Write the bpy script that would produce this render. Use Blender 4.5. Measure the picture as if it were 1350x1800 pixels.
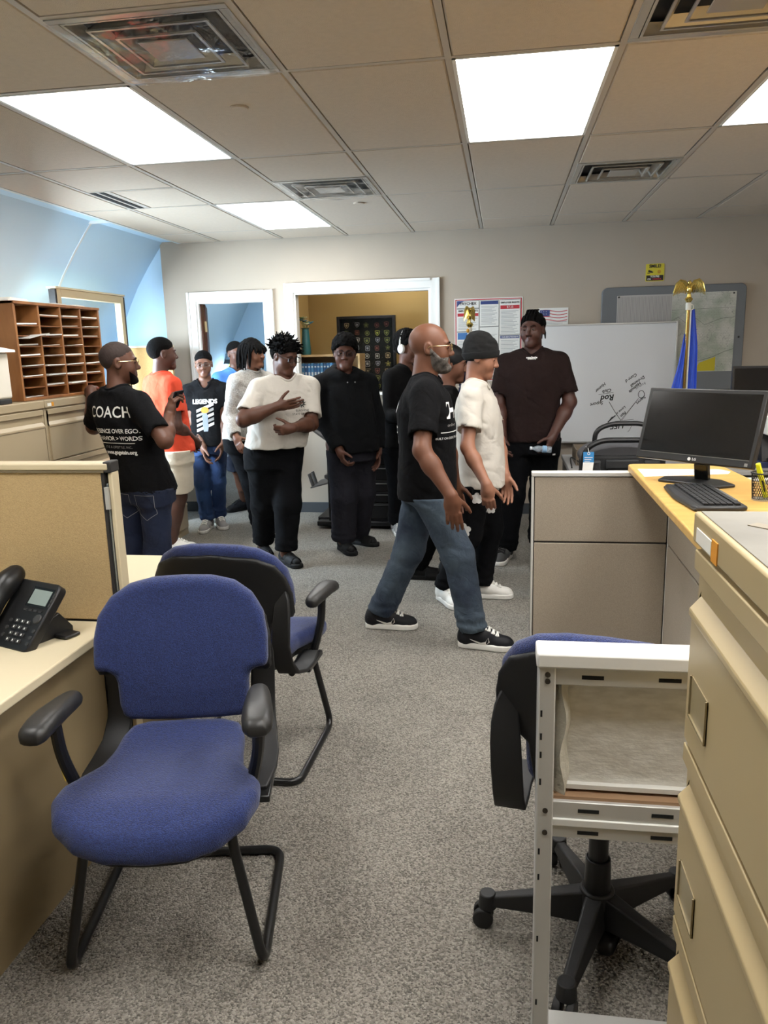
import bpy, math, random
import numpy as np
from mathutils import Vector, Matrix
from mathutils.bvhtree import BVHTree
for _o in list(bpy.data.objects): bpy.data.objects.remove(_o)
SC = bpy.context.scene
COL = SC.collection
random.seed(7)
RNG = np.random.default_rng(11)

# ------------------------------------------------------------------ camera
CAM_YAW, CAM_PITCH, CAM_ROLL, CAM_H = .1573, .2097, -.0259, 1.57
_f = Vector((-math.sin(CAM_YAW)*math.cos(CAM_PITCH), math.cos(CAM_YAW)*math.cos(CAM_PITCH), -math.sin(CAM_PITCH)))
_r = Vector((math.cos(CAM_YAW), math.sin(CAM_YAW), 0)); _u = _r.cross(_f)
_r, _u = _r*math.cos(CAM_ROLL)+_u*math.sin(CAM_ROLL), -_r*math.sin(CAM_ROLL)+_u*math.cos(CAM_ROLL)
cd = bpy.data.cameras.new('camera'); cam = bpy.data.objects.new('camera', cd); COL.objects.link(cam)
cam.matrix_world = Matrix(((_r.x, _u.x, -_f.x, 0), (_r.y, _u.y, -_f.y, 0), (_r.z, _u.z, -_f.z, CAM_H), (0, 0, 0, 1)))
cd.sensor_fit = 'VERTICAL'; cd.sensor_height = 36; cd.lens = 1351.5/1800*36; cd.clip_start = .05
SC.camera = cam

# ------------------------------------------------------------------ world, daylight, exposure
PANEL_STRENGTH = 6.6          # ceiling light diffusers
DAY_COLOR = (.70, .86, 1.0)
w = bpy.data.worlds.new('sky'); SC.world = w; w.use_nodes = True
_b = w.node_tree.nodes['Background']; _b.inputs[0].default_value = (.62, .80, 1.0, 1); _b.inputs[1].default_value = 1.6
def daylight(name, loc, rot, sx, sy, power):
    l = bpy.data.lights.new(name, 'AREA'); l.shape = 'RECTANGLE'; l.size = sx; l.size_y = sy; l.energy = power; l.color = DAY_COLOR
    o = bpy.data.objects.new(name, l); COL.objects.link(o); o.location = loc; o.rotation_euler = rot; o['kind'] = 'helper'
    return o
# the two windows of the curved outer wall (one in this office left of the frame, one in the far room) let the sky in
daylight('daylight_office_window', (-3.93, 5.4, 1.50), (0, math.radians(-60), math.radians(28)), .80, 1.9, 125)
daylight('daylight_far_window', (-3.85, 10.75, 1.35), (math.radians(-90), 0, 0), .6, .8, 15)
SC.view_settings.view_transform = 'Standard'; SC.view_settings.look = 'None'
SC.view_settings.gamma = 1; SC.view_settings.use_curve_mapping = False
SC.view_settings.exposure = 1.22
SC.cycles.use_denoising = True
SC.cycles.max_bounces = 5; SC.cycles.diffuse_bounces = 3; SC.cycles.glossy_bounces = 2; SC.cycles.transmission_bounces = 2; SC.cycles.transparent_max_bounces = 8
SC.cycles.use_adaptive_sampling = True; SC.cycles.adaptive_threshold = .05; SC.cycles.adaptive_min_samples = 12
SC.cycles.caustics_reflective = False; SC.cycles.caustics_refractive = False
SC.cycles.sample_clamp_indirect = 4

# ------------------------------------------------------------------ helpers: materials
def lin(c):
    return tuple(((v/255)/12.92 if v/255 <= .04045 else ((v/255+.055)/1.055)**2.4) for v in c)
MATS = {}
def M(name, rgb, rough=.6, metal=0., var=0., vscale=8., bump=0., bscale=60., emit=0., alpha=1., trans=0., spec=.5, stretch=None, rgb2=None, sheen=0., coat=0.):
    """procedural principled material; rgb in sRGB 0-255"""
    if name in MATS: return MATS[name]
    m = bpy.data.materials.new(name); m.use_nodes = True; MATS[name] = m
    nt = m.node_tree; b = nt.nodes['Principled BSDF']; N = nt.nodes.new; L = nt.links.new
    c = lin(rgb)
    b.inputs['Base Color'].default_value = (*c, 1); b.inputs['Roughness'].default_value = rough; b.inputs['Metallic'].default_value = metal
    b.inputs['Specular IOR Level'].default_value = spec
    if sheen: b.inputs['Sheen Weight'].default_value = sheen
    if coat: b.inputs['Coat Weight'].default_value = coat
    m.diffuse_color = (*c, 1)
    if emit:
        b.inputs['Emission Color'].default_value = (*c, 1); b.inputs['Emission Strength'].default_value = emit
    if alpha < 1: b.inputs['Alpha'].default_value = alpha
    if trans: b.inputs['Transmission Weight'].default_value = trans
    if var or bump or rgb2:
        tc = N('ShaderNodeTexCoord'); src = tc.outputs['Object']
        if stretch:
            mp = N('ShaderNodeMapping'); mp.inputs['Scale'].default_value = stretch; L(src, mp.inputs[0]); src = mp.outputs[0]
        if var or rgb2:
            n = N('ShaderNodeTexNoise'); n.inputs['Scale'].default_value = vscale; n.inputs['Detail'].default_value = 5; L(src, n.inputs['Vector'])
            mx = N('ShaderNodeMix'); mx.data_type = 'RGBA'
            c2 = lin(rgb2) if rgb2 else tuple(min(1, v*(1-var)) for v in c)
            c1 = c if rgb2 else tuple(min(1, v*(1+var)) for v in c)
            mx.inputs[6].default_value = (*c1, 1); mx.inputs[7].default_value = (*c2, 1)
            mr = N('ShaderNodeMapRange'); mr.inputs[1].default_value = .3; mr.inputs[2].default_value = .7
            L(n.outputs[0], mr.inputs[0]); L(mr.outputs[0], mx.inputs[0]); L(mx.outputs[2], b.inputs['Base Color'])
        if bump:
            n2 = N('ShaderNodeTexNoise'); n2.inputs['Scale'].default_value = bscale; n2.inputs['Detail'].default_value = 3; L(src, n2.inputs['Vector'])
            bp = N('ShaderNodeBump'); bp.inputs['Strength'].default_value = bump; bp.inputs['Distance'].default_value = .01
            L(n2.outputs[0], bp.inputs['Height']); L(bp.outputs[0], b.inputs['Normal'])
    return m

def weave(name, rgb, rgb2, scale, bump=.4, rough=.9, stretch=(1, 1, 1), detail=0, sheen=.1):
    """small woven / looped texture: voronoi cells tinted and bumped"""
    if name in MATS: return MATS[name]
    m = M(name, rgb, rough, sheen=sheen); nt = m.node_tree; b = nt.nodes['Principled BSDF']; N = nt.nodes.new; L = nt.links.new
    tc = N('ShaderNodeTexCoord'); mp = N('ShaderNodeMapping'); mp.inputs['Scale'].default_value = stretch; L(tc.outputs['Object'], mp.inputs[0])
    v = N('ShaderNodeTexVoronoi'); v.inputs['Scale'].default_value = scale; L(mp.outputs[0], v.inputs['Vector'])
    n = N('ShaderNodeTexNoise'); n.inputs['Scale'].default_value = 3; n.inputs['Detail'].default_value = 4; L(tc.outputs['Object'], n.inputs['Vector'])
    mx = N('ShaderNodeMix'); mx.data_type = 'RGBA'; mx.inputs[6].default_value = (*lin(rgb), 1); mx.inputs[7].default_value = (*lin(rgb2), 1)
    sx = N('ShaderNodeSeparateColor'); L(v.outputs['Color'], sx.inputs[0])
    ad = N('ShaderNodeMath'); ad.operation = 'MULTIPLY_ADD'; ad.inputs[1].default_value = .75; L(sx.outputs[0], ad.inputs[0])
    m2 = N('ShaderNodeMath'); m2.operation = 'MULTIPLY'; m2.inputs[1].default_value = .3; L(n.outputs[0], m2.inputs[0]); L(m2.outputs[0], ad.inputs[2])
    L(ad.outputs[0], mx.inputs[0]); L(mx.outputs[2], b.inputs['Base Color'])
    bp = N('ShaderNodeBump'); bp.inputs['Strength'].default_value = bump; bp.inputs['Distance'].default_value = .004; bp.invert = True
    L(v.outputs['Distance'], bp.inputs['Height']); L(bp.outputs[0], b.inputs['Normal'])
    return m

def wood(name, rgb, rgb2, scale=4, stretch=(1, 1, 8), rough=.45):
    if name in MATS: return MATS[name]
    m = M(name, rgb, rough); nt = m.node_tree; b = nt.nodes['Principled BSDF']; N = nt.nodes.new; L = nt.links.new
    tc = N('ShaderNodeTexCoord'); mp = N('ShaderNodeMapping'); mp.inputs['Scale'].default_value = stretch; L(tc.outputs['Object'], mp.inputs[0])
    n = N('ShaderNodeTexNoise'); n.inputs['Scale'].default_value = scale; n.inputs['Detail'].default_value = 6; n.inputs['Distortion'].default_value = 1.2; L(mp.outputs[0], n.inputs['Vector'])
    r = N('ShaderNodeValToRGB'); e = r.color_ramp.elements; e[0].position = .35; e[0].color = (*lin(rgb2), 1); e[1].position = .62; e[1].color = (*lin(rgb), 1)
    L(n.outputs[0], r.inputs[0]); L(r.outputs[0], b.inputs['Base Color'])
    return m

# ------------------------------------------------------------------ helpers: meshes
def v3(*a): return np.array(a, float)
def unit(v): return v/np.linalg.norm(v)
class MB:
    def __init__(s): s.v = []; s.f = []; s.m = []; s.cur = 0
    def add(s, vs, fs):
        o = len(s.v); s.v += [tuple(map(float, p)) for p in vs]; s.f += [tuple(i+o for i in f) for f in fs]; s.m += [s.cur]*len(fs); return s
    def box(s, x0, x1, y0, y1, z0, z1):
        v = [(x, y, z) for z in (z0, z1) for y in (y0, y1) for x in (x0, x1)]
        return s.add(v, [(0, 2, 3, 1), (4, 5, 7, 6), (0, 1, 5, 4), (2, 6, 7, 3), (0, 4, 6, 2), (1, 3, 7, 5)])
    def obox(s, c, ux, uy, uz, hx, hy, hz):
        c = np.array(c, float); ux, uy, uz = (unit(np.array(q, float)) for q in (ux, uy, uz))
        v = [c+ux*hx*a+uy*hy*b+uz*hz*d for d in (-1, 1) for b in (-1, 1) for a in (-1, 1)]
        return s.add(v, [(0, 2, 3, 1), (4, 5, 7, 6), (0, 1, 5, 4), (2, 6, 7, 3), (0, 4, 6, 2), (1, 3, 7, 5)])
    def bar(s, p, q, w, t, up=(0, 0, 1)):
        p, q = np.array(p, float), np.array(q, float); d = unit(q-p); up = np.array(up, float)
        if abs(d@up) > .98: up = v3(0, 1, 0)
        a = unit(np.cross(d, up)); b = np.cross(a, d)
        return s.obox((p+q)/2, a, d, b, w/2, np.linalg.norm(q-p)/2, t/2)
    def cyl(s, p, q, r, r2=None, n=16):
        r2 = r if r2 is None else r2; p, q = np.array(p, float), np.array(q, float); d = unit(q-p)
        a = unit(np.cross(d, v3(0, 0, 1) if abs(d[2]) < .9 else v3(1, 0, 0))); b = np.cross(d, a)
        A = [2*math.pi*i/n for i in range(n)]
        vs = [p+(a*math.cos(t)+b*math.sin(t))*r for t in A]+[q+(a*math.cos(t)+b*math.sin(t))*r2 for t in A]
        fs = [(i, (i+1) % n, n+(i+1) % n, n+i) for i in range(n)]+[tuple(range(n-1, -1, -1)), tuple(range(n, 2*n))]
        return s.add(vs, fs)
    def tube(s, pts, r, n=10, closed=False, caps=True, flat=None):
        P = [np.array(p, float) for p in pts]; k = len(P)
        R = r if hasattr(r, '__len__') else [r]*k
        T = [unit(P[(i+1) % k]-P[i-1]) if closed else unit(P[min(i+1, k-1)]-P[max(i-1, 0)]) for i in range(k)]
        a = np.cross(T[0], v3(0, 0, 1)); a = unit(a if np.linalg.norm(a) > .1 else np.cross(T[0], v3(1, 0, 0)))
        vs = []; fl = flat or 1.
        for i in range(k):
            a = unit(a-T[i]*(a@T[i])); b = np.cross(T[i], a)
            vs += [P[i]+(a*math.cos(t)+b*math.sin(t)*fl)*R[i] for t in (2*math.pi*j/n for j in range(n))]
        fs = [(i*n+j, i*n+(j+1) % n, ((i+1) % k)*n+(j+1) % n, ((i+1) % k)*n+j) for i in range(k if closed else k-1) for j in range(n)]
        if not closed and caps: fs += [tuple(range(n-1, -1, -1)), tuple(range((k-1)*n, k*n))]
        return s.add(vs, fs)
    def rings(s, rs, cap=True):
        n = len(rs[0]); vs = [p for r in rs for p in r]
        fs = [(i*n+j, i*n+(j+1) % n, (i+1)*n+(j+1) % n, (i+1)*n+j) for i in range(len(rs)-1) for j in range(n)]
        if cap: fs += [tuple(range(n-1, -1, -1)), tuple(range((len(rs)-1)*n, len(rs)*n))]
        return s.add(vs, fs)
    def lathe(s, prof, c=(0, 0, 0), n=24):
        return s.rings([[(c[0]+r*math.cos(2*math.pi*j/n), c[1]+r*math.sin(2*math.pi*j/n), c[2]+z) for j in range(n)] for r, z in prof])
    def prism(s, poly, o, ux, uy, depth):
        """polygon (a,b) in plane o+a*ux+b*uy, extruded along ux x uy by depth"""
        o, ux, uy = (np.array(q, float) for q in (o, ux, uy)); nn = np.cross(ux, uy)*depth; n = len(poly)
        lo = [o+ux*a+uy*b for a, b in poly]
        vs = lo+[p+nn for p in lo]
        fs = [tuple(range(n-1, -1, -1)), tuple(range(n, 2*n))]+[(i, (i+1) % n, n+(i+1) % n, n+i) for i in range(n)]
        return s.add(vs, fs)
    def ell(s, c, r, n=16, m=10, R=None):
        rs = []
        for i in range(m+1):
            t = math.pi*i/m; ring = []
            for j in range(n):
                a = 2*math.pi*j/n; p = v3(r[0]*math.sin(t)*math.cos(a)+1e-5*math.cos(a), r[1]*math.sin(t)*math.sin(a)+1e-5*math.sin(a), -r[2]*math.cos(t))
                ring.append((R@p if R is not None else p)+np.array(c, float))
            rs.append(ring)
        return s.rings(rs)

def arc(c, r, a0, a1, n=8):
    return [(c[0]+r*math.cos(math.radians(a0+(a1-a0)*i/n)), c[1]+r*math.sin(math.radians(a0+(a1-a0)*i/n))) for i in range(n+1)]
def rrect(x0, x1, y0, y1, r, n=5):
    return arc((x1-r, y0+r), r, -90, 0, n)+arc((x1-r, y1-r), r, 0, 90, n)+arc((x0+r, y1-r), r, 90, 180, n)+arc((x0+r, y0+r), r, 180, 270, n)
def smooth_path(pts, r, n=6):
    """polyline with rounded corners of radius about r"""
    P = [np.array(p, float) for p in pts]; out = [P[0]]
    for i in range(1, len(P)-1):
        a, b, c = P[i-1], P[i], P[i+1]; d1, d2 = b-a, c-b
        k = min(r, np.linalg.norm(d1)/2.01, np.linalg.norm(d2)/2.01)
        p, q = b-unit(d1)*k, b+unit(d2)*k
        out += [(1-t)**2*p+2*t*(1-t)*b+t*t*q for t in (j/n for j in range(n+1))]
    return out+[P[-1]]

def mesh_np(name, V, Q):
    me = bpy.data.meshes.new(name); V = np.asarray(V, np.float32); Q = np.asarray(Q, np.int32); k = Q.shape[1]
    me.vertices.add(len(V)); me.vertices.foreach_set('co', V.ravel())
    me.loops.add(Q.size); me.loops.foreach_set('vertex_index', Q.ravel())
    me.polygons.add(len(Q)); me.polygons.foreach_set('loop_start', np.arange(0, Q.size, k, dtype=np.int32))
    me.polygons.foreach_set('use_smooth', np.ones(len(Q), bool))
    me.update(calc_edges=True); return me

def ob(name, geo, mat=None, parent=None, bevel=0., seg=2, world=True, sharp=35, mats=None):
    """one mesh object; world=True: vertices are in world space and are moved under the parent's location"""
    if isinstance(geo, MB):
        me = bpy.data.meshes.new(name); V = geo.v
        if parent is not None and world:
            L = ORIGIN.get(parent.name, Vector((0, 0, 0))); V = [(x-L[0], y-L[1], z-L[2]) for x, y, z in V]
        me.from_pydata(V, [], geo.f); me.update()
        if any(geo.m): me.polygons.foreach_set('material_index', geo.m)
        me.polygons.foreach_set('use_smooth', [True]*len(me.polygons))
        me.set_sharp_from_angle(angle=math.radians(sharp))
    else: me = geo
    for m in (mats or ([mat] if mat else [])):
        if len(me.materials) < len(mats or [mat]): me.materials.append(m)
    o = bpy.data.objects.new(name, me); COL.objects.link(o)
    if parent is not None: o.parent = parent; ORIGIN[o.name] = ORIGIN.get(parent.name, Vector((0, 0, 0)))
    if bevel:
        b = o.modifiers.new('bevel', 'BEVEL'); b.width = bevel; b.segments = seg; b.limit_method = 'ANGLE'; b.angle_limit = math.radians(40)
    return o
ORIGIN = {}
def tag(o, label=None, cat=None, group=None, kind=None):
    if label: o['label'] = label
    if cat: o['category'] = cat
    if group: o['group'] = group
    if kind: o['kind'] = kind
    return o
def thing(name, label, cat, loc=(0, 0, 0), rotz=0, group=None, kind=None):
    o = bpy.data.objects.new(name, None); COL.objects.link(o); o.location = loc; o.rotation_euler = (0, 0, math.radians(rotz)); o.empty_display_size = .05
    ORIGIN[o.name] = Vector(loc); return tag(o, label, cat, group, kind)
def struct(name, mb, mat, label=None, **k): return tag(ob(name, mb, mat, **k), label, None, None, 'structure')
def copy_tree(o, parent=None):
    c = o.copy(); COL.objects.link(c); c.parent = parent
    for ch in list(o.children): copy_tree(ch, c)
    return c
def inst(name, me, parent, loc=(0, 0, 0), rot=(0, 0, 0), scale=(1, 1, 1)):
    """another object on shared mesh data"""
    o = bpy.data.objects.new(name, me); COL.objects.link(o); o.parent = parent; o.location = loc; o.rotation_euler = rot; o.scale = scale; return o

FONT = bpy.data.fonts.load('<builtin>') if not bpy.data.fonts else bpy.data.fonts[0]
def text_mesh(s, size, align='CENTER', extrude=.0006, bold=0., shear=0., space=1.):
    c = bpy.data.curves.new('t', 'FONT'); c.body = s; c.size = size; c.align_x = align; c.align_y = 'CENTER'; c.extrude = extrude; c.offset = bold; c.shear = shear; c.space_character = space
    c.resolution_u = 3
    o = bpy.data.objects.new('t', c); COL.objects.link(o)
    me = bpy.data.meshes.new_from_object(o.evaluated_get(bpy.context.evaluated_depsgraph_get()))
    bpy.data.objects.remove(o); bpy.data.curves.remove(c); return me
def text(name, s, size, o, ux, uy, mat, parent, rot=0., **k):
    """flat lettering: baseline along ux, up uy, centred on o (world space)"""
    me = text_mesh(s, size, **k); ux, uy = unit(np.array(ux, float)), unit(np.array(uy, float)); a = math.radians(rot)
    ux, uy = ux*math.cos(a)+uy*math.sin(a), -ux*math.sin(a)+uy*math.cos(a)
    n = np.cross(ux, uy); L = ORIGIN.get(parent.name, Vector((0, 0, 0))) if parent is not None else Vector((0, 0, 0))
    me.transform(Matrix([[ux[i], uy[i], n[i], o[i]-L[i]] for i in range(3)]+[[0, 0, 0, 1]]))
    me.materials.append(mat); t = bpy.data.objects.new(name, me); COL.objects.link(t); t.parent = parent
    if parent is not None: ORIGIN[t.name] = L
    return t
# ------------------------------------------------------------------ helpers: implicit surfaces (for soft shapes and bodies)
def axis(lo, hi, step, fine=(), fstep=.004):
    """grid coordinates from lo to hi, finer inside the given intervals"""
    x = lo; out = [x]
    while x < hi:
        s = fstep if any(a-step <= x <= b for a, b in fine) else step
        x += s; out.append(x)
    return np.array(out, np.float32)
def smin(a, b, k):
    if k <= 0: return np.minimum(a, b)
    h = np.maximum(k-np.abs(a-b), 0)/k
    return np.minimum(a, b)-h*h*k*.25
def d_cone(P, a, b, ra, rb):
    ax, ay, az = P[0]-a[0], P[1]-a[1], P[2]-a[2]; d = np.array(b, float)-np.array(a, float); L2 = float(d@d)+1e-12
    t = np.clip((ax*d[0]+ay*d[1]+az*d[2])/L2, 0, 1)
    return np.sqrt((ax-t*d[0])**2+(ay-t*d[1])**2+(az-t*d[2])**2)-(ra+(rb-ra)*t)
def d_ell(P, c, r, R=None):
    x, y, z = P[0]-c[0], P[1]-c[1], P[2]-c[2]
    if R is not None: x, y, z = (x*R[0, i]+y*R[1, i]+z*R[2, i] for i in range(3))
    k0 = np.sqrt((x/r[0])**2+(y/r[1])**2+(z/r[2])**2); k1 = np.sqrt((x/r[0]**2)**2+(y/r[1]**2)**2+(z/r[2]**2)**2)+1e-9
    return k0*(k0-1)/k1
def d_poly(x, y, poly):
    """signed distance to a 2-d polygon (vectorised)"""
    d = np.full(np.broadcast(x, y).shape, 1e9, np.float32); ins = np.zeros(d.shape, bool); n = len(poly)
    for i in range(n):
        (ax, ay), (bx, by) = poly[i], poly[(i+1) % n]; ex, ey = bx-ax, by-ay; wx, wy = x-ax, y-ay
        t = np.clip((wx*ex+wy*ey)/(ex*ex+ey*ey+1e-12), 0, 1)
        d = np.minimum(d, (wx-ex*t)**2+(wy-ey*t)**2)
        c = (ay > y) != (by > y)
        with np.errstate(divide='ignore', invalid='ignore'):
            ins ^= c & (x < (bx-ax)*(y-ay)/((by-ay) if by != ay else 1e-9)+ax)
    d = np.sqrt(d); return np.where(ins, -d, d)
_LAT = np.random.default_rng(5).random((64, 64, 64)).astype(np.float32)
def vnoise(x, y, z):
    """value noise -1..1"""
    i, j, k = np.floor(x).astype(int), np.floor(y).astype(int), np.floor(z).astype(int)
    u, v, w_ = x-i, y-j, z-k; u, v, w_ = u*u*(3-2*u), v*v*(3-2*v), w_*w_*(3-2*w_)
    r = 0
    for a in (0, 1):
        for b in (0, 1):
            for c in (0, 1):
                r = r+_LAT[(i+a) & 63, (j+b) & 63, (k+c) & 63]*(u if a else 1-u)*(v if b else 1-v)*(w_ if c else 1-w_)
    return r*2-1
class Field:
    def __init__(s, xs, ys, zs):
        s.x, s.y, s.z = xs, ys, zs; s.D = np.full((len(xs), len(ys), len(zs)), .5, np.float32)
    def box(s, lo, hi):
        sl = tuple(slice(max(np.searchsorted(a, l)-1, 0), min(np.searchsorted(a, h)+1, len(a))) for a, l, h in zip((s.x, s.y, s.z), lo, hi))
        P = (s.x[sl[0]][:, None, None], s.y[sl[1]][None, :, None], s.z[sl[2]][None, None, :]); return sl, P
    def put(s, lo, hi, fn, k=0., op='u'):
        m = k+.03; sl, P = s.box([v-m for v in lo], [v+m for v in hi])
        if min(s.D[sl].shape) == 0: return
        d = fn(P)
        if op == 'u': s.D[sl] = smin(s.D[sl], d, k)
        elif op == 's': s.D[sl] = -smin(-s.D[sl], d, k)
        elif op == 'i': s.D[sl] = -smin(-s.D[sl], -d, k)
    def cone(s, a, b, ra, rb, k=.02, op='u', cut=None):
        r = max(ra, rb); lo = [min(p, q)-r for p, q in zip(a, b)]; hi = [max(p, q)+r for p, q in zip(a, b)]
        def fn(P):
            d = d_cone(P, a, b, ra, rb)
            if cut is not None:
                c, n = cut; d = np.maximum(d, (P[0]-c[0])*n[0]+(P[1]-c[1])*n[1]+(P[2]-c[2])*n[2])
            return d
        s.put(lo, hi, fn, k, op)
    def ell(s, c, r, R=None, k=.02, op='u'):
        m = max(r); s.put([v-m for v in c], [v+m for v in c], lambda P: d_ell(P, c, r, R), k, op)
    def mesh(s, name):
        V, Q = surfnet(s.D, s.x, s.y, s.z); return mesh_np(name, V, Q)
def surfnet(D, xs, ys, zs):
    S = D < 0; n = [d-1 for d in D.shape]
    c = np.zeros(n, np.uint8)
    for a in (0, 1):
        for b in (0, 1):
            for d in (0, 1): c += S[a:a+n[0], b:b+n[1], d:d+n[2]]
    I, J, K = np.nonzero((c > 0) & (c < 8)); ids = np.full(n, -1, np.int32); ids[I, J, K] = np.arange(len(I))
    cor = [(a, b, d) for a in (0, 1) for b in (0, 1) for d in (0, 1)]
    val = np.stack([D[I+a, J+b, K+d] for a, b, d in cor], 1)
    pos = np.stack([np.stack([xs[I+a], ys[J+b], zs[K+d]], 1) for a, b, d in cor], 1)
    acc = np.zeros((len(I), 3), np.float32); cnt = np.zeros(len(I), np.float32)
    for p in range(8):
        for q in range(p+1, 8):
            if sum(abs(u-v) for u, v in zip(cor[p], cor[q])) != 1: continue
            m = (val[:, p] < 0) != (val[:, q] < 0); a, b = val[m, p], val[m, q]; t = (a/(a-b))[:, None]
            acc[m] += pos[m, p]*(1-t)+pos[m, q]*t; cnt[m] += 1
    V = acc/np.maximum(cnt, 1)[:, None]; Q = []
    def quads(e, c4, flip):
        A = np.stack([ids[x] for x in c4], 1)
        return np.where(flip[:, None], A[:, ::-1], A)
    i, j, k = np.nonzero(S[:-1, 1:-1, 1:-1] != S[1:, 1:-1, 1:-1]); j += 1; k += 1
    Q.append(quads(0, [(i, j-1, k-1), (i, j, k-1), (i, j, k), (i, j-1, k)], ~S[i, j, k]))
    i, j, k = np.nonzero(S[1:-1, :-1, 1:-1] != S[1:-1, 1:, 1:-1]); i += 1; k += 1
    Q.append(quads(1, [(i-1, j, k-1), (i-1, j, k), (i, j, k), (i, j, k-1)], ~S[i, j, k]))
    i, j, k = np.nonzero(S[1:-1, 1:-1, :-1] != S[1:-1, 1:-1, 1:]); i += 1; j += 1
    Q.append(quads(2, [(i-1, j-1, k), (i, j-1, k), (i, j, k), (i-1, j, k)], ~S[i, j, k]))
    Q = np.concatenate(Q); Q = Q[(Q >= 0).all(1)]
    return V, Q
# ================================================================== the room
CEIL = 2.59; WALL_Y = 7.26; X0, Y0 = -.208, 3.0525     # ceiling grid origin: 0.61 x 1.22 m tiles
beige = M('wall_beige', (178, 167, 152), .85, var=.03, vscale=2, bump=.05, bscale=120)
blue = M('wall_pale_blue', (196, 229, 253), .8, var=.02, vscale=1.5, bump=.03, bscale=90)
tan = M('wall_olive_tan', (176, 150, 96), .85, var=.04, vscale=2)
whitetrim = M('trim_white', (236, 236, 232), .4)
carpet = weave('carpet_loop', (170, 164, 153), (66, 62, 56), 200, 1.0, .95, (1, 1.0, 1))
struct('floor', MB().box(-4.4, 3.7, -2.7, 10.8, -.08, 0), carpet, 'grey loop pile office carpet')
# -- walls (openings left for the doorway and the inner window)
DX0, DX1, DZ = -2.92, -2.24, 2.05; WX0, WX1, WZ0, WZ1 = -1.96, -.67, 1.17, 2.10
wb = MB()
for x0, x1, z0, z1 in ((-3.24, DX0, 0, 2.75), (DX0, DX1, DZ, 2.75), (DX1, WX0, 0, 2.75), (WX0, WX1, 0, WZ0), (WX0, WX1, WZ1, 2.75), (WX1, 3.6, 0, 2.75)):
    wb.box(x0, x1, WALL_Y, WALL_Y+.11, z0, z1)
struct('wall_back', wb, beige, 'beige office wall with doorway and inner window')
struct('wall_right', MB().box(3.6, 3.7, -2.7, 8.6, 0, 2.75), beige, 'beige side wall')
struct('wall_front', MB().box(-4.4, 3.7, -2.8, -2.7, 0, 2.75), beige, 'beige wall opposite the doorway')
struct('wall_corner', MB().box(-4.4, -3.24, WALL_Y+.03, WALL_Y+.14, 0, 2.9), blue, 'pale blue end wall under the curved wall')
# -- curved (barrel) outer wall, with two window openings
PROF = [(-3.10, 2.74), (-3.22, 2.60), (-3.264, 2.551), (-3.39, 2.385), (-3.512, 2.206), (-3.598, 2.05), (-3.664, 1.918), (-3.80, 1.65), (-3.93, 1.38), (-4.03, 1.12), (-4.10, .86), (-4.16, .5), (-4.18, 0)]
def barrel(y0, y1, prof):
    mb = MB(); n = len(prof); vs = [(x, y, z) for y in (y0, y1) for x, z in prof]+[(x-.08, y, z) for y in (y0, y1) for x, z in prof]
    fs = [(i, i+1, n+i+1, n+i) for i in range(n-1)]+[(2*n+i+1, 2*n+i, 3*n+i, 3*n+i+1) for i in range(n-1)]
    fs += [(0, n, 3*n, 2*n), (n-1, 3*n-1, 4*n-1, 2*n-1)]+[(i+1, i, 2*n+i, 2*n+i+1) for i in range(n-1)]+[(n+i, n+i+1, 3*n+i+1, 3*n+i) for i in range(n-1)]
    return mb.add(vs, fs)
hi, lo = PROF[:6], PROF[9:]
bw = MB()
for y0, y1, pr in ((-2.7, 4.4, PROF), (4.4, 6.4, PROF[:7]), (4.4, 6.4, PROF[9:]), (6.4, 10.8, PROF)):
    m = barrel(y0, y1, pr); bw.add(m.v, m.f)
struct('wall_left', bw, blue, 'pale blue curved outer wall', sharp=60)
for k, y in enumerate((5.98, 8.9)):
    s = MB(); pr = PROF[1:9]
    s.rings([[(x+.006, y-.012, z), (x+.006, y+.012, z), (x-.02, y+.012, z), (x-.02, y-.012, z)] for x, z in pr])
    struct('trim_batten_%d' % (k+1), s, M('batten', (222, 230, 236), .5), 'thin pale seam strip on the curved wall')
struct('trim_soffit', MB().box(-3.30, -3.05, -2.7, WALL_Y, 2.605, 2.66), blue, 'pale strip between the ceiling edge and the curved wall')
struct('trim_soffit_bracket', MB().box(-3.25, -3.05, 5.95, 5.97, 2.585, 2.605), whitetrim, 'white bracket across the strip beside the ceiling edge')
# far room behind the doorway and the display room behind the inner window
fe = MB(); WIN = (-4.1, -3.62, 1.0, 1.47); EY = 10.6
for x0, x1, z0, z1 in ((-4.3, WIN[0], 0, 2.9), (WIN[0], WIN[1], 0, WIN[2]), (WIN[0], WIN[1], WIN[3], 2.9), (WIN[1], -2.1, 0, 2.9)):
    fe.box(x0, x1, EY, EY+.1, z0, z1)
struct('wall_far', fe, blue, 'pale blue end wall of the room beyond the doorway')
struct('wall_divider', MB().box(-2.14, -2.08, WALL_Y+.11, EY, 0, 2.75), tan, 'wall between the two back rooms')
struct('wall_display', MB().box(-2.08, 3.6, 8.3, 8.4, 0, 2.75), tan, 'olive tan wall of the display room')
struct('ceiling_far', MB().box(-3.25, 3.6, WALL_Y+.11, EY, 2.62, 2.72), M('far_ceiling', (206, 205, 200), .9), 'plain ceiling of the back rooms')
wf = MB()
for a, b, c, d in ((WIN[0], WIN[1], WIN[2], WIN[2]+.03), (WIN[0], WIN[1], WIN[3]-.06, WIN[3]), (WIN[0], WIN[0]+.03, WIN[2], WIN[3]), (WIN[1]-.03, WIN[1], WIN[2], WIN[3])): wf.box(a, b, EY-.02, EY+.06, c, d)
w2 = struct('window_2', wf, M('window_dark', (52, 56, 58), .4), 'small dark framed window with greenery outside')
glass = M('clear_glass', (6, 6, 6), .02, alpha=.06, spec=.5)
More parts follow.
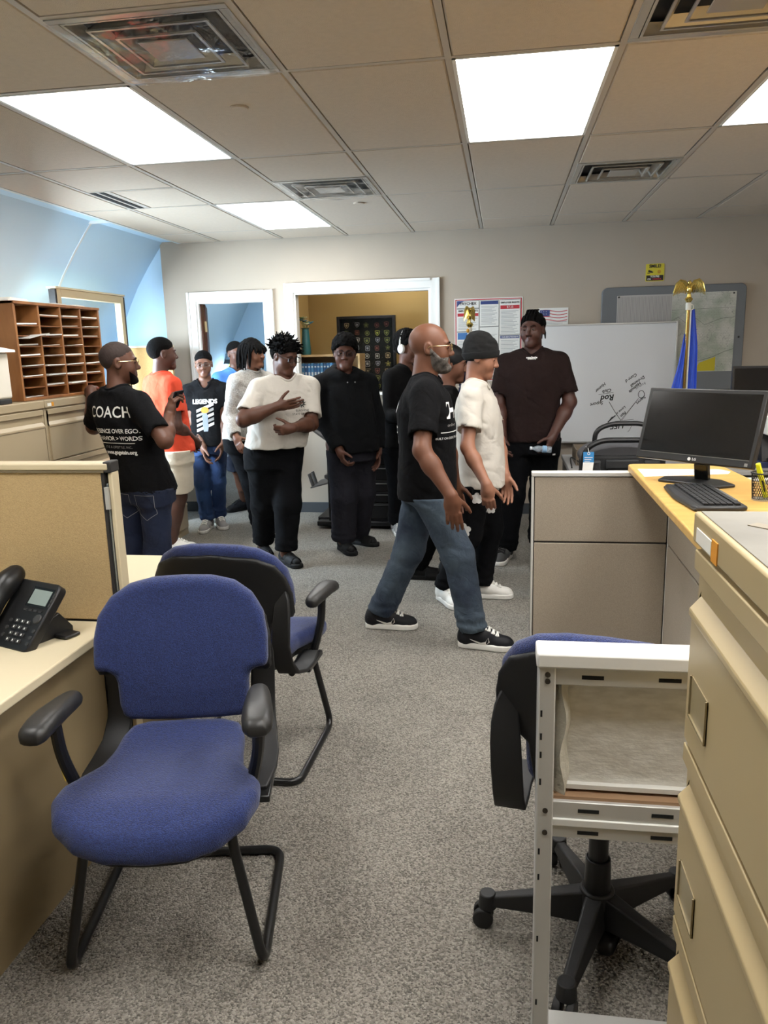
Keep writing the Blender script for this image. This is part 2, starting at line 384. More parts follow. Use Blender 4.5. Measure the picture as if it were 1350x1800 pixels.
ob('pane', MB().box(WIN[0]+.03, WIN[1]-.03, EY+.01, EY+.016, WIN[2]+.03, WIN[3]-.06), glass, w2)
lf = MB(); rl = random.Random(3)
for k in range(420):
    c = v3(rl.uniform(-5.4, -3.2), rl.uniform(11.6, 12.6), rl.uniform(.1, 2.1)); a = rl.uniform(0, 6.28); t = rl.uniform(-1, 1); s_ = rl.uniform(.07, .15)
    d = v3(math.cos(a)*math.cos(t), math.sin(a)*math.cos(t), math.sin(t)); e = unit(np.cross(d, v3(.2, .9, .3)))
    lf.add([c-d*s_, c+e*s_*.45, c+d*s_, c-e*s_*.45], [(0, 1, 2, 3)]); lf.m[-1] = k % 3
sh = thing('shrub', 'sunlit green shrub outside the far window', 'shrub', (-4.3, 12.1, 0))
ob('foliage', lf, parent=sh, mats=[M('leaf_%d' % i, c, .6, sheen=.1) for i, c in enumerate(((120, 170, 70), (90, 140, 60), (170, 200, 110)))])
st = MB()
for k in range(7): st.tube([(-4.3, 12.1, 0), (-4.3+rl.uniform(-.5, .5), 12.1+rl.uniform(-.3, .3), .8), (-4.3+rl.uniform(-.9, .9), 12.1+rl.uniform(-.4, .4), 1.7)], [.03, .02, .01], 6)
ob('stems', st, M('bark', (92, 76, 58), .9), sh)
sun = bpy.data.lights.new('garden_sun', 'SUN'); sun.energy = 2.5; sun.angle = .01; sun.color = (1, .95, .86); so = bpy.data.objects.new('garden_sun', sun); COL.objects.link(so); so.rotation_euler = Vector((-.45, .45, -.77)).to_track_quat('-Z', 'Y').to_euler(); so['kind'] = 'helper'
struct('ground_outside', MB().box(-9, 4, 10.85, 16, -.3, -.2), M('lawn', (90, 120, 60), .95, var=.2))
# office window, hidden behind the mail sorter
of = MB()
pts = [(-3.664, 1.918), (-4.03, 1.12)]
for y in (4.4, 5.05, 5.7, 6.37): of.bar((pts[0][0], y+.015, pts[0][1]), (pts[1][0], y+.015, pts[1][1]), .05, .05)
for x, z in pts: of.bar((x, 4.4, z), (x, 6.4, z), .05, .05)
w1 = struct('window_1', of, M('window_dark', (52, 56, 58), .4), 'wide window in the curved wall')
# -- baseboards
bb = M('baseboard_dark', (66, 71, 76), .6)
b_ = MB()
for x0, x1 in ((-3.24, DX0-.09), (DX1+.09, 3.6)): b_.box(x0, x1, WALL_Y-.012, WALL_Y, 0, .10)
struct('baseboard_back', b_, bb, 'dark grey rubber baseboard')
struct('baseboard_far', MB().box(-4.3, -2.14, EY-.012, EY, 0, .1), bb, 'dark baseboard of the far room')
# -- door casing, open door, inner window
def casing(name, x0, x1, z0, z1, w, label, sill=False):
    T = thing(name, label, None, ((x0+x1)/2, WALL_Y, 0), kind='structure'); T.empty_display_size = .1
    y = WALL_Y
    for nm, a in (('side_casing', (x0-w, x0)), ('side_casing', (x1, x1+w))):
        m = MB(); 
        m.box(a[0], a[1], y-.018, y, z0, z1+w); 
        o_ = a[0] if a[0] < x0 else a[1]-.022
        m.box(o_, o_+.022, y-.03, y-.0181, z0, z1+w); ob(nm, m, whitetrim, T)
    m = MB().box(x0, x1, y-.0178, y, z1, z1+w); m.box(x0, x1, y-.0298, y, z1+w-.022, z1+w); ob('head_casing', m, whitetrim, T)
    m = MB().box(x0, x0+.02, y-.0005, y+.11, z0, z1-.02); m.box(x1-.02, x1, y-.0005, y+.11, z0, z1-.02); m.box(x0, x1, y-.0005, y+.11, z1-.02, z1-.0002)
    if sill: m.box(x0-w, x1+w, y-.04, y+.11, z0-.03, z0)
    ob('jamb', m, whitetrim, T); return T
casing('trim_1', DX0, DX1, 0, DZ, .085, 'white moulded casing round the doorway')
casing('trim_2', WX0, WX1, WZ0, WZ1, .085, 'white moulded casing round the inner window', True)
struct('window_3', MB().box(WX0+.02, WX1-.02, WALL_Y+.05, WALL_Y+.056, WZ0, WZ1-.02), M('inner_glass', (6, 6, 6), .03, alpha=.08, spec=.6), 'clear pane of the inner window')
dw = wood('door_mahogany', (92, 46, 30), (66, 30, 20), 3, (6, 6, .6), .4)
dr = thing('door_1', 'dark wood door standing open into the far room', None, (-2.90, 7.38, 0), kind='structure')
d = unit(v3(-3.13+2.90, 8.02-7.38, 0)); pr = v3(-d[1], d[0], 0)
ob('leaf', MB().obox(v3(-2.90, 7.38, 1.02)+d*.33, d, pr, (0, 0, 1), .33, .02, 1.01), dw, dr, .002)
hn = M('hinge_brass', (190, 175, 140), .35, .9)
for z in (.25, 1.05, 1.82): ob('hinge', MB().obox(v3(-2.905, 7.372, z), d, pr, (0, 0, 1), .004, .032, .05), hn, dr)
ob('knob', MB().ell(v3(-2.90, 7.38, 1.0)+d*.60-pr*.055, (.028, .028, .028)).cyl(v3(-2.90, 7.38, 1.0)+d*.60, v3(-2.90, 7.38, 1.0)+d*.60-pr*.04, .012), hn, dr)
struct('trim_door_stop', MB().box(DX0+.02, DX0+.032, 7.30, 7.36, 0, DZ-.02), dw, 'brown edge inside the door jamb')
# -- hung ceiling: backing, each tile, each grid runner
ceil = struct('ceiling', MB().box(-3.05, 3.6, -2.7, WALL_Y, CEIL+.06, CEIL+.08), M('plenum', (90, 86, 80), .9), 'suspended ceiling of mineral fibre tiles')
tile_m = M('ceiling_tile', (208, 195, 178), .95, var=.03, vscale=40, bump=.35, bscale=260)
run_m = M('ceiling_grid', (190, 182, 171), .5)
LIGHTS = [(-3, 0), (-3, 2), (0, 0), (2, 0), (-3, -2), (0, -2), (2, -2), (5, 0), (5, -2)]
VENTS = [(-2, -1), (-2, 1), (1, 1), (1, -1)]
tcache = {}
def ctile(x0, x1, y0, y1):
    w_, h_ = round(x1-x0-.028, 3), round(y1-y0-.028, 3)
    if (w_, h_) not in tcache:
        a, b = w_/2, h_/2; e = .008
        m = MB().add([(-a, -b, .004), (a, -b, .004), (a, b, .004), (-a, b, .004), (-a+e, -b+e, -.004), (a-e, -b+e, -.004), (a-e, b-e, -.004), (-a+e, b-e, -.004), (-a, -b, .02), (a, -b, .02), (a, b, .02), (-a, b, .02)],
                     [(7, 6, 5, 4), (0, 4, 5, 1), (1, 5, 6, 2), (2, 6, 7, 3), (3, 7, 4, 0), (0, 1, 9, 8), (1, 2, 10, 9), (2, 3, 11, 10), (3, 0, 8, 11), (8, 9, 10, 11)])
        o = ob('ceiling_tile', m, tile_m, ceil, world=False); tcache[(w_, h_)] = o.data
    else: o = inst('ceiling_tile', tcache[(w_, h_)], ceil)
    o.location = ((x0+x1)/2, (y0+y1)/2, CEIL+.001+random.uniform(-.0012, .0012)); o.rotation_euler = (random.uniform(-.002, .002), random.uniform(-.004, .004), 0)
XS = [-3.05]+[X0+.61*i for i in range(-4, 7)]+[3.6]
for ci in range(len(XS)-1):
    i = ci-5
    for j in range(-4, 4):
        y0, y1 = Y0+1.22*j, min(Y0+1.22*(j+1), WALL_Y)
        if (i, j) in LIGHTS: continue
        if (i, j) in VENTS: ctile(XS[ci], XS[ci+1], y0, y0+.61); continue
        if i == -4 and j == 1:
            ctile(XS[ci], XS[ci+1], y0, y0+.61); ctile(XS[ci]+.15, XS[ci+1], y0+.61, y1); continue
        ctile(XS[ci], XS[ci+1], y0, y1)
for x in XS: ob('grid_runner', MB().box(x-.012, x+.012, -2.7, WALL_Y, CEIL-.003, CEIL+.03), run_m, ceil)
for j in range(-4, 4): ob('grid_runner', MB().box(-3.05, 3.6, Y0+1.22*j-.011, Y0+1.22*j+.011, CEIL-.0025, CEIL+.03), run_m, ceil)
for i, j in VENTS+[(-4, 1)]:
    ob('grid_runner', MB().box(X0+.61*i, X0+.61*(i+1), Y0+1.22*j+.599, Y0+1.22*j+.621, CEIL-.0024, CEIL+.03), run_m, ceil)
ob('wall_angle', MB().box(-3.05, 3.6, WALL_Y-.02, WALL_Y, CEIL-.003, CEIL+.02), run_m, ceil)
ob('edge_angle', MB().box(-3.06, -3.03, -2.7, WALL_Y, CEIL-.006, CEIL+.03), M('edge_angle', (214, 222, 224), .5), ceil)
# -- light panels
diff = M('light_diffuser', (255, 253, 249), .5, emit=PANEL_STRENGTH)
lab = {(-3, 0): 'large bright panel light at the upper left of the ceiling', (-3, 2): 'small looking panel light near the back wall, left of centre',
       (0, 0): 'bright panel light right of the ceiling centre above the walking man', (2, 0): 'bright panel light cut off by the right picture edge'}
OFF = {(-3, -2): 'panel light behind the camera over the telephone desk', (0, -2): 'panel light straight behind the camera', (2, -2): 'panel light behind the camera over the tan file cabinet', (5, 0): 'panel light by the right wall, nearest the camera', (5, 2): 'panel light by the right wall, nearest the back wall', (5, -2): 'panel light by the right wall, behind the camera'}
for i, j in LIGHTS:
    x0, x1, y0, y1 = X0+.61*i, X0+.61*(i+1), Y0+1.22*j, Y0+1.22*(j+1)
    T = thing('ceiling_light', lab.get((i, j), OFF[(i, j)] if (i, j) in OFF else ''), 'light', ((x0+x1)/2, (y0+y1)/2, CEIL), group='flush ceiling panel lights')
    fr = MB()
    for a in ((x0+.012, x0+.026, y0+.012, y1-.012), (x1-.026, x1-.012, y0+.012, y1-.012), (x0+.012, x1-.012, y0+.012, y0+.024), (x0+.012, x1-.012, y1-.024, y1-.012)): fr.box(*a, CEIL-.004, CEIL+.03)
    ob('frame', fr, whitetrim, T)
    ob('diffuser', MB().box(x0+.026, x1-.026, y0+.024, y1-.024, CEIL-.001, CEIL+.008), diff, T)
# -- air diffusers under clear film
vm = M('vent_metal', (176, 171, 162), .25, .25); vd = M('vent_dark', (46, 45, 44), .7)
film = M('plastic_film', (150, 150, 148), .05, alpha=.24, bump=1., bscale=9, spec=1.)
vlab = {(-2, -1): 'square air diffuser under shiny plastic film at the top left', (-2, 1): 'square air diffuser beside the small light near the back wall', (1, 1): 'square air diffuser right of the central panel light', (1, -1): 'square air diffuser in the top right corner'}
for i, j in VENTS:
    cx, cy = X0+.61*(i+.5), Y0+1.22*j+.915
    T = thing('air_diffuser', vlab[(i, j)], 'vent', (cx, cy, CEIL), group='square ceiling air diffusers')
    ob('backing', MB().box(cx-.29, cx+.29, cy-.29, cy+.29, CEIL+.045, CEIL+.055), vd, T)
    fr = MB(); 
    for s_ in (-1, 1): fr.box(cx-.294, cx+.294, *sorted((cy+s_*.294, cy+s_*.262)), CEIL-.006, CEIL+.004); fr.box(*sorted((cx+s_*.294, cx+s_*.262)), cy-.262, cy+.262, CEIL-.006, CEIL+.004)
    ob('frame', fr, vm, T, .002)
    for h0, h1, z0, z1 in ((.262, .232, 0, .03), (.205, .168, -.004, .026), (.140, .108, -.008, .02)):
        m = MB(); q = lambda h, z: [(cx-h, cy-h, z), (cx+h, cy-h, z), (cx+h, cy+h, z), (cx-h, cy+h, z)]
        m.rings([q(h1, CEIL+z1), q(h0-.012, CEIL+z0), q(h0-.012, CEIL+z0-.006), q(h0-.002, CEIL+z0-.006), q(h0-.002, CEIL+z0), q(h1+.006, CEIL+z1)], cap=False)
        ob('louvre', m, vm, T)
    ob('centre_plate', MB().box(cx-.085, cx+.085, cy-.085, cy+.085, CEIL-.012, CEIL-.006), vm, T, .003)
    if i == -2:
        n = 14; g = MB(); rr = random.Random(i*7+j)
        vs = [(cx-.29+.58*a/n, cy-.29+.58*b/n, CEIL-.016-rr.uniform(0, .014)*(0 < a < n and 0 < b < n)) for b in range(n+1) for a in range(n+1)]
        g.add(vs, [(b*(n+1)+a, (b+1)*(n+1)+a, (b+1)*(n+1)+a+1, b*(n+1)+a+1) for b in range(n) for a in range(n)])
        ob('plastic_film', g, film, T, sharp=180)
T = thing('slot_diffuser', 'narrow black slot air diffuser in the left ceiling tiles', 'vent', (-2.575, 5.16, CEIL))
sd = MB().box(X0-.61*4+.012, X0-.61*4+.15, 4.89, 5.49, CEIL, CEIL+.02); ob('housing', sd, run_m, T)
for x in (-2.615, -2.555): ob('slot', MB().box(x-.016, x+.016, 4.90, 5.48, CEIL-.003, CEIL+.002), M('slot_black', (18, 18, 18), .8), T)
for x, y, l in ((-1.12, 3.42, 'round sprinkler cover beside the large left panel light'), (-1.03, 5.72, 'round sprinkler cover beside the small panel light near the back wall')):
    T = thing('sprinkler_cover', l, 'sprinkler cover', (x, y, CEIL), group='concealed sprinkler covers')
    ob('cap', MB().lathe([(.0, -.012), (.036, -.012), (.041, -.008), (.041, -.003)], (x, y, CEIL)), tile_m, T); ob('ring', MB().lathe([(.034, -.004), (.046, -.004), (.046, .0), (.034, 0)], (x, y, CEIL)), run_m, T)
# ================================================================== foreground chairs
fab = weave('chair_blue_fabric', (43, 61, 120), (22, 32, 72), 330, .5, .95, (1, 1, 1.6), sheen=.25)
shell_m = M('chair_black_plastic', (26, 26, 27), .55, bump=.08, bscale=400)
pad_m = M('arm_pad_rubber', (38, 37, 36), .42, var=.12, vscale=12)
tube_m = M('chair_black_tube', (22, 22, 23), .32)
def sym(p): return p+[(-x, y) for x, y in p[::-1]]
BACK = sym([(x*.965, z) for x, z in [(0, .925), (.09, .922), (.16, .908), (.215, .875), (.25, .825), (.262, .76), (.262, .69), (.255, .672), (.225, .664), (.206, .652), (.199, .63), (.196, .56), (.19, .53), (.17, .512), (.10, .503), (0, .50)]])[:-1]
SEAT = sym([(0, -.335), (.10, -.33), (.175, -.31), (.235, -.265), (.26, -.20), (.256, -.14), (.225, -.085), (.195, -.03), (.182, .06), (.178, .12), (.16, .165), (.11, .185), (0, .19)])[:-1]
def slab(poly, t, r, lo, hi, warp, step=.0075):
    """rounded cushion: outline in (a,b), thickness along n after a warp"""
    F = Field(*(axis(l, h, step) for l, h in zip(lo, hi)))
    A, B, Nn = F.x[:, None, None], F.y[None, :, None], F.z[None, None, :]
    d2 = d_poly(F.x[:, None], F.y[None, :], poly)[:, :, None]; n = Nn-warp(A, B)
    q1, q2 = d2+r, np.abs(n)-t/2+r
    F.D = (np.minimum(np.maximum(q1, q2), 0)+np.sqrt(np.maximum(q1, 0)**2+np.maximum(q2, 0)**2)-r).astype(np.float32)
    return surfnet(F.D, F.x, F.y, F.z)
# back cushion: a = x, b = z, n = -y (front of the cushion looks to -y)
bwarp = lambda a, b: -.205-.10*(b-.50)+.9*np.maximum(np.abs(a)-.05, 0)**2+.02*np.cos((b-.62)*9)
V, Q = slab(BACK, .058, .026, (-.3, .47, -.36), (.3, .96, -.05), bwarp)
BACK_ME = mesh_np('back_cushion', np.stack([V[:, 0], -V[:, 2], V[:, 1]], 1), Q); BACK_ME.materials.append(fab)
swarp = lambda a, b: .452-.05*np.clip((-.19-b)/.145, 0, 1)**2+.03*np.clip((b-.02)/.17, 0, 1)**2+.25*np.maximum(np.abs(a)-.06, 0)**2*(b > -.4)-.012*np.exp(-((b-.02)**2+a*a)/.02)
V, Q = slab(SEAT, .07, .03, (-.31, -.37, .33), (.31, .22, .56), swarp)
SEAT_ME = mesh_np('seat_cushion', V, Q); SEAT_ME.materials.append(fab)
# black shells behind the back cushion and under the seat, with wings that hold the back
SHB = sym([(0, .892), (.15, .88), (.215, .85), (.245, .80), (.258, .74), (.258, .66), (.25, .645), (.20, .64), (.178, .625), (.168, .56), (.155, .50), (.08, .485), (0, .483)])[:-1]
V, Q = slab(SHB, .022, .009, (-.28, .46, -.36), (.28, .92, -.05), lambda a, b: bwarp(a, b)-.034)
SHB_ME = mesh_np('back_shell', np.stack([V[:, 0], -V[:, 2], V[:, 1]], 1), Q); SHB_ME.materials.append(shell_m)
SHS = [(x*.88, y*.93-.0) for x, y in SEAT]
V, Q = slab(SHS, .03, .012, (-.31, -.36, .30), (.31, .22, .5), lambda a, b: swarp(a, b)-.045)
SHS_ME = mesh_np('seat_shell', V, Q); SHS_ME.materials.append(shell_m)
def wing(s):
    """curved flat band from the side of the back down and forward under the seat edge"""
    path = [(.224, .222, .76, .03), (.226, .234, .72, .056), (.226, .246, .68, .066), (.223, .253, .63, .072), (.219, .256, .56, .074), (.218, .242, .49, .074), (.224, .20, .435, .078), (.234, .13, .412, .078), (.240, .05, .408, .07), (.235, -.06, .410, .05)]
    P = [v3(s*x, y, z) for x, y, z, w_ in path]; rs = []
    for i, p in enumerate(P):
        t = unit(P[min(i+1, len(P)-1)]-P[max(i-1, 0)]); side = unit(v3(1, .35*s if i < 5 else .1, 0)); nn = unit(np.cross(t, side)); w_ = path[i][3]/2
        rs.append([p+side*w_+nn*.007, p-side*w_+nn*.007, p-side*w_-nn*.007, p+side*w_-nn*.007])
    return MB().rings(rs)
WING_ME = {}
def armpad():
    P_ = sym([(0, -.125), (.02, -.122), (.033, -.105), (.036, -.07), (.034, -.02), (.029, .05), (.024, .085), (.014, .098), (0, .10)])[:-1]
    V, Q = slab(P_, .040, .0185, (-.06, -.15, -.06), (.06, .13, .06), lambda a, b: .010-1.6*np.maximum(-.02-b, 0)**2-.8*np.maximum(b-.03, 0)**2-2.5*a*a, .005)
    return mesh_np('arm_pad', V, Q)
PAD_ME = armpad(); PAD_ME.materials.append(pad_m)
def chair_top(T, arm_x=.28, arm_z=.672):
    def part(n, me): return inst(n, me, T)
    part('backrest', BACK_ME); part('seat', SEAT_ME); part('back_shell', SHB_ME); part('seat_shell', SHS_ME)
    for s in (-1, 1):
        if s not in WING_ME: WING_ME[s] = ob('back_support', wing(s), shell_m, T, .004, world=False, sharp=60).data
        else:
            o = part('back_support', WING_ME[s]); b = o.modifiers.new('bevel', 'BEVEL'); b.width = .004; b.segments = 2
        a = inst('armrest', PAD_ME, T, (s*arm_x, -.11, arm_z), (math.radians(-4), 0, math.radians(s*6)), (1.1, 1.12, 1.1))
        ob('post', MB().tube(smooth_path([(0, -.01, -.015), (-s*.004, .0, -.10), (-s*.035, .035, -.235), (-s*.06, .05, -.262)], .05), .0145, 10), tube_m, a, world=False)
def guest_chair(label, loc, rotz, **k):
    T = thing('guest_chair', label, 'chair', loc, rotz, 'blue office chairs with black frames'); chair_top(T, **k)
    P = [(-.20, .10, .385), (-.180, -.205, .39), (-.25, -.235, .014), (-.25, .235, .014), (.25, .235, .014), (.25, -.235, .014), (.180, -.205, .39), (.20, .10, .385)]
    P = [v3(*p) for p in P]
    ob('sled_frame', MB().tube(smooth_path(P, .055, 8), .0135, 12), tube_m, T, world=False)
    for s in (-1, 1): ob('seat_bracket', MB().box(-.27 if s < 0 else .19, -.19 if s < 0 else .27, -.09, .09, .385, .405), tube_m, T, .004, world=False)
    return T
guest_chair('blue fabric guest chair in front, facing the camera, on a black sled frame', (-.895, 1.823, 0), 10.5, arm_x=.258)
guest_chair('blue guest chair seen from behind, black shell back, standing behind the front chair', (-.978, 2.72, -.0), 178, arm_x=.265, arm_z=.625)
# ---- swivel chair behind the bare metal frame
T = thing('swivel_chair', 'blue swivel office chair on a five star base behind the bare metal frame', 'chair', (.255, 1.86, 0), 0, 'blue office chairs with black frames')
E_ = bpy.data.objects.new('upper', None)
top_rot = math.radians(165)
def rotated(fn):
    before = set(bpy.data.objects); fn()
    for o in set(bpy.data.objects)-before:
        if o.parent is T:
            Rz = Matrix.Rotation(top_rot, 4, 'Z'); o.matrix_local = Matrix.Translation((.035, -.005, .03)) @ Rz @ o.matrix_local
bpy.data.objects.remove(E_)
rotated(lambda: chair_top(T))
ob('gas_column', MB().cyl((0, 0, .10), (0, 0, .40), .026).cyl((0, 0, .06), (0, 0, .24), .037, .033).box(-.10, .08, -.08, .10, .385, .405), tube_m, T, .003, world=False)
ob('hub', MB().cyl((0, 0, .055), (0, 0, .15), .052, .045, 20), shell_m, T, .005, world=False)
for k in range(5):
    a = math.radians(178+72*k); d = v3(math.cos(a), math.sin(a), 0); s_ = v3(-d[1], d[0], 0)
    rs = []
    for t, w_, zt, zb in ((.03, .036, .145, .06), (.12, .03, .125, .065), (.22, .024, .105, .066), (.285, .02, .092, .066)):
        p = d*t; rs.append([p+s_*w_+v3(0, 0, zb), p+s_*w_*.6+v3(0, 0, zt), p-s_*w_*.6+v3(0, 0, zt), p-s_*w_+v3(0, 0, zb)])
    lg = ob('base_arm', MB().rings(rs), shell_m, T, .005, 3, world=False, sharp=60)
    c = d*.29; cs = MB().cyl(c+v3(0, 0, .055), c+v3(0, 0, .098), .026, .022)
    for q in (-1, 1): cs.cyl(c+d*.012+s_*q*.007+v3(0, 0, .028), c+d*.012+s_*q*.026+v3(0, 0, .028), .028, n=20)
    ob('caster', cs, shell_m, lg, .003, world=False)

# ================================================================== right foreground: file cabinet and bare frame
steel = M('file_steel_tan', (180, 160, 119), .38, .0, var=.03, vscale=1.2, spec=.5)
top_m = M('worn_steel_top', (112, 108, 100), .5, .2, rgb2=(136, 132, 122), vscale=5, bump=.1, bscale=12)
def lateral_file(label, xf, xb, y0, y1, h, drawers, m=steel, topm=None, face=-1, labels=True, group=None, pullz=.05):
    """cabinet whose drawer fronts look along face*x; xf front plane, xb back plane"""
    T = thing('file_cabinet', label, 'cabinet', ((xf+xb)/2, (y0+y1)/2, 0), 0, group)
    f = face; s_ = lambda a, b: (min(a, b), max(a, b))
    ob('body', MB().box(*s_(xf-f*.012, xb), y0, y1, .0, h-.012), m, T, .003)
    ob('top', MB().box(*s_(xf, xb), y0-.001, y1+.001, h-.045, h), topm or m, T, .004)
    dh = (h-.05-.06)/drawers
    for k in range(drawers):
        z1 = h-.052-k*dh; z0 = z1-dh+.008
        dm = MB(); a, b = y0+.018, y1-.018
        # profile of the front: upper lip, slanted recessed pull, flat face
        prof = [(0, z1), (0, z1-.03), (-.028, z1-.034), (-.028, z1-.052), (.004, z1-.09), (.004, z1-.10), (0, z1-.104), (0, z0), (-.03, z0), (-.03, z1)]
        dm.rings([[(xf+f*x, y, z) for x, z in prof] for y in (a, b)])
        d = ob('drawer', dm, m, T, .002)
        if labels:
            c = (b-.075) if f < 0 else (a+.075)
            zc = z1-.215
            hb = MB().box(*s_(xf, xf+f*.0015), c-.045, c+.045, zc-.032, zc+.032).box(*s_(xf, xf+f*.004), c-.045, c+.045, zc-.032, zc-.028).box(*s_(xf, xf+f*.004), c-.045, c-.0425, zc-.028, zc+.032).box(*s_(xf, xf+f*.004), c+.0425, c+.045, zc-.028, zc+.032)
            ob('label_holder', hb, M('holder_plastic', (156, 141, 108), .25), d)
    ob('plinth', MB().box(*s_(xf-f*.03, xb), y0+.01, y1-.01, 0, .055), M('plinth_dark', (70, 66, 58), .7), T)
    return T
cabR = lateral_file('tan steel file cabinet close up at the right edge, worn grey top', .275, .72, .27, 1.15, 1.327, 4, topm=None, face=-1)
ob('worn_top_sheet', MB().box(.283, .715, .278, 1.142, 1.327, 1.3285), top_m, cabR)
tp = MB()
for x, y, w_, l, a in ((.36, 1.02, .022, .05, 50), (.40, .93, .026, .06, 62), (.47, .80, .024, .07, 48), (.55, .68, .02, .04, 60)):
    d = v3(math.cos(math.radians(a)), -math.sin(math.radians(a)), 0); tp.obox((x, y, 1.329), d, (-d[1], d[0], 0), (0, 0, 1), l, w_/2, .0006)
ob('tape_residue', tp, M('old_tape', (122, 108, 82), .35), cabR)
ob('paper_tab', MB().box(.2735, .275, 1.045, 1.125, 1.288, 1.308), M('tab_white', (228, 224, 214), .6), cabR)
ob('orange_sticker', MB().box(.2735, .275, 1.015, 1.043, 1.282, 1.312), M('sticker_orange', (222, 150, 44), .5), cabR, .0)
# bare partition frame
alu = M('frame_aluminium', (206, 205, 201), .36, .4, var=.03, vscale=3)
fx0, fx1, fy, fz = .071, .63, 1.45, .980
T = thing('partition_frame', 'bare silver metal partition frame with open panels beside the tan file cabinet', 'partition', (fx0, fy, 0))
def rail(name, z0, z1, cap=False): 
    ob(name, MB().box(fx0+.032, fx1-.03, fy, fy+.05, z0, z1), alu, T, .002)
    for x in (.155, .30): ob('slot', MB().box(x, x+.042, fy-.001, fy+.002, (z0+z1)/2-.004, (z0+z1)/2+.004), M('slot_black', (18, 18, 18), .8), T)
ob('post', MB().box(fx0, fx0+.034, fy-.006, fy+.056, 0, fz-.03), alu, T, .003)
ob('post', MB().box(fx1-.034, fx1, fy-.006, fy+.056, 0, fz-.03), alu, T, .003)
ob('top_cap', MB().box(fx0-.004, fx1+.004, fy-.012, fy+.062, fz-.032, fz), M('cap_white', (226, 225, 220), .4), T, .005)
rail('rail', fz-.07, fz-.034); rail('rail', .617, .654); rail('rail', .572, .600); rail('rail', .06, .10)
ob('rail_ledge', MB().box(fx0+.03, fx1-.03, fy-.004, fy+.055, .600, .617), M('cap_white', (226, 225, 220), .4), T, .002)
ob('cross_channel', MB().box(fx0+.034, fx1-.034, fy+.01, fy+.05, .654, .661).box(fx0+.034, fx1-.034, fy+.044, fy+.05, .654, .684), M('primed_channel', (168, 136, 106), .5, .3), T)
ob('floor_track', MB().box(fx0, fx1, fy-.02, fy+.08, 0, .058), alu, T, .003)
felt = M('fibre_felt', (214, 211, 203), 1., rgb2=(236, 234, 228), vscale=26, bump=.18, bscale=60, stretch=(1, 1, 2.6))
n = 16; g = MB(); rr = random.Random(4)
for side in (fy+.042,):
    g.add([(fx0+.06+(fx1-fx0-.09)*a/n, side+rr.uniform(-.002, .002), .674+(.908-.674)*b/n) for b in range(n+1) for a in range(n+1)], [(b*(n+1)+a, b*(n+1)+a+1, (b+1)*(n+1)+a+1, (b+1)*(n+1)+a) for b in range(n) for a in range(n)])
g.box(fx0+.06, fx1-.03, fy+.046, fy+.05, .674, .908)
ob('felt_backing', g, felt, T, sharp=180)
ob('felt_edge', MB().rings([[(fx0+.036, fy+.03, z), (fx0+.052+.006*math.sin(z*40), fy+.012, z), (fx0+.064+.004*math.sin(z*55), fy+.03, z), (fx0+.06, fy+.045, z)] for z in np.linspace(.661, .91, 12)]), M('felt_roll', (206, 202, 188), 1., bump=.4, bscale=80), T)
ob('felt_ledge', MB().box(fx0+.062, fx1-.03, fy+.028, fy+.046, .668, .678), M('cap_white', (226, 225, 220), .4), T)
for z in (fz-.046, fz-.060, .636, .586):
    ob('screw', MB().cyl((fx0+.018, fy-.009, z), (fx0+.018, fy-.005, z), .0055, n=12), M('screw_dark', (80, 76, 70), .4, .8), T)
for z in (.85, .80, .76, .70, .54, .48, .33, .17): ob('hook_slot', MB().box(fx0+.005, fx0+.009, fy-.0068, fy-.0055, z-.007, z+.007), M('slot_black', (18, 18, 18), .8), T)

# ================================================================== right middle: work station with partition panels
grey_fab = weave('panel_grey_fabric', (184, 171, 153), (164, 152, 135), 420, .25, .95)
cap_g = M('panel_cap_white', (216, 214, 208), .45); dark = M('panel_dark_gap', (44, 42, 40), .7)
def panel(label, p, q, h, name='partition_panel', split=.62, cat='partition', th=.05, face=grey_fab, cap=cap_g, post=None):
    """cubicle panel from p to q (xy), two fabric fields per side"""
    p, q = v3(*p, 0), v3(*q, 0); d = unit(q-p); L = np.linalg.norm(q-p); nn = v3(-d[1], d[0], 0)
    T = thing(name, label, cat, tuple((p+q)/2)); c = (p+q)/2
    O = lambda nm, a, b, z0, z1, t, m, bv=.003: ob(nm, MB().obox(c*1+d*(a+b)/2+v3(0, 0, (z0+z1)/2), d, nn, (0, 0, 1), (b-a)/2, t/2, (z1-z0)/2), m, T, bv)
    O('core', -L/2, L/2, .03, h-.02, th*.7, dark, 0)
    O('top_cap', -L/2, L/2, h-.02, h, th+.012, cap)
    for a in (-L/2, L/2-.012): O('end_post', a, a+.012, .0, h-.02, th, cap if post is None else post)
    for s_ in (-1, 1):
        for z0, z1 in ((.10, split-.004), (split+.004, h-.024)):
            ob('fabric_tile', MB().obox(c+nn*s_*(th/2-.006)+v3(0, 0, (z0+z1)/2), d, nn, (0, 0, 1), L/2-.016, .006, (z1-z0)/2), face, T, .004)
        ob('kick_plate', MB().obox(c+nn*s_*(th/2-.008)+v3(0, 0, .05), d, nn, (0, 0, 1), L/2-.016, .006, .045), face, T, .002)
    return T
panel('grey fabric cubicle panel facing the camera under the wooden worktop', (.135, 3.76), (.79, 3.76), .966)
panel('grey fabric side panel of the work station, half hidden by the tan cabinet', (.80, 3.73), (.78, 2.0), .962)
panel('low grey panel at the back of the wooden worktop, under the pen cup', (1.03, 3.60), (1.9, 3.52), .96)
sl_ = MB()
for z in (.90, .885, .80, .70, .50, .36, .20): sl_.box(.772, .7745, 3.722, 3.734, z-.006, z+.006)
maple = wood('worktop_maple', (226, 184, 108), (214, 168, 92), 2.2, (1, 6, 1), .32)
T = thing('worktop', 'honey coloured wood laminate worktop with rounded corner carrying the monitor', 'worktop', (1.0, 3.0, 0))
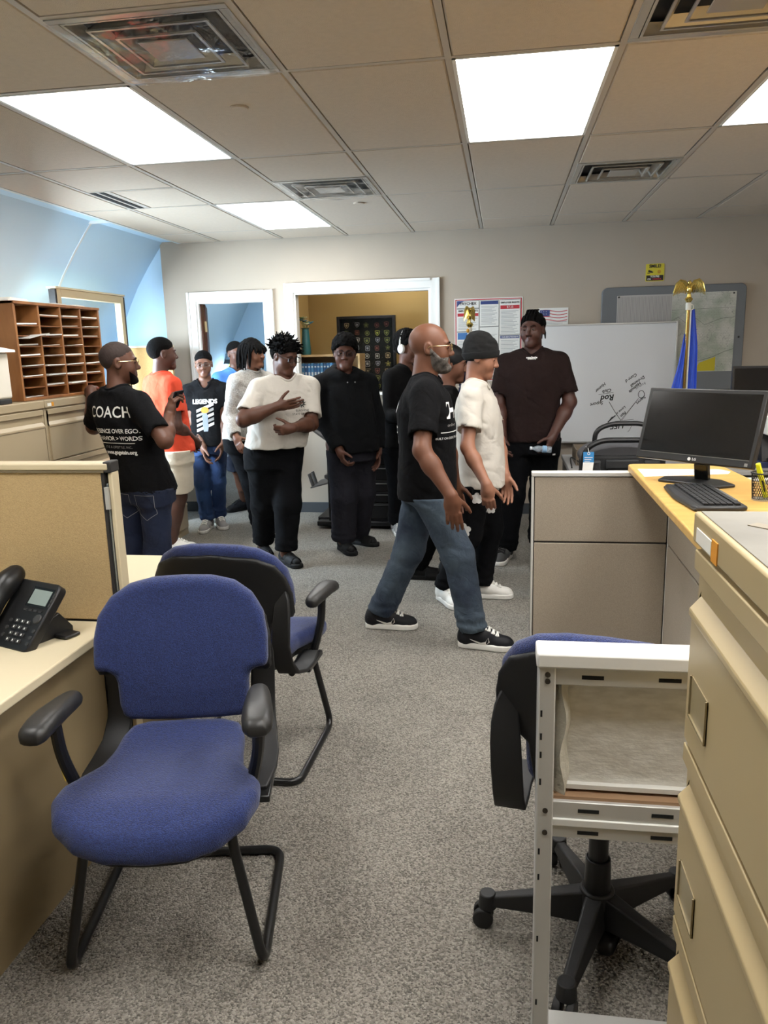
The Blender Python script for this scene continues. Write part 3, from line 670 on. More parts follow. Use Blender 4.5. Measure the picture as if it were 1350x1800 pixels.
poly = arc((.625, 3.745), .04, 180, 90, 6)[::1]+[(.93, 3.785), (1.00, 3.70), (1.02, 3.30), (1.08, 3.10), (1.30, 2.95), (1.9, 2.95), (1.9, 1.55), (.55, 1.55)]
ob('top', MB().prism(poly[::-1], (0, 0, .968), (1, 0, 0), (0, 1, 0), .032), maple, T, .006, 3)
ob('support', MB().box(.86, 1.85, 2.0, 2.03, 0, .968).box(.86, .89, 2.03, 3.4, 0, .968), M('panel_plain', (168, 158, 144), .7), T)
# ---- monitor
mon_b = M('monitor_black', (34, 33, 33), .4); scr = M('screen_off', (26, 25, 25), .16, spec=.6)
def monitor(name, label, c, rotz, W, H, base_z, cz, tilt=0., roll=0., mark=None, text_=None, bez=.016, foot=True):
    """screen of W x H centred at height cz, standing on base_z; local -y is the front"""
    T = thing(name, label, 'monitor', (c[0], c[1], base_z), rotz)
    R = Matrix.Translation((0, 0, cz-base_z)) @ Matrix.Rotation(math.radians(roll), 4, 'Y') @ Matrix.Rotation(math.radians(tilt), 4, 'X')
    def O(nm, m, mt, bv=0.): 
        o = ob(nm, m, mt, T, bv, world=False); o.matrix_local = R; return o
    hs = O('housing', MB().box(-W/2, W/2, -.012, .018, -H/2, H/2).box(-W*.3, W*.3, .018, .045, -H*.34, H*.25), mon_b, .004)
    O('screen', MB().box(-W/2+bez, W/2-bez, -.0126, -.010, -H/2+bez*2.0, H/2-bez), scr)
    O('bezel_glint_strip', MB().box(-W/2+bez, W/2-bez, -.0138, -.012, -H/2+bez*1.8, -H/2+bez*1.95), M('bezel_glint', (120, 118, 114), .3, .5))  # glint along the lower bezel put in as a paler strip
    if foot:
        P = [(-.13, -.07), (.13, -.055), (.155, .02), (.06, .09), (-.07, .09), (-.155, .01)]
        ob('stand_base', MB().prism(P, (0, 0, 0), (1, 0, 0), (0, 1, 0), .012), mon_b, T, .004, world=False)
        ob('stand_neck', MB().rings([[(-.03+k, y-.012, z), (.03+k, y-.012, z), (.03+k, y+.012, z), (-.03+k, y+.012, z)] for z, y, k in ((.01, .045, .0), (.07, .035, 0), (cz-base_z-H*.25, .03, 0))]), M('neck_gloss', (20, 20, 20), .12), T, .004, world=False)
    return T, R
mT, mR = monitor('computer_monitor', 'black desktop monitor with dark screen on the wooden worktop', (.775, 3.24), -44, .505, .30, 1.0, 1.232, -17, 0)
lgm = M('logo_white', (230, 230, 228), .4)
def on_screen(nm, s, size, x, z, y=-.0145):
    me = text_mesh(s, size, extrude=.0004, bold=.0004); me.transform(mR @ Matrix.Translation((x, y, z)) @ Matrix.Rotation(math.pi/2, 4, 'X')); me.materials.append(lgm)
    o = bpy.data.objects.new(nm, me); COL.objects.link(o); o.parent = mT
on_screen('logo', 'LG', .014, .016, -.136)
o = ob('logo_disc', MB().cyl((-.006, -.0125, -.136), (-.006, -.0142, -.136), .0068, n=18), lgm, mT, world=False); o.matrix_local = mR
o = ob('badge', MB().box(.222, .234, -.0135, -.012, -.143, -.131), M('badge_grey', (140, 140, 138), .4), mT, world=False); o.matrix_local = mR
# ---- keyboard
T = thing('keyboard', 'black computer keyboard with palm rest in front of the monitor', 'keyboard', (.715, 2.905, 1.0), -88)
kb = M('keyboard_black', (38, 38, 39), .4); key = M('key_black', (24, 24, 25), .5)
P = [(-.225, -.075), (-.18, -.085), (0, -.095), (.18, -.085), (.225, -.075), (.228, .06), (.21, .095), (-.21, .095), (-.228, .06)]
ob('case', MB().prism(P, (0, 0, .002), (1, 0, 0), (0, 1, 0), .016), kb, T, .006, 3, world=False)
ob('palm_rest', MB().rings([[(x, -.10+abs(x)*.08, .003), (x, -.10+abs(x)*.08, .010), (x, -.055, .020), (x, -.05, .003)] for x in np.linspace(-.22, .22, 12)]), kb, T, .003, world=False)
kk = MB()
for r_, (y, n_) in enumerate(((-.038, 11), (-.018, 15), (.002, 15), (.022, 15), (.042, 15), (.066, 15))):
    w_ = .40/n_
    for c in range(n_): kk.box(-.2+c*w_+.0015, -.2+(c+1)*w_-.0015, y-.008, y+.008, .018, .0245)
tag(ob('keys', kk, key, T, world=False), kind='stuff')
ob('media_bar', MB().box(-.12, .12, .078, .09, .018, .021), M('media_silver', (120, 121, 122), .35, .4), T, .001, world=False)
# ---- paper, pen cup, highlighter
ob_p = MB().prism([(.60, 3.40), (.96, 3.47), (.985, 3.53), (.955, 3.60), (.605, 3.61)], (0, 0, 1.0005), (1, 0, 0), (0, 1, 0), .0012)
pp = tag(ob('paper_sheet', ob_p, M('paper_white', (240, 238, 232), .8)), 'white paper sheet lying on the worktop behind the monitor', 'paper')
for x, y in ((.70, 3.47), (.76, 3.475), (.83, 3.53)): ob('handwriting', MB().tube([(x+.04*t, y+.012*math.sin(t*17)+.004*math.sin(t*41), 1.0022) for t in np.linspace(0, 1, 24)], .0011, 4), M('pencil_grey', (170, 168, 166), .8), pp)
mesh_m = M('cup_mesh_black', (30, 30, 31), .45, .4)
T = thing('pen_cup', 'black wire mesh pen cup on the worktop at the right edge', 'pen cup', (.925, 2.90, 1.0))
cm = MB(); n = 36
for k in range(n):
    a = 2*math.pi*k/n
    for s_ in (-1, 1):
        cm.tube([(math.cos(a+s_*t*.9)*(.035+.007*t), math.sin(a+s_*t*.9)*(.035+.007*t), .003+.095*t) for t in np.linspace(0, 1, 6)], .0007, 4)
tag(ob('mesh_wall', cm, mesh_m, T, world=False), kind='stuff')
ob('rim', MB().tube([(math.cos(a)*.043, math.sin(a)*.043, .099) for a in np.linspace(0, 2*math.pi, 25)[:-1]], .0025, 8, closed=True), mesh_m, T, world=False)
ob('base', MB().lathe([(0, 0), (.036, 0), (.037, .005), (0, .005)], n=28), M('cup_base', (170, 168, 160), .4, .3), T, world=False)
T = thing('highlighter', 'yellow highlighter pen standing in the mesh cup', 'pen', (.925, 2.90, 1.006))
hy = M('highlighter_yellow', (226, 232, 40), .35)
a, b = v3(.012, .004, .004), v3(-.028, -.012, .128); d = unit(b-a)
ob('barrel', MB().cyl(a, a+d*.085, .0085, .009), hy, T, .001, world=False); ob('cap', MB().cyl(a+d*.085, b, .0105, .0085).bar(a+d*.09+v3(0, -.011, 0), b-d*.005+v3(0, -.011, 0), .006, .003), hy, T, .001, world=False)
ob('print', MB().obox(a+d*.045+v3(-.001, -.0088, 0), d, (0, 1, 0), (d[2], 0, -d[0]), .022, .0008, .003), M('print_black', (30, 30, 30), .5), T, world=False)

# ================================================================== left foreground: desk, fabric partition, telephone
cream = M('desk_cream', (216, 203, 172), .4, var=.02, vscale=2); desk_pan = M('desk_panel_taupe', (142, 124, 92), .5, var=.03, vscale=1.5)
T = thing('desk', 'cream topped desk with taupe modesty panel at the left edge', 'desk', (-1.7, 1.5, 0))
ob('top', MB().box(-2.3, -1.232, -.6, 2.19, .70, .73), cream, T, .005, 3)
ob('modesty_panel', MB().box(-1.30, -1.28, -.55, 2.17, 0, .70), desk_pan, T, .002)
ob('end_panel', MB().box(-2.28, -1.30, 2.14, 2.165, 0, .70), desk_pan, T, .002)
ob('scuff_mark', MB().obox((-1.2795, 1.90, .36), (0, 1, .3), (0, -.3, 1), (1, 0, 0), .012, .022, .0004).obox((-1.2795, 1.915, .37), (0, 1, -.8), (0, .8, 1), (1, 0, 0), .014, .003, .0004), M('scuff_yellow', (206, 178, 70), .8), T)
T = thing('desk', 'second cream desk behind the tan fabric partition', 'desk', (-1.7, 2.6, 0))
ob('top', MB().box(-2.3, -1.335, 2.24, 2.99, .70, .73), cream, T, .005, 3)
ob('end_panel', MB().box(-1.40, -1.38, 2.26, 2.97, 0, .70), desk_pan, T, .002); ob('end_panel', MB().box(-2.28, -2.26, 2.26, 2.97, 0, .70), desk_pan, T, .002); ob('modesty_panel', MB().box(-2.26, -1.40, 2.93, 2.95, .1, .70), desk_pan, T, .002)
tanfab = weave('panel_tan_fabric', (203, 176, 128), (176, 150, 106), 260, .45, .95, (1, 1, 3.2))
T = thing('partition_panel', 'tan fabric cubicle partition behind the telephone', 'partition', (-1.75, 2.215, 0))
tcap = M('panel_cap_cream', (206, 192, 160), .4); chrome = M('post_aluminium', (150, 156, 160), .25, .8)
ob('core', MB().box(-2.3, -1.25, 2.195, 2.235, 0, 1.21), dark, T)
ob('fabric_face', MB().box(-2.3, -1.232, 2.190, 2.199, .735, 1.218), tanfab, T, .003); ob('fabric_face', MB().box(-2.3, -1.24, 2.231, 2.24, .735, 1.212), tanfab, T, .003)
ob('top_cap', MB().box(-2.3, -1.205, 2.185, 2.245, 1.222, 1.246), tcap, T, .006, 3)
ob('cap_shade_strip', MB().box(-2.3, -1.22, 2.184, 2.246, 1.217, 1.222), M('cap_shadow', (120, 108, 84), .6), T)  # darker strip stands in for the shade below the cap
ob('end_cap', MB().box(-1.222, -1.196, 2.187, 2.243, 1.215, 1.25), dark, T, .004)
ob('end_post', MB().box(-1.232, -1.222, 2.19, 2.24, 0, 1.216), dark, T); ob('end_post', MB().box(-1.222, -1.214, 2.196, 2.236, .0, 1.18), chrome, T, .001); ob('end_post', MB().box(-1.212, -1.198, 2.195, 2.24, 0, 1.216), tcap, T, .003)
ob('latch', MB().box(-1.2235, -1.2115, 2.186, 2.198, 1.10, 1.17), M('latch_grey', (190, 190, 186), .4, .3), T)
# ---- desk telephone
ph = M('phone_black', (24, 24, 25), .38); 
T = thing('telephone', 'black office desk telephone with handset and small grey display', 'telephone', (-1.425, 2.03, .73), -20)
R = Matrix.Translation((0, 0, .075)) @ Matrix.Rotation(math.radians(48), 4, 'X')
def O(nm, m, mt, bv=.0, par=None):
    o = ob(nm, m, mt, par or T, bv, world=False)
    if par is None: o.matrix_local = R
    return o
bd = O('body', MB().prism(rrect(-.095, .095, -.115, .105, .02), (0, 0, -.012), (1, 0, 0), (0, 1, 0), .03), ph, .004)
ob('foot', MB().rings([[(x, -.06, 0), (x, .10, 0), (x, .10, .018), (x, .055, .075), (x, -.01, .055)] for x in (-.06, .07)]), ph, T, .004, world=False)
O('display', MB().box(-.005, .075, .030, .078, .018, .0195), M('lcd_grey', (138, 150, 146), .2))
O('display_bezel', MB().box(-.012, .082, .022, .086, .0175, .0185), M('bezel_black', (14, 14, 14), .25))
ks = MB(); km = M('phone_key', (58, 58, 58), .4)
for r_ in range(4):
    for c in range(3): ks.box(-.005+c*.024-.008, -.005+c*.024+.008, -.028-r_*.02-.006, -.028-r_*.02+.006, .018, .0225)
tag(O('keypad', ks, km, .001), kind='stuff')
kd = MB()
for r_ in range(4):
    for c in range(3): kd.box(-.005+c*.024-.002, -.005+c*.024+.002, -.028-r_*.02-.003, -.028-r_*.02+.003, .0225, .0229)
tag(O('key_digits', kd, M('digit_white', (225, 225, 220), .5)), kind='stuff')
for c in range(4): O('soft_key', MB().box(-.006+c*.022, .008+c*.022, .008, .014, .018, .021), km)
for r_ in range(3): O('function_key', MB().cyl((-.036, -.03-r_*.024, .018), (-.036, -.03-r_*.024, .021), .006, n=12), km); O('function_key', MB().cyl((.082, -.05-r_*.02, .018), (.082, -.05-r_*.02, .021), .006, n=12), km)
for r_ in range(3): O('line_key', MB().box(.086, .092, .03+r_*.016, .04+r_*.016, .018, .021), km)
O('navigation_ring', MB().cyl((.07, -.012, .018), (.07, -.012, .022), .016, .014, 20), km, .001)
text('brand', 'polycom', .013, (0, 0, 0), (1, 0, 0), (0, 1, 0), M('digit_white', (225, 225, 220), .5), T).matrix_local = R @ Matrix.Translation((.04, .094, .0188))
F = Field(axis(-.17, -.05, .005), axis(-.16, .16, .005), axis(-.02, .09, .005))
F.cone((-.105, -.115, .034), (-.105, -.07, .046), .027, .025, 0); F.cone((-.105, -.07, .046), (-.105, 0, .055), .025, .023, .05); F.cone((-.105, 0, .055), (-.105, .07, .046), .023, .025, .05); F.cone((-.105, .07, .046), (-.105, .11, .034), .025, .027, .05)
hme = F.mesh('handset'); hme.materials.append(ph); o = inst('handset', hme, T); o.matrix_local = R
ob('stand_flap', MB().box(.06, .12, .03, .085, .002, .012), ph, T, .004, world=False)
cs = [(-.10, -.12, .05), (-.12, -.17, .02), (-.10, -.24, .012), (-.04, -.30, .012), (-.01, -.34, .012), (-.06, -.39, .012), (-.16, -.42, .012), (-.3, -.43, .012)]
def curve_pts(P, n=16):
    P = [v3(*p) for p in P]; out = []
    for i in range(len(P)-1):
        a, b, c, d = P[max(i-1, 0)], P[i], P[i+1], P[min(i+2, len(P)-1)]
        for t in (k/n for k in range(n)): out.append(.5*((2*b)+(c-a)*t+(2*a-5*b+4*c-d)*t*t+(3*b-a-3*c+d)*t**3))
    return out+[P[-1]]
cp = curve_pts(cs, 60); coil = []
for i, p in enumerate(cp):
    t = unit(cp[min(i+1, len(cp)-1)]-cp[max(i-1, 0)]); a = unit(np.cross(t, v3(0, 0, 1))); b = np.cross(t, a)
    ph_ = i*1.15; coil.append(p+(a*math.cos(ph_)+b*math.sin(ph_))*.007)
ob('coiled_cord', MB().tube(coil, .0018, 5), ph, T, world=False)
# ================================================================== left wall: file cabinets, mail sorter, open frame
ORD = ['first', 'second', 'third', 'fourth', 'fifth', 'sixth', 'seventh', 'eighth', 'ninth', 'tenth', 'eleventh', 'twelfth']
steel2 = M('file_steel_taupe', (168, 152, 124), .4, var=.02, vscale=1.5)
lateral_file('taupe steel file cabinet at the left edge below the wooden mail sorter', -2.60, -3.05, 3.18, 4.085, 1.327, 4, m=steel2, face=1, labels=False, group='taupe file cabinets along the curved wall')
c2 = lateral_file('taupe steel file cabinet the man in the COACH shirt leans on', -2.60, -3.05, 4.095, 5.0, 1.327, 4, m=steel2, face=1, labels=False, group='taupe file cabinets along the curved wall')
ob('paper_tab', MB().box(-2.60, -2.5985, 4.115, 4.155, 1.292, 1.310), M('tab_white', (228, 224, 214), .6), c2); ob('orange_sticker', MB().box(-2.60, -2.5985, 4.157, 4.18, 1.29, 1.314), M('sticker_orange', (222, 150, 44), .5), c2)
lateral_file('low taupe file cabinet by the doorway behind the orange shirt', -2.76, -3.2, 5.45, 6.33, .72, 2, m=steel2, face=1, labels=False, group='taupe file cabinets along the curved wall')
oak = wood('sorter_oak', (160, 108, 62), (130, 82, 44), 3.2, (2, 2, .5), .42); oak2 = wood('sorter_shelf', (140, 88, 48), (116, 70, 36), 4, (2, 2, 1), .5)
SX0, SX1, SY0, SY1, SZ0, SZ1 = -3.01, -2.665, 4.00, 4.925, 1.329, 1.879
T = thing('mail_sorter', 'oak pigeonhole mail sorter with four columns standing on the file cabinets', 'sorter', (-2.84, 4.46, SZ0))
ob('side_panel', MB().box(SX0, SX1, SY0, SY0+.018, SZ0, SZ1), oak, T, .002); ob('side_panel', MB().box(SX0, SX1, SY1-.018, SY1, SZ0, SZ1), oak, T, .002)
ob('top_board', MB().box(SX0, SX1+.006, SY0, SY1, SZ1-.016, SZ1), oak, T, .002); ob('bottom_board', MB().box(SX0, SX1, SY0+.018, SY1-.018, SZ0, SZ0+.016), oak, T, .002)
ob('back_board', MB().box(SX0, SX0+.008, SY0+.018, SY1-.018, SZ0, SZ1), oak2, T)
cw = (SY1-SY0-.018)/4; rh = (SZ1-SZ0-.03)/9
for c in range(1, 4): y = SY0+.009+c*cw; ob('divider', MB().box(SX0+.008, SX1, y-.008, y+.008, SZ0+.016, SZ1-.016), oak, T, .002)
sme = None; papers = M('paper_white', (240, 238, 232), .8); papers2 = M('paper_grey', (206, 204, 200), .8); rp = random.Random(21)
for c in range(4):
    ya, yb = SY0+.009+c*cw+.008, SY0+.009+(c+1)*cw-.008
    for r_ in range(1, 9):
        if c == 0 and r_ == 1: continue
        z = SZ1-.016-r_*rh
        if sme is None: o = ob('shelf', MB().box(-.165, .165, -(yb-ya)/2, (yb-ya)/2, -.003, .003), oak2, T, world=False); sme = o.data
        else: o = inst('shelf', sme, T)
        o.location = (-2.835+2.84, (ya+yb)/2-4.46, z-SZ0)
    for r_ in range(1, 10):
        if c == 0 and r_ in (1, 3): continue
        if rp.random() < .12: continue
        z = SZ1-.016-r_*rh+.004 if r_ < 9 else SZ0+.017; h = rp.choice((.003, .005, .008)); out = rp.uniform(-.02, .006); w_ = rp.uniform(.0, .03)
        lift = rp.uniform(0, .006)
        m = MB().rings([[(SX1-.27, y, z), (SX1-.1, y, z), (SX1+out, y, z+q), (SX1+out, y, z+q+h), (SX1-.1, y, z+h), (SX1-.27, y, z+h)] for y, q in ((ya+.006+w_, 0), (yb-.006, lift))])
        tag(ob('paper_stack', m, rp.choice((papers, papers, papers2))), 'papers in the %s slot from the top of the oak sorter\'s %s column' % (ORD[r_-1], ORD[c]), 'papers', 'papers in the mail sorter')
ya, yb = SY0+.02, SY0+.009+cw
tag(ob('envelope', MB().rings([[(SX1-.2, y, 1.69-q*.2), (SX1+.05, y+.02, 1.702-q*.6), (SX1+.05, y+.02, 1.706-q*.6), (SX1-.2, y, 1.694-q*.2)] for y, q in ((ya, .05), ((ya+yb)/2, .02), (yb-.01, .0))]), papers2), 'large pale envelope sticking out of the sorter column at the left', 'envelope', 'papers in the mail sorter')
for k, (y, x, w_, l, h, a, lb) in enumerate(((4.12, -2.86, .15, .11, .02, 4, 'thick stack of papers on top of the oak sorter at its left end'), (4.50, -2.80, .12, .07, .008, -8, 'thin dark edged papers on top of the oak sorter near its middle'), (4.78, -2.82, .11, .08, .012, 6, 'small stack of papers on top of the oak sorter at its right end'))):
    m = MB(); a = math.radians(a)
    for q in range(3): aa = a+q*.05; m.obox((x, y, SZ1+.001+h*(q+.5)/3), (math.cos(aa), math.sin(aa), 0), (-math.sin(aa), math.cos(aa), 0), (0, 0, 1), w_-.004*q, l, h/6.2)
    tag(ob('paper_stack', m, papers if k != 1 else papers2), lb, 'papers', 'papers on top of the sorter')
cr = M('machine_cream', (226, 220, 206), .5)
T = thing('label_machine', 'cream plastic machine with a slanted paper tray on the cabinet at the left edge', 'machine', (-2.78, 3.73, 1.329))
ob('body', MB().box(-2.93, -2.62, 3.60, 3.84, 1.356, 1.60), cr, T, .012, 3); ob('base', MB().box(-2.92, -2.625, 3.61, 3.835, 1.329, 1.356), M('machine_base', (50, 50, 52), .5), T, .004)
ob('paper_tray', MB().rings([[(-2.95, y, 1.665), (-2.59, y, 1.60), (-2.59, y, 1.612), (-2.95, y, 1.68)] for y in (3.58, 3.86)]), papers, T)
# ---- open tan frame in front of the curved wall, and a tan fabric panel
ftan = M('frame_tan', (188, 172, 136), .45)
T = thing('partition_frame', 'tall empty tan partition frame standing behind the mail sorter', 'partition', (-3.4, 6.15, 0))
for y in (5.63, 6.63): ob('post', MB().box(-3.43, -3.37, y, y+.055, 0, 2.08), ftan, T, .004)
ob('top_rail', MB().box(-3.43, -3.37, 5.685, 6.63, 2.02, 2.08), ftan, T, .004); ob('top_cap', MB().box(-3.44, -3.36, 5.60, 6.70, 2.08, 2.095), tcap, T, .003)
ob('middle_rail', MB().box(-3.43, -3.37, 5.685, 6.63, 1.02, 1.08), ftan, T, .004); ob('bottom_rail', MB().box(-3.43, -3.37, 5.685, 6.63, .02, .10), ftan, T, .004)
for y in (5.605, 6.687): ob('edge_strip', MB().box(-3.425, -3.372, y, y+.024, 0, 2.075), dark, T)
T = thing('partition_panel', 'tan fabric panel in the corner behind the orange shirt', 'partition', (-3.2, 6.85, 0))
ob('fabric_face', MB().box(-3.62, -3.02, 6.83, 6.87, .08, 1.63), weave('panel_cork_fabric', (196, 162, 108), (176, 142, 90), 300, .3), T, .003)
ob('top_cap', MB().box(-3.63, -3.01, 6.82, 6.88, 1.63, 1.648), tcap, T, .003); ob('base', MB().box(-3.62, -3.02, 6.82, 6.88, 0, .08), tcap, T, .003)
T = thing('wall_thermostat', 'small black box on the wall left of the doorway', 'thermostat', (-3.08, WALL_Y, 1.2)); ob('case', MB().box(-3.11, -3.05, WALL_Y-.025, WALL_Y, 1.16, 1.27), shell_m, T, .003); ob('screen', MB().box(-3.10, -3.06, WALL_Y-.0265, WALL_Y-.024, 1.21, 1.25), M('lcd_grey', (138, 150, 146), .2), T)

# ================================================================== copier and cabinet under the inner window
cop = M('copier_black', (28, 28, 30), .4, spec=.4); cop2 = M('copier_grey', (92, 92, 94), .45); coph = M('copier_handle', (150, 150, 150), .3, .6)
T = thing('copier', 'large black office copier with paper drawers behind the black hoodie', 'copier', (-1.235, 6.85, 0))
cx0, cx1, cy0, cy1 = -1.545, -.925, 6.56, 7.16
ob('body', MB().box(cx0, cx1, cy0+.02, cy1, .06, .80), cop, T, .008); ob('base', MB().box(cx0-.10, cx1+.01, cy0-.02, cy1, .03, .07).box(cx0-.12, cx0, cy0+.10, cy0+.5, .02, .085), cop, T, .006)
for k, (z0, z1) in enumerate(((.10, .235), (.245, .335), (.345, .435), (.445, .57), (.58, .71))):
    d = ob('drawer', MB().box(cx0+.01, cx1-.01, cy0, cy0+.02, z0, z1), cop, T, .004)
    ob('handle', MB().box(cx0+.24, cx1-.05, cy0-.006, cy0+.001, z1-.03, z1-.022) if k else MB().box(cx0+.2, cx1-.05, cy0-.004, cy0+.001, z1-.02, z1-.014), coph if k else cop2, d, .002)
ob('output_gap', MB().box(cx0+.03, cx1-.03, cy0+.001, cy0+.02, .715, .745), M('slot_black', (18, 18, 18), .8), T)
ob('trim_line', MB().box(cx0+.2, cx1-.005, cy0-.004, cy0+.02, .755, .765), coph, T); ob('trim_line', MB().box(cx0+.2, cx1-.005, cy0-.004, cy0+.02, .79, .797), coph, T)
ob('scanner', MB().box(cx0, cx1, cy0, cy1, .80, .93), cop, T, .01); ob('document_feeder', MB().box(cx0+.02, cx1-.02, cy0+.08, cy1, .935, 1.04), cop, T, .02, 3)
ob('feeder_tray', MB().rings([[(cx0+.05, y, 1.05), (cx1-.2, y, 1.045), (cx1-.2, y, 1.055), (cx0+.05, y, 1.08)] for y in (cy0+.15, cy1-.08)]), cop2, T)
ob('control_panel', MB().rings([[(x, cy0-.10, .90), (x, cy0, .93), (x, cy0+.02, .965), (x, cy0-.09, .925)] for x in (-1.20, cx1-.02)]), cop, T, .004)
ob('control_screen', MB().rings([[(x, cy0-.075, .934), (x, cy0-.005, .959), (x, cy0-.005, .961), (x, cy0-.075, .936)] for x in (-1.08, -.97)]), M('panel_pale', (210, 214, 216), .3), T)
ob('bypass_tray', MB().rings([[(cx0, y, .775), (cx0-.22, y, .935), (cx0-.225, y, .955), (cx0, y, .80)] for y in (cy0+.06, cy1-.12)]), cop2, T, .004)
ob('tray_guide', MB().rings([[(cx0-.02, y, .80), (cx0-.17, y, .91), (cx0-.16, y, .925), (cx0-.02, y, .83)] for y in (cy0+.15, cy0+.19)]), cop, T)
f_ = ob('finisher_tray', MB().rings([[(cx0, y, .395), (cx0-.175, y, .35), (cx0-.175, y, .362), (cx0, y, .412)] for y in (cy0+.08, cy1-.12)]), cop2, T, .003)
ob('tray_stop', MB().rings([[(cx0-.165, y, .36), (cx0-.20, y, .475), (cx0-.185, y, .48), (cx0-.15, y, .365)] for y in (cy0+.10, cy0+.16)]), cop2, f_); ob('tray_stop', MB().rings([[(cx0-.165, y, .36), (cx0-.20, y, .475), (cx0-.185, y, .48), (cx0-.15, y, .365)] for y in (cy0+.22, cy0+.28)]), cop2, f_)
ob('tray_arm', MB().rings([[(cx0, y, .41), (cx0-.05, y, .44), (cx0-.05, y, .465), (cx0, y, .475)] for y in (cy0+.12, cy0+.3)]), cop2, f_)
for x in (cx0+.06, cx1-.06):
    for y in (cy0+.05, cy1-.08): ob('caster', MB().cyl((x-.012, y, .025), (x+.012, y, .025), .025), shell_m, T)
T = thing('file_cabinet', 'narrow pale cabinet beside the copier behind the walking man', 'cabinet', (-.72, 6.9, 0)); pale = M('cabinet_pale', (206, 200, 184), .45)
ob('body', MB().box(-.90, -.50, 6.64, 7.18, 0, .84), pale, T, .004)
for k in range(3): d = ob('drawer', MB().box(-.89, -.51, 6.622, 6.64, .05+k*.265, .305+k*.265), pale, T, .004); ob('handle', MB().box(-.75, -.65, 6.605, 6.615, .225+k*.265, .24+k*.265).box(-.75, -.745, 6.605, 6.624, .225+k*.265, .24+k*.265).box(-.655, -.65, 6.605, 6.624, .225+k*.265, .24+k*.265), coph, d)

# ================================================================== display room seen through the inner window
T = thing('bookcase', 'pale wooden shelf with blue books behind the inner window', 'shelf', (-1.78, 7.72, 0)); shw = wood('shelf_beech', (196, 166, 118), (180, 148, 100), 3, (.6, 3, 3), .5)
for z in (1.235, 1.525): ob('shelf', MB().box(-2.05, -1.42, 7.56, 7.86, z-.022, z), shw, T, .002)
for x in (-2.07, -1.42): ob('side_panel', MB().box(x, x+.02, 7.56, 7.86, 0, 1.525), shw, T, .002)
ob('shelf', MB().box(-2.05, -1.42, 7.56, 7.86, .6, .62), shw, T, .002)
ob('back_panel', MB().box(-2.05, -1.42, 7.85, 7.86, 0, 1.525), shw, T)
bkm = [M('book_blue_a', (60, 120, 176), .5), M('book_blue_b', (76, 140, 190), .5), M('book_blue_c', (46, 96, 150), .5)]; sp = M('spine_print', (214, 226, 232), .6)
x = -2.035
for k in range(12):
    w_ = .030; h = .205+.004*math.sin(k*2.1)
    b = thing('book', 'blue bound volume, %s from the left on the shelf behind the glass' % ORD[k], 'book', (x+w_/2, 7.70, 1.235), group='row of blue volumes')
    ob('cover', MB().box(x+.001, x+w_-.001, 7.60, 7.80, 1.235, 1.235+h), bkm[k % 3], b, .003)
    ob('pages', MB().box(x+.004, x+w_-.004, 7.605, 7.803, 1.2365, 1.235+h+.0005), papers, b)
    for z0, z1 in ((.03, .045), (.085, .12), (.165, .18)): ob('spine_band', MB().box(x+.006, x+w_-.006, 7.5985, 7.6005, 1.235+z0, 1.235+z1), sp, b)
    x += w_+.002
T = thing('flower_vase', 'tall teal vase with blue and cream flowers on the bookcase', 'vase', (-1.96, 7.66, 1.525)); teal = M('vase_teal', (46, 104, 108), .3)
ob('vase', MB().lathe([(.0, 0), (.042, 0), (.05, .02), (.044, .10), (.038, .19), (.034, .25), (.045, .262), (.04, .262), (.03, .25), (0, .1)], n=20), teal, T, world=False)
fm = [M('petal_%d' % i, c, .7) for i, c in enumerate(((70, 130, 150), (60, 110, 140), (206, 204, 160), (110, 140, 90)))]
for k in range(11):
    a, r_ = k*2.4, .012+.0055*k; c = v3(r_*math.cos(a), r_*math.sin(a), .30+.075*((k*7) % 5)/5); m = MB()
    for q in range(7): b_ = q*.9; m.obox(c+v3(.014*math.cos(b_), .014*math.sin(b_), .004*math.sin(q*2)), (math.cos(b_), math.sin(b_), .4), (-math.sin(b_), math.cos(b_), 0), (-.4*math.cos(b_), -.4*math.sin(b_), 1), .014, .010, .0025)
    m.ell(c, (.009, .009, .008), 8, 6); fl = ob('flower', m, fm[k % 4], T, world=False); ob('stem', MB().tube([(0, 0, .2), tuple(c*v3(.6, .6, 1)-v3(0, 0, .05)), tuple(c)], .002, 5), fm[3], fl, world=False)
T = thing('patch_display_case', 'black framed display case of uniform patches behind the inner window', 'display case', (-1.41, 8.05, 1.12)); frm = M('case_black', (26, 26, 28), .35)
dx0, dx1, dz0, dz1, dy = -1.71, -1.10, 1.11, 1.90, 8.02
for nm, q in (('frame_side', (dx0, dx0+.03, dz0, dz1)), ('frame_side', (dx1-.03, dx1, dz0, dz1)), ('frame_rail', (dx0+.03, dx1-.03, dz1-.03, dz1)), ('frame_rail', (dx0+.03, dx1-.03, dz0, dz0+.03))): ob(nm, MB().box(q[0], q[1], dy-.04, dy+.03, q[2], q[3]), frm, T, .003)
ob('backing', MB().box(dx0+.01, dx1-.01, dy+.015, dy+.03, dz0+.01, dz1-.01), M('case_felt', (40, 42, 40), .95), T)
struct('trim_display_ledge', MB().box(-2.05, -.6, 7.95, 8.3, 1.08, 1.108), shw, 'ledge that carries the display case')
pc = [(214, 214, 204), (190, 200, 90), (200, 190, 90), (180, 184, 190), (150, 160, 90), (210, 190, 150), (150, 90, 80)]
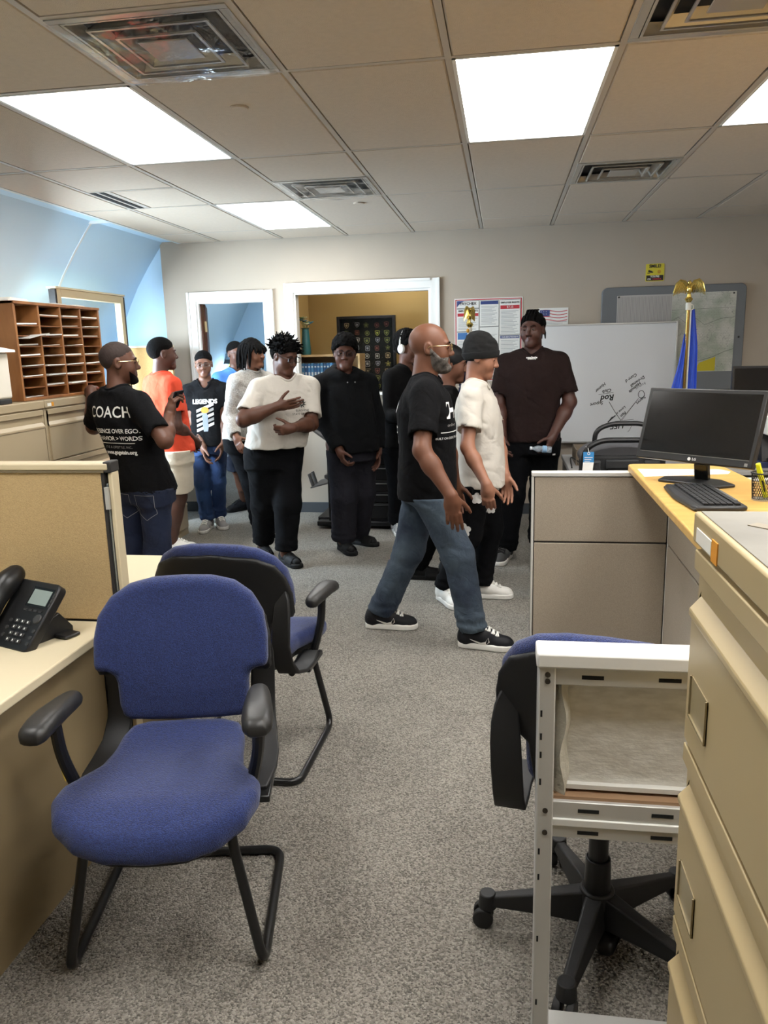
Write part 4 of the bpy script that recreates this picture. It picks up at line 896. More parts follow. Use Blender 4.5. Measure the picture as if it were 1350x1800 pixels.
def patch_poly(kind, s):
    if kind == 0: return [(-s, s*.9), (0, s*1.05), (s, s*.9), (s*.95, -.1*s), (s*.5, -.8*s), (0, -1.1*s), (-s*.5, -.8*s), (-s*.95, -.1*s)]
    if kind == 1: return [(s*math.cos(a), s*math.sin(a)) for a in np.linspace(0, 2*math.pi, 17)[:-1]]
    if kind == 2: return [(-s*1.1, s*.9), (0, -s*1.1), (s*1.1, s*.9)]
    if kind == 3: return rrect(-s*.9, s*.9, -s, s, s*.35, 3)
    return [((s*1.1 if k % 2 == 0 else s*.6)*math.sin(k*math.pi/5), (s*1.1 if k % 2 == 0 else s*.6)*math.cos(k*math.pi/5)) for k in range(10)]
rk = random.Random(9)
for c in range(5):
    for r_ in range(9):
        px_, pz = dx0+.095+c*.105+rk.uniform(-.006, .006), dz1-.09-r_*.078+rk.uniform(-.006, .006); kind = rk.choice((0, 0, 1, 2, 3, 4, 0)); s = rk.uniform(.024, .031)
        col = rk.choice(pc); m = MB()
        for q, (sc, dd) in enumerate(((1, .0), (.8, .0018), (.45, .003))):
            m.cur = (0, 1, 0)[q]; pl = [(a*sc, b*sc) for a, b in patch_poly(kind, s)][::-1]
            m.prism([(-a, b) for a, b in pl], (px_, dy+.0145-dd, pz), (-1, 0, 0), (0, 0, 1), -.002) if False else m.prism(pl[::-1], (px_, dy+.0148-dd, pz), (1, 0, 0), (0, 0, 1), .002)
        ob('patch', m, parent=T, mats=[M('patch_%d' % pc.index(col), col, .9), M('patch_dark_%d' % (r_ % 3), ((40, 44, 40), (60, 60, 40), (46, 50, 60))[r_ % 3], .9)], sharp=20)
ob('case_glass', MB().box(dx0+.03, dx1-.03, dy-.03, dy-.027, dz0+.03, dz1-.03), M('case_glass', (6, 6, 6), .04, alpha=.08, spec=.6), T)

# ================================================================== back wall: posters, sign, board, whiteboard, flags
white = M('print_paper', (226, 226, 222), .7); red = M('print_red', (184, 48, 58), .6); navy = M('print_navy', (52, 66, 122), .6); blk = M('print_black', (30, 30, 30), .5); gline = M('print_grey', (150, 152, 154), .7)
def lines(par, x0, x1, z0, z1, y, step=.012, m=gline):
    mb = MB(); z = z1; k = 0
    while z > z0: mb.box(x0, x1-((k*37) % 5)*.012*(x1-x0)/.15, y-.0006, y, z-step*.3, z); z -= step; k += 1
    tag(ob('text_lines', mb, m, par), kind='stuff')
py = WALL_Y-.004
T = thing('labor_law_poster', 'large white labor law poster with red border left of the tall man', 'poster', (-.147, WALL_Y, 1.6))
ob('sheet', MB().box(-.452, .160, py, WALL_Y, 1.25, 1.992), white, T)
bd_ = MB()
for q in ((-.444, .152, 1.976, 1.984), (-.444, .152, 1.258, 1.266), (-.444, -.436, 1.258, 1.984), (.144, .152, 1.258, 1.984)): bd_.box(q[0], q[1], py-.001, py, q[2], q[3])
ob('red_border', bd_, red, T)
y = py-.001
def sheet(x0, x1, z0, z1, hz, hm, title=None, sub=None):
    s = ob('notice', MB().box(x0, x1, y-.0012, y, z0, z1), white, T)
    e = MB()
    for q in ((x0, x1, z1-.003, z1), (x0, x1, z0, z0+.003), (x1-.003, x1, z0, z1)): e.box(q[0], q[1], y-.0018, y-.0011, q[2], q[3])
    ob('edge', e, blk, s)
    if hz: ob('header', MB().box(x0+.006, x1-.008, y-.002, y-.001, hz[0], hz[1]), hm, s)
    if title: text('title', title[0], title[1], ((x0+x1)/2, y-.0022, title[2]), (1, 0, 0), (0, 0, 1), title[3], s, bold=.0006)
    if sub: text('title', sub[0], sub[1], ((x0+x1)/2, y-.0026, sub[2]), (1, 0, 0), (0, 0, 1), sub[3], s)
    lines(s, x0+.012, x1-.016, z0+.012, (hz[0] if hz else z1-.05)-.016, y-.0014); return s
s = sheet(-.43, -.228, 1.905, 1.972, None, None, ('PAYCHEX', .034, 1.945, blk)); ob('swoop', MB().prism([(-.43, 1.972), (-.43, 1.915), (-.415, 1.935), (-.395, 1.955), (-.36, 1.972)], (0, y-.002, 0), (1, 0, 0), (0, 0, 1), .0006), navy, s)
sheet(-.43, -.228, 1.70, 1.902, (1.835, 1.862), red, ('EMPLOYEE RIGHTS', .021, 1.882, blk))
sheet(-.43, -.228, 1.27, 1.697, (1.63, 1.69), M('print_blue', (70, 120, 180), .6))
sheet(-.222, -.05, 1.74, 1.972, (1.935, 1.965), navy); sheet(-.222, -.05, 1.585, 1.737, None, None); sheet(-.222, -.05, 1.27, 1.582, None, None)
sheet(-.044, .14, 1.665, 1.972, (1.89, 1.922), red, ('EMPLOYEE RIGHTS', .0195, 1.945, blk), ('$7.25', .026, 1.906, white)); sheet(-.044, .14, 1.27, 1.66, (1.63, 1.655), navy, ('YOUR EMPLOYEE RIGHTS', .0135, 1.642, white))
T = thing('flag_notice', 'small notice with a waving striped flag behind the tall man', 'poster', (.43, WALL_Y, 1.78))
ob('sheet', MB().box(.30, .562, py, WALL_Y, 1.66, 1.885), white, T)
for k in range(7):
    m = MB(); z = 1.862-k*.0135; xs = np.linspace(.315, .553, 12); m.rings([[(x, py-.001, z+.008*math.sin((x-.3)*26)), (x, py-.0004, z+.008*math.sin((x-.3)*26)), (x, py-.0004, z-.0066+.008*math.sin((x-.3)*26)), (x, py-.001, z-.0066+.008*math.sin((x-.3)*26))] for x in xs]); ob('stripe', m, red if k % 2 == 0 else white, T)
ob('canton', MB().box(.312, .40, py-.0016, py-.001, 1.815, 1.868), navy, T); lines(T, .32, .55, 1.67, 1.765, py, .012)
for k in range(6): text('star', '*', .022, (.325+.022*(k % 3), py-.002, 1.850-.02*(k//3)), (1, 0, 0), (0, 0, 1), white, T)
yel = M('sign_yellow', (214, 200, 52), .45)
T = thing('smile_sign', 'small yellow and black SMILE camera sign above the map board', 'sign', (1.29, WALL_Y, 2.15))
ob('plate', MB().prism(rrect(1.213, 1.367, 2.082, 2.229, .008), (0, WALL_Y-.0, 0), (1, 0, 0), (0, 0, 1), .004), yel, T)
yy = WALL_Y-.0045; X_, Z_ = (1, 0, 0), (0, 0, 1)
ob('black_band', MB().box(1.219, 1.361, yy-.0006, yy+.001, 2.088, 2.133), blk, T)
text('lettering', 'SMILE!', .036, (1.29, yy, 2.208), X_, Z_, blk, T, bold=.0012); text('lettering', "YOU'RE", .022, (1.29, yy-.0012, 2.122), X_, Z_, white, T, bold=.0008); text('lettering', 'ON', .019, (1.243, yy-.0012, 2.100), X_, Z_, white, T, bold=.0006); text('lettering', 'CAMERA', .019, (1.308, yy-.0012, 2.100), X_, Z_, red, T, bold=.0006)
ob('camera_icon', MB().obox((1.25, yy, 2.165), (1, 0, -.35), (.35, 0, 1), (0, 1, 0), .017, .008, .0007).obox((1.238, yy, 2.152), (1, 0, 0), (0, 0, 1), (0, 1, 0), .012, .003, .0007).obox((1.271, yy, 2.158), (1, 0, -.35), (.35, 0, 1), (0, 1, 0), .004, .005, .0007), blk, T)
sm = ob('smiley', MB().cyl((1.325, yy+.0006, 2.161), (1.325, yy-.0008, 2.161), .016, n=20), M('smiley_gold', (206, 160, 40), .45), T); ob('smiley_mouth', MB().tube([(1.325+.009*math.cos(a), yy-.001, 2.162+.009*math.sin(a)) for a in np.linspace(math.pi*1.1, math.pi*1.9, 8)], .0011, 5).cyl((1.32, yy, 2.166), (1.32, yy-.0015, 2.166), .0016).cyl((1.33, yy, 2.166), (1.33, yy-.0015, 2.166), .0016), blk, sm)
# grey board with two map sheets
T = thing('map_board', 'grey rounded board with map sheets on the back wall above the whiteboard', 'board', (1.45, WALL_Y, 1.59)); gb = M('board_grey', (112, 116, 120), .6)
ob('panel', MB().prism(rrect(.845, 2.05, 1.14, 2.04, .05, 6), (0, WALL_Y-.002, 0), (1, 0, 0), (0, 0, 1), .03), gb, T, .006)
by = WALL_Y-.0332
def map_mat():
    m = M('map_print', (190, 194, 180), .7); nt = m.node_tree; N = nt.nodes.new; L = nt.links.new; b = nt.nodes['Principled BSDF']
    tc = N('ShaderNodeTexCoord'); n = N('ShaderNodeTexNoise'); n.inputs['Scale'].default_value = 7; n.inputs['Detail'].default_value = 6; L(tc.outputs['Object'], n.inputs['Vector'])
    v = N('ShaderNodeTexVoronoi'); v.feature = 'DISTANCE_TO_EDGE'; v.inputs['Scale'].default_value = 9; v.inputs['Randomness'].default_value = 1; dn = N('ShaderNodeTexNoise'); dn.inputs['Scale'].default_value = 20; va = N('ShaderNodeVectorMath'); va.operation = 'MULTIPLY_ADD'; va.inputs[1].default_value = (.12, .12, .12); L(tc.outputs['Object'], dn.inputs['Vector']); L(dn.outputs['Color'], va.inputs[0]); L(tc.outputs['Object'], va.inputs[2]); L(va.outputs[0], v.inputs['Vector']) if True else L(tc.outputs['Object'], v.inputs['Vector'])
    br = N('ShaderNodeTexBrick'); br.inputs['Scale'].default_value = 18; br.inputs['Mortar Size'].default_value = .02; br.inputs['Color1'].default_value = (1, 1, 1, 1); br.inputs['Color2'].default_value = (.92, .92, .92, 1); br.inputs['Mortar'].default_value = (.72, .72, .72, 1)
    mp = N('ShaderNodeMapping'); mp.inputs['Rotation'].default_value = (math.pi/2, 0, 0); L(tc.outputs['Object'], mp.inputs[0]); L(mp.outputs[0], br.inputs['Vector'])
    r = N('ShaderNodeValToRGB'); e = r.color_ramp.elements; e[0].position = .38; e[0].color = (*lin((168, 176, 160)), 1); e[1].position = .62; e[1].color = (*lin((204, 204, 196)), 1); L(n.outputs[0], r.inputs[0])
    lt = N('ShaderNodeMath'); lt.operation = 'LESS_THAN'; lt.inputs[1].default_value = .008; L(v.outputs['Distance'], lt.inputs[0])
    m1 = N('ShaderNodeMix'); m1.data_type = 'RGBA'; m1.blend_type = 'MULTIPLY'; m1.inputs[0].default_value = .6; L(r.outputs[0], m1.inputs[6]); L(br.outputs[0], m1.inputs[7])
    m2 = N('ShaderNodeMix'); m2.data_type = 'RGBA'; m2.inputs[7].default_value = (*lin((140, 142, 136)), 1); L(lt.outputs[0], m2.inputs[0]); L(m1.outputs[2], m2.inputs[6]); L(m2.outputs[2], b.inputs['Base Color']); return m
ob('list_sheet', MB().box(.976, 1.44, by-.002, by, 1.30, 1.968), M('list_paper', (186, 184, 182), .7), T)
lm = MB()
for k in range(38): lm.box(.985+k*.012, .985+k*.012+.0035, by-.003, by-.0018, 1.31, 1.955)
tag(ob('list_columns', lm, M('list_print', (150, 149, 148), .7), T), kind='stuff')
ob('map_sheet', MB().box(1.44, 1.968, by-.0025, by, 1.30, 1.975), map_mat(), T)
ob('highlighted_area', MB().prism([(1.66, 1.305), (1.825, 1.305), (1.825, 1.425), (1.745, 1.395), (1.69, 1.375)], (0, by-.0026, 0), (1, 0, 0), (0, 0, 1), .0005), M('map_yellow', (196, 180, 40), .7), T)
rv = MB(); rv.tube([(x, by-.003, z) for x, z in ((1.44, 1.35), (1.55, 1.37), (1.66, 1.385), (1.80, 1.425), (1.90, 1.47), (1.966, 1.49))], .0016, 5); rv.tube([(x, by-.003, z) for x, z in ((1.44, 1.74), (1.5, 1.77), (1.56, 1.72), (1.64, 1.76), (1.72, 1.70), (1.85, 1.75), (1.966, 1.76))], .0013, 5); rv.tube([(1.44, by-.003, 1.83), (1.966, by-.003, 1.842)], .001, 5)
ob('map_lines', rv, M('map_ink', (96, 100, 94), .7), T)
for x, z in ((1.945, 1.96), (2.005, 1.59), (.99, 1.955)): ob('pin', MB().ell((x, by-.006, z), (.008, .006, .008), 10, 6), blk, T)
# whiteboard with marker scribbles (written upside down)
T = thing('whiteboard', 'white marker board with upside down scribbles behind the bag', 'whiteboard', (.86, 7.1, .7)); wbm = M('whiteboard_gloss', (226, 228, 230), .18); wfr = M('whiteboard_frame', (190, 190, 188), .35, .5)
bx0, bx1, bz0, bz1, wy = .22, 1.47, .70, 1.722, 7.15
ob('board', MB().box(bx0, bx1, wy, wy+.02, bz0, bz1), wbm, T)
for nm, q in (('frame_side', (bx0-.015, bx0, bz0-.015, bz1+.015)), ('frame_side', (bx1, bx1+.015, bz0-.015, bz1+.015)), ('frame_rail', (bx0, bx1, bz1, bz1+.015)), ('frame_rail', (bx0, bx1, bz0-.015, bz0))): ob(nm, MB().box(q[0], q[1], wy-.008, wy+.03, q[2], q[3]), wfr, T, .002)
for x in (bx0+.1, bx1-.1): ob('leg', MB().box(x-.012, x+.012, wy+.03, wy+.055, 0, bz1-.1), wfr, T)
ink = M('marker_black', (24, 24, 26), .5); ink2 = M('marker_faint', (130, 132, 140), .6); wy2 = wy-.0008
def wpt(u, v):   # board coordinates measured on the photo grid: u right, v down, in centimetres from the junction of the two strokes
    return (1.035+u*.008, wy2, .885-v*.008)
for s_, z, u, v, rot, m_, bo in (('Rod', .085, -15, -25.5, 185, ink, .002), ('Club', .05, -16, -33, 192, ink, .0009), ('Homer', .045, -23, -37, 222, ink, .0008), ('Suport', .05, -26.5, -19, 188, ink, .0008), ('Suport', .042, 21, -22.5, 222, ink, .0008),
                             ('Hismole', .045, 14, -36.5, 222, ink, .0009), ('Drownall', .045, 16.5, -43, 216, ink, .0008), ('Cong d', .045, 9.5, -47, 214, ink, .0008), ('from us', .038, 20, -38, 214, ink2, .0004), ('Logos or', .036, -.5, -11, 222, ink, .0007), ('Pain', .042, 2.5, -7, 225, ink, .0008), ('LIFE', .085, -3, 6, 184, ink, .0012)):
    text('scribble', s_, z*.82, wpt(u, v), X_, Z_, m_, T, rot=rot, bold=bo, shear=.25, extrude=.0003)
def stroke(P, r=.0022, m_=ink): ob('stroke', MB().tube([wpt(*p) for p in P], r, 5), m_, T)
stroke([(-13.5, -21), (-7, -10), (0, 0)]); stroke([(0, 0), (9, -12), (18, -24)], .0018); stroke([(1.5, -.2), (10, -12.5), (18.5, -24.5)], .0012); stroke([(-25, -29), (-9, -31)], .0016)
stroke([(21+3.2*math.cos(a), -28.5+4.2*math.sin(a)) for a in np.linspace(0, 6.6, 24)], .0026); stroke([(-14, 2), (-9, -3), (-6, -5.5)], .005); stroke([(-13, 1), (-10, -3.5), (-7, -4.5)], .003); stroke([(0, .2), (14, -1)], .0014); stroke([(11, 2), (12, 6), (10, 11), (8, 13)], .0016); stroke([(-11, 3), (-6, 1), (0, .5)], .0012)
# flags with gold eagles
gold = M('eagle_gold', (236, 210, 122), .22, .95); pole_m = M('pole_brass', (186, 150, 84), .25, .9)
def eagle(T, c, face, span=1.):
    """spread-winged finial; face = horizontal direction the breast looks"""
    fw = unit(v3(*face, 0)); rt = v3(fw[1], -fw[0], 0); up = v3(0, 0, 1); c = v3(*c); pt = lambda a, b, d: c+rt*a*span+fw*b+up*d
    m = MB(); m.ell(pt(0, 0, .075), (.022, .022, .036)); m.ell(pt(0, .004, .125), (.014, .014, .016)); m.cyl(pt(0, .012, .125), pt(0, .032, .118), .006, .001); m.cyl(pt(0, -.005, .05), pt(0, -.012, .01), .012, .02, 10)
    b = ob('eagle_body', m, gold, T)
    for s in (-1, 1):
        w = MB(); n = 9
        tips = [(s*(.03+.011*k), -.004, .155-.006*k-.0016*k*k) for k in range(n)]; 
        for k in range(n):
            a = pt(s*(.012+.0085*k), 0, .10+.035*math.sin(k/ (n-1)*2.2)); e = pt(s*(.028+.0105*k), -.006, .045+.006*k-.0012*k*k if k < 6 else .05-.006*(k-5))
            w.tube([a, (a+e)/2+v3(0, 0, .004), e], [.0085, .009, .004], 6, flat=.6)
        w.tube([pt(s*.010, 0, .095), pt(s*.035, 0, .132), pt(s*.065, 0, .142), pt(s*.09, 0, .12), pt(s*.112, -.004, .055)], [.012, .013, .012, .010, .004], 8)
        ob('eagle_wing', w, gold, b)
    ob('finial_ball', MB().lathe([(0, -.022), (.014, -.02), (.026, -.004), (.03, .006), (.02, .018), (.01, .022), (0, .024)], tuple(c), 16), gold, T)
def flag_pole(name, label, x, y, ztop, face, span):
    T = thing(name, label, 'flag', (x, y, 0)); eagle(T, (x, y, ztop-.16), face, span)
    ob('collar', MB().lathe([(0, -.075), (.020, -.075), (.021, -.03), (.016, -.02), (0, -.02)], (x, y, ztop-.16), 16), M('collar_white', (226, 222, 210), .4), T)
    ob('pole', MB().cyl((x, y, .05), (x, y, ztop-.22), .0125, n=14), pole_m, T); ob('base', MB().lathe([(0, 0), (.15, 0), (.15, .02), (.05, .05), (.03, .10), (0, .10)], (x, y, 0), 24), pole_m, T); return T
def drape(T, x, y, ztop, zbot, edges, m, n=40, name='cloth', amp=.02, seed=1):
    """edges: for levels t in 0..1 the sideways extent (left,right) of the hanging cloth"""
    r = random.Random(seed); rows = []; nz = 22; ph = r.uniform(0, 6)
    for k in range(nz+1):
        t = k/nz; l = np.interp(t, [e[0] for e in edges], [e[1] for e in edges]); q = np.interp(t, [e[0] for e in edges], [e[2] for e in edges]); z = ztop+(zbot-ztop)*t; row = []
        for i in range(n+1):
            s = i/n; row.append((x+l+(q-l)*s, y+.018+amp*(.3+.7*t)*math.sin(s*9+ph+1.2*math.sin(t*3))+.004*math.sin(s*23+t*6), z-.06*s*(1-t)*0))
        rows.append(row)
    mb = MB(); vs = [p for row in rows for p in row]; o2 = len(vs); vs += [(a, b+.003, c) for a, b, c in vs]; N1 = n+1; fs = []
    for k in range(nz):
        for i in range(n):
            a = k*N1+i; fs.append((a, a+N1, a+N1+1, a+1)); fs.append((o2+a, o2+a+1, o2+a+N1+1, o2+a+N1))
    for k in range(nz):
        a = k*N1; fs.append((a, o2+a, o2+a+N1, a+N1)); a = k*N1+n; fs.append((a, a+N1, o2+a+N1, o2+a))
    return ob(name, mb.add(vs, fs), m, T, sharp=180)
satin = M('flag_blue_satin', (52, 92, 214), .38, sheen=.3); 
T = flag_pole('flag', 'blue flag on a brass pole with a spread gold eagle behind the monitor', 1.375, 6.3, 2.03, (-.25, -1), 1.0)
drape(T, 1.375, 6.29, 1.80, .42, [(0, .022, .05), (.2, .02, .085), (.6, .022, .10), (1, .03, .13)], satin, seed=2); drape(T, 1.375, 6.28, 1.62, .40, [(0, -.02, .0), (.2, -.055, .0), (.4, -.115, .0), (.55, -.15, .0), (1, -.19, .01)], satin, seed=5, name='cloth')
ob('fringe', MB().tube([(1.393, 6.295, 1.80), (1.394, 6.295, 1.3), (1.392, 6.295, .5)], .006, 6), M('fringe_white', (232, 230, 220), .7), T); ob('hook', MB().tube([(1.398+.012*math.cos(a), 6.29, 1.815+.02*math.sin(a)) for a in np.linspace(0, 6.28, 14)], .0035, 6), M('collar_white', (226, 222, 210), .4), T)
T = flag_pole('flag', 'dark starred national flag on a pole with gold eagle behind the black beanie', -.285, 6.6, 1.90, (1, -.5), .8)
c = drape(T, -.285, 6.58, 1.66, .5, [(0, -.03, .02), (.1, -.05, .015), (.3, -.09, .01), (.6, -.11, .02), (1, -.13, .05)], M('flag_navy', (34, 42, 78), .7), seed=8)
for k in range(12):
    z = 1.56-.06*(k//2)-.02*(k % 2); xx = -.285-.028-.03*(k % 2)-.035*min(1, (1.6-z)/.3); m = MB().prism([((.013 if q % 2 == 0 else .0055)*math.sin(q*math.pi/5), (.013 if q % 2 == 0 else .0055)*math.cos(q*math.pi/5)) for q in range(10)], (xx, 6.556, z), (-1, 0, 0), (0, 0, 1), .003); ob('star', m, white, c)
ob('tassel', MB().ell((-.30, 6.585, 1.695), (.014, .014, .018)), M('tassel_gold', (206, 150, 50), .6), T)

# ================================================================== back desk, bag, second monitor
dsk = M('back_desk_grey', (150, 148, 146), .5); dkd = M('back_desk_dark', (48, 48, 52), .5)
T = thing('desk', 'grey back desk behind the cubicle panel and the tall man', 'desk', (1.5, 5.5, 0))
ob('top', MB().box(.43, 2.9, 5.12, 5.92, .72, .75), dsk, T, .004); ob('end_panel', MB().box(.44, .47, 5.14, 5.9, 0, .72), dkd, T, .002); ob('end_panel', MB().box(2.85, 2.88, 5.14, 5.9, 0, .72), dkd, T, .002); ob('modesty_panel', MB().box(.47, 2.85, 5.80, 5.82, .2, .72), dkd, T, .002)
T = thing('document_tray', 'small brown document tray on the back desk beside the tall man', 'tray', (.58, 5.5, .75)); trm = M('tray_brown', (112, 100, 84), .5)
ob('floor', MB().box(.49, .68, 5.36, 5.66, .751, .757), trm, T); 
for q in ((.49, .496, 5.36, 5.66), (.674, .68, 5.36, 5.66), (.49, .68, 5.654, 5.66)): ob('wall', MB().box(*q, .757, .86), trm, T)
ob('rung', MB().box(.49, .68, 5.36, 5.366, .80, .81), trm, T); ob('rung', MB().box(.49, .68, 5.36, 5.366, .85, .86), trm, T)
tag(ob('power_cord', MB().tube(curve_pts([(.45, 5.2, .76), (.46, 5.4, .80), (.52, 5.3, .77), (.50, 5.15, .755), (.455, 5.11, .70), (.45, 5.10, .4)], 10), .005, 6), blk), 'black cord hanging over the end of the back desk', 'cord')
bag = M('bag_black', (30, 31, 33), .7, bump=.3, bscale=300); bag2 = M('bag_grey_panel', (74, 74, 78), .6, var=.1, vscale=14); bagt = M('bag_handle', (22, 22, 24), .35)
T = thing('wheeled_bag', 'black wheeled bag with two arched handles behind the cubicle panel', 'bag', (.70, 4.72, 0))
ob('body', MB().prism(rrect(.46, .92, .07, .93, .06), (0, 4.85, 0), (1, 0, 0), (0, 0, 1), .26), bag, T, .02, 3)
ob('domed_top', MB().rings([[(x, 4.6, .90+.085*math.sin(t)), (x, 4.88, .90+.10*math.sin(t)), (x, 4.88, .88), (x, 4.6, .88)] for x, t in ((.69-.24*math.cos(a), a) for a in np.linspace(.1, 3.04, 14))]), bag2, T, .01, sharp=60)
ob('front_panel', MB().box(.50, .88, 4.575, 4.592, .35, .80), bag2, T, .006)
for x0, x1 in ((.475, .56), (.80, .90)): ob('side_pouch', MB().box(x0, x1, 4.555, 4.592, .79, .90), bag, T, .012, 3)
ob('strap_pad', MB().box(.585, .775, 4.56, 4.592, .85, .905), bag, T, .01, 3); ob('strap_pad', MB().box(.60, .76, 4.568, 4.592, .80, .845), bag2, T, .006)
ob('buckle', MB().obox((.70, 4.57, .78), (1, 0, .4), (-.4, 0, 1), (0, 1, 0), .03, .018, .006), M('buckle_silver', (120, 118, 116), .35, .5), T, .003)
hp = lambda x0, x1, y, z0, z1, k: smooth_path([v3(x0, y, z0), v3(x0+.01, y, z1-k), v3(x0+.10, y, z1), v3(x1-.10, y, z1), v3(x1-.01, y, z1-k), v3(x1, y, z0)], .06, 6)
ob('handle', MB().tube(hp(.455, .905, 4.56, .84, 1.02, .05), .016, 10), bagt, T); ob('handle', MB().tube(hp(.545, .93, 4.86, .80, 1.085, .04), .015, 10), bagt, T)
for x in (.50, .88): ob('wheel', MB().cyl((x-.02, 4.84, .045), (x+.02, 4.84, .045), .045, n=20), bagt, T)
ob('foot', MB().box(.52, .86, 4.62, 4.68, 0, .075), bagt, T, .006)
tg = ob('luggage_tag', MB().box(.455, .515, 4.535, 4.538, .895, .955), M('tag_blue', (60, 140, 200), .5), T); ob('tag_label', MB().rings([[(.452, 4.5352, .845), (.508, 4.53, .835), (.508, 4.533, .835), (.452, 4.5382, .845)], [(.455, 4.5352, .895), (.515, 4.5352, .895), (.515, 4.5382, .895), (.455, 4.5382, .895)]]), papers, tg); ob('tag_ring', MB().tube([(.485+.007*math.cos(a), 4.533, .946+.007*math.sin(a)) for a in np.linspace(0, 6.28, 12)], .002, 5), white, tg); ob('tag_loop', MB().tube([(.485, 4.535, .953), (.482, 4.545, .975), (.47, 4.556, .985)], .0015, 5), white, tg)
lines(tg, .462, .508, .90, .925, 4.5348, .012, white)
m2, R2 = monitor('computer_monitor', 'flat black screen at the right edge beyond the map board', (1.85, 5.62), -4, .62, .33, .75, 1.225, 0, 0)
T = thing('label_printer', 'white boxy printer with barcode label at the right edge under the dark screen', 'printer', (1.83, 5.32, .75)); 
ob('stand', MB().box(1.62, 1.98, 5.24, 5.50, .75, .79), M('stand_navy', (36, 48, 84), .5), T, .003); ob('body', MB().box(1.655, 2.0, 5.2, 5.5, .965, 1.085), M('printer_white', (224, 222, 216), .5), T, .012, 3); ob('riser', MB().rings([[(x, 5.24, .79), (x, 5.50, .79), (x, 5.50, .965), (x, 5.30, .965)] for x in (1.65, 1.97)]), shell_m, T, .004)
bc = MB()
for k in range(9): bc.box(1.685+k*.009, 1.689+k*.009+.002*(k % 2), 5.1985, 5.2005, 1.035, 1.068)
tag(ob('barcode', bc, gline, T), kind='stuff'); ob('tray', MB().box(1.68, 1.95, 5.16, 5.25, .80, .815), shell_m, T, .003)

T = thing('ceiling_light', 'panel light of the display room behind the inner window', 'light', (-1.1, 7.85, 2.60), group='flush ceiling panel lights')  # lamp added so the display room is not dark
ob('frame', MB().box(-1.42, -.78, 7.60, 8.10, 2.60, 2.615), whitetrim, T); ob('diffuser', MB().box(-1.40, -.80, 7.62, 8.08, 2.594, 2.60), M('added_glow_display', (255, 244, 226), .5, emit=5.5), T)
T = thing('ceiling_light', 'panel light of the far room beyond the doorway', 'light', (-2.7, 9.2, 2.60), group='flush ceiling panel lights')  # lamp added out of view to brighten the far room
ob('frame', MB().box(-3.02, -2.38, 8.6, 9.8, 2.60, 2.615), whitetrim, T); ob('diffuser', MB().box(-3.0, -2.4, 8.62, 9.78, 2.594, 2.60), M('added_glow_far', (226, 240, 255), .5, emit=4.0), T)
# ================================================================== people: one continuous body each, clothes on top
def head_frame(c, yaw, pitch, roll):
    y, p, r = (math.radians(q) for q in (yaw, pitch, roll)); fw = v3(math.cos(y)*math.cos(p), math.sin(y)*math.cos(p), math.sin(p))
    rt = unit(np.cross(fw, v3(0, 0, 1))); up = np.cross(rt, fw); rt, up = rt*math.cos(r)+up*math.sin(r), -rt*math.sin(r)+up*math.cos(r)
    return np.stack([rt, fw, up], 1)
def d_head(P, fat=0., jaw=1., lids=True):
    U = smin; m = lambda c, r: (d_ell((np.abs(P[0]), P[1], P[2]), c, r))
    d = d_ell(P, (0, -.014, .034), (.074, .094, .084))
    d = U(d, d_ell(P, (0, .022, -.025), (.062+fat*.5, .066, .086)), .04)
    d = U(d, d_cone(P, (0, .018, -.066), (0, .056, -.090), .046*jaw+fat, .028*jaw+fat*.6), .035)
    d = U(d, m((.036, .054, -.034), (.026+fat*.6, .026, .030)), .03)                                   # cheeks
    d = U(d, m((.022, .080, .022), (.024, .011, .009)), .018)                                          # brow
    d = -U(-d, m((.031, .100, .004), (.021, .020, .0125)), .014)                                        # sockets
    d = U(d, m((.031, .0742, .002), (.0170, .0155, .0122)), .005)                                      # lids round the eye
    d = -U(-d, m((.031, .0930, .0005), (.0130, .0120, .0050)), .0015)                                   # opening between the lids
    d = U(d, d_cone(P, (0, .082, .010), (0, .103, -.028), .0085, .0125), .014)                          # nose
    d = U(d, m((.0125, .092, -.034), (.0095, .011, .008)), .008)
    d = U(d, d_cone((np.abs(P[0]), P[1], P[2]), (0, .0865, -.055), (.023, .072, -.058), .0075, .0045), .006)   # upper lip
    d = U(d, d_cone((np.abs(P[0]), P[1], P[2]), (0, .085, -.068), (.020, .072, -.065), .0088, .0055), .005)    # lower lip
    d = U(d, d_ell(P, (0, .070, -.098), (.026, .021, .019)), .022)                                      # chin
    e = d_ell((np.abs(P[0])-.010*0, P[1], P[2]), (.076, -.008, -.004), (.010, .019, .031))
    e = -U(-e, d_ell((np.abs(P[0]), P[1], P[2]), (.087, -.004, -.002), (.008, .011, .018)), .006)
    return U(d, e, .008)
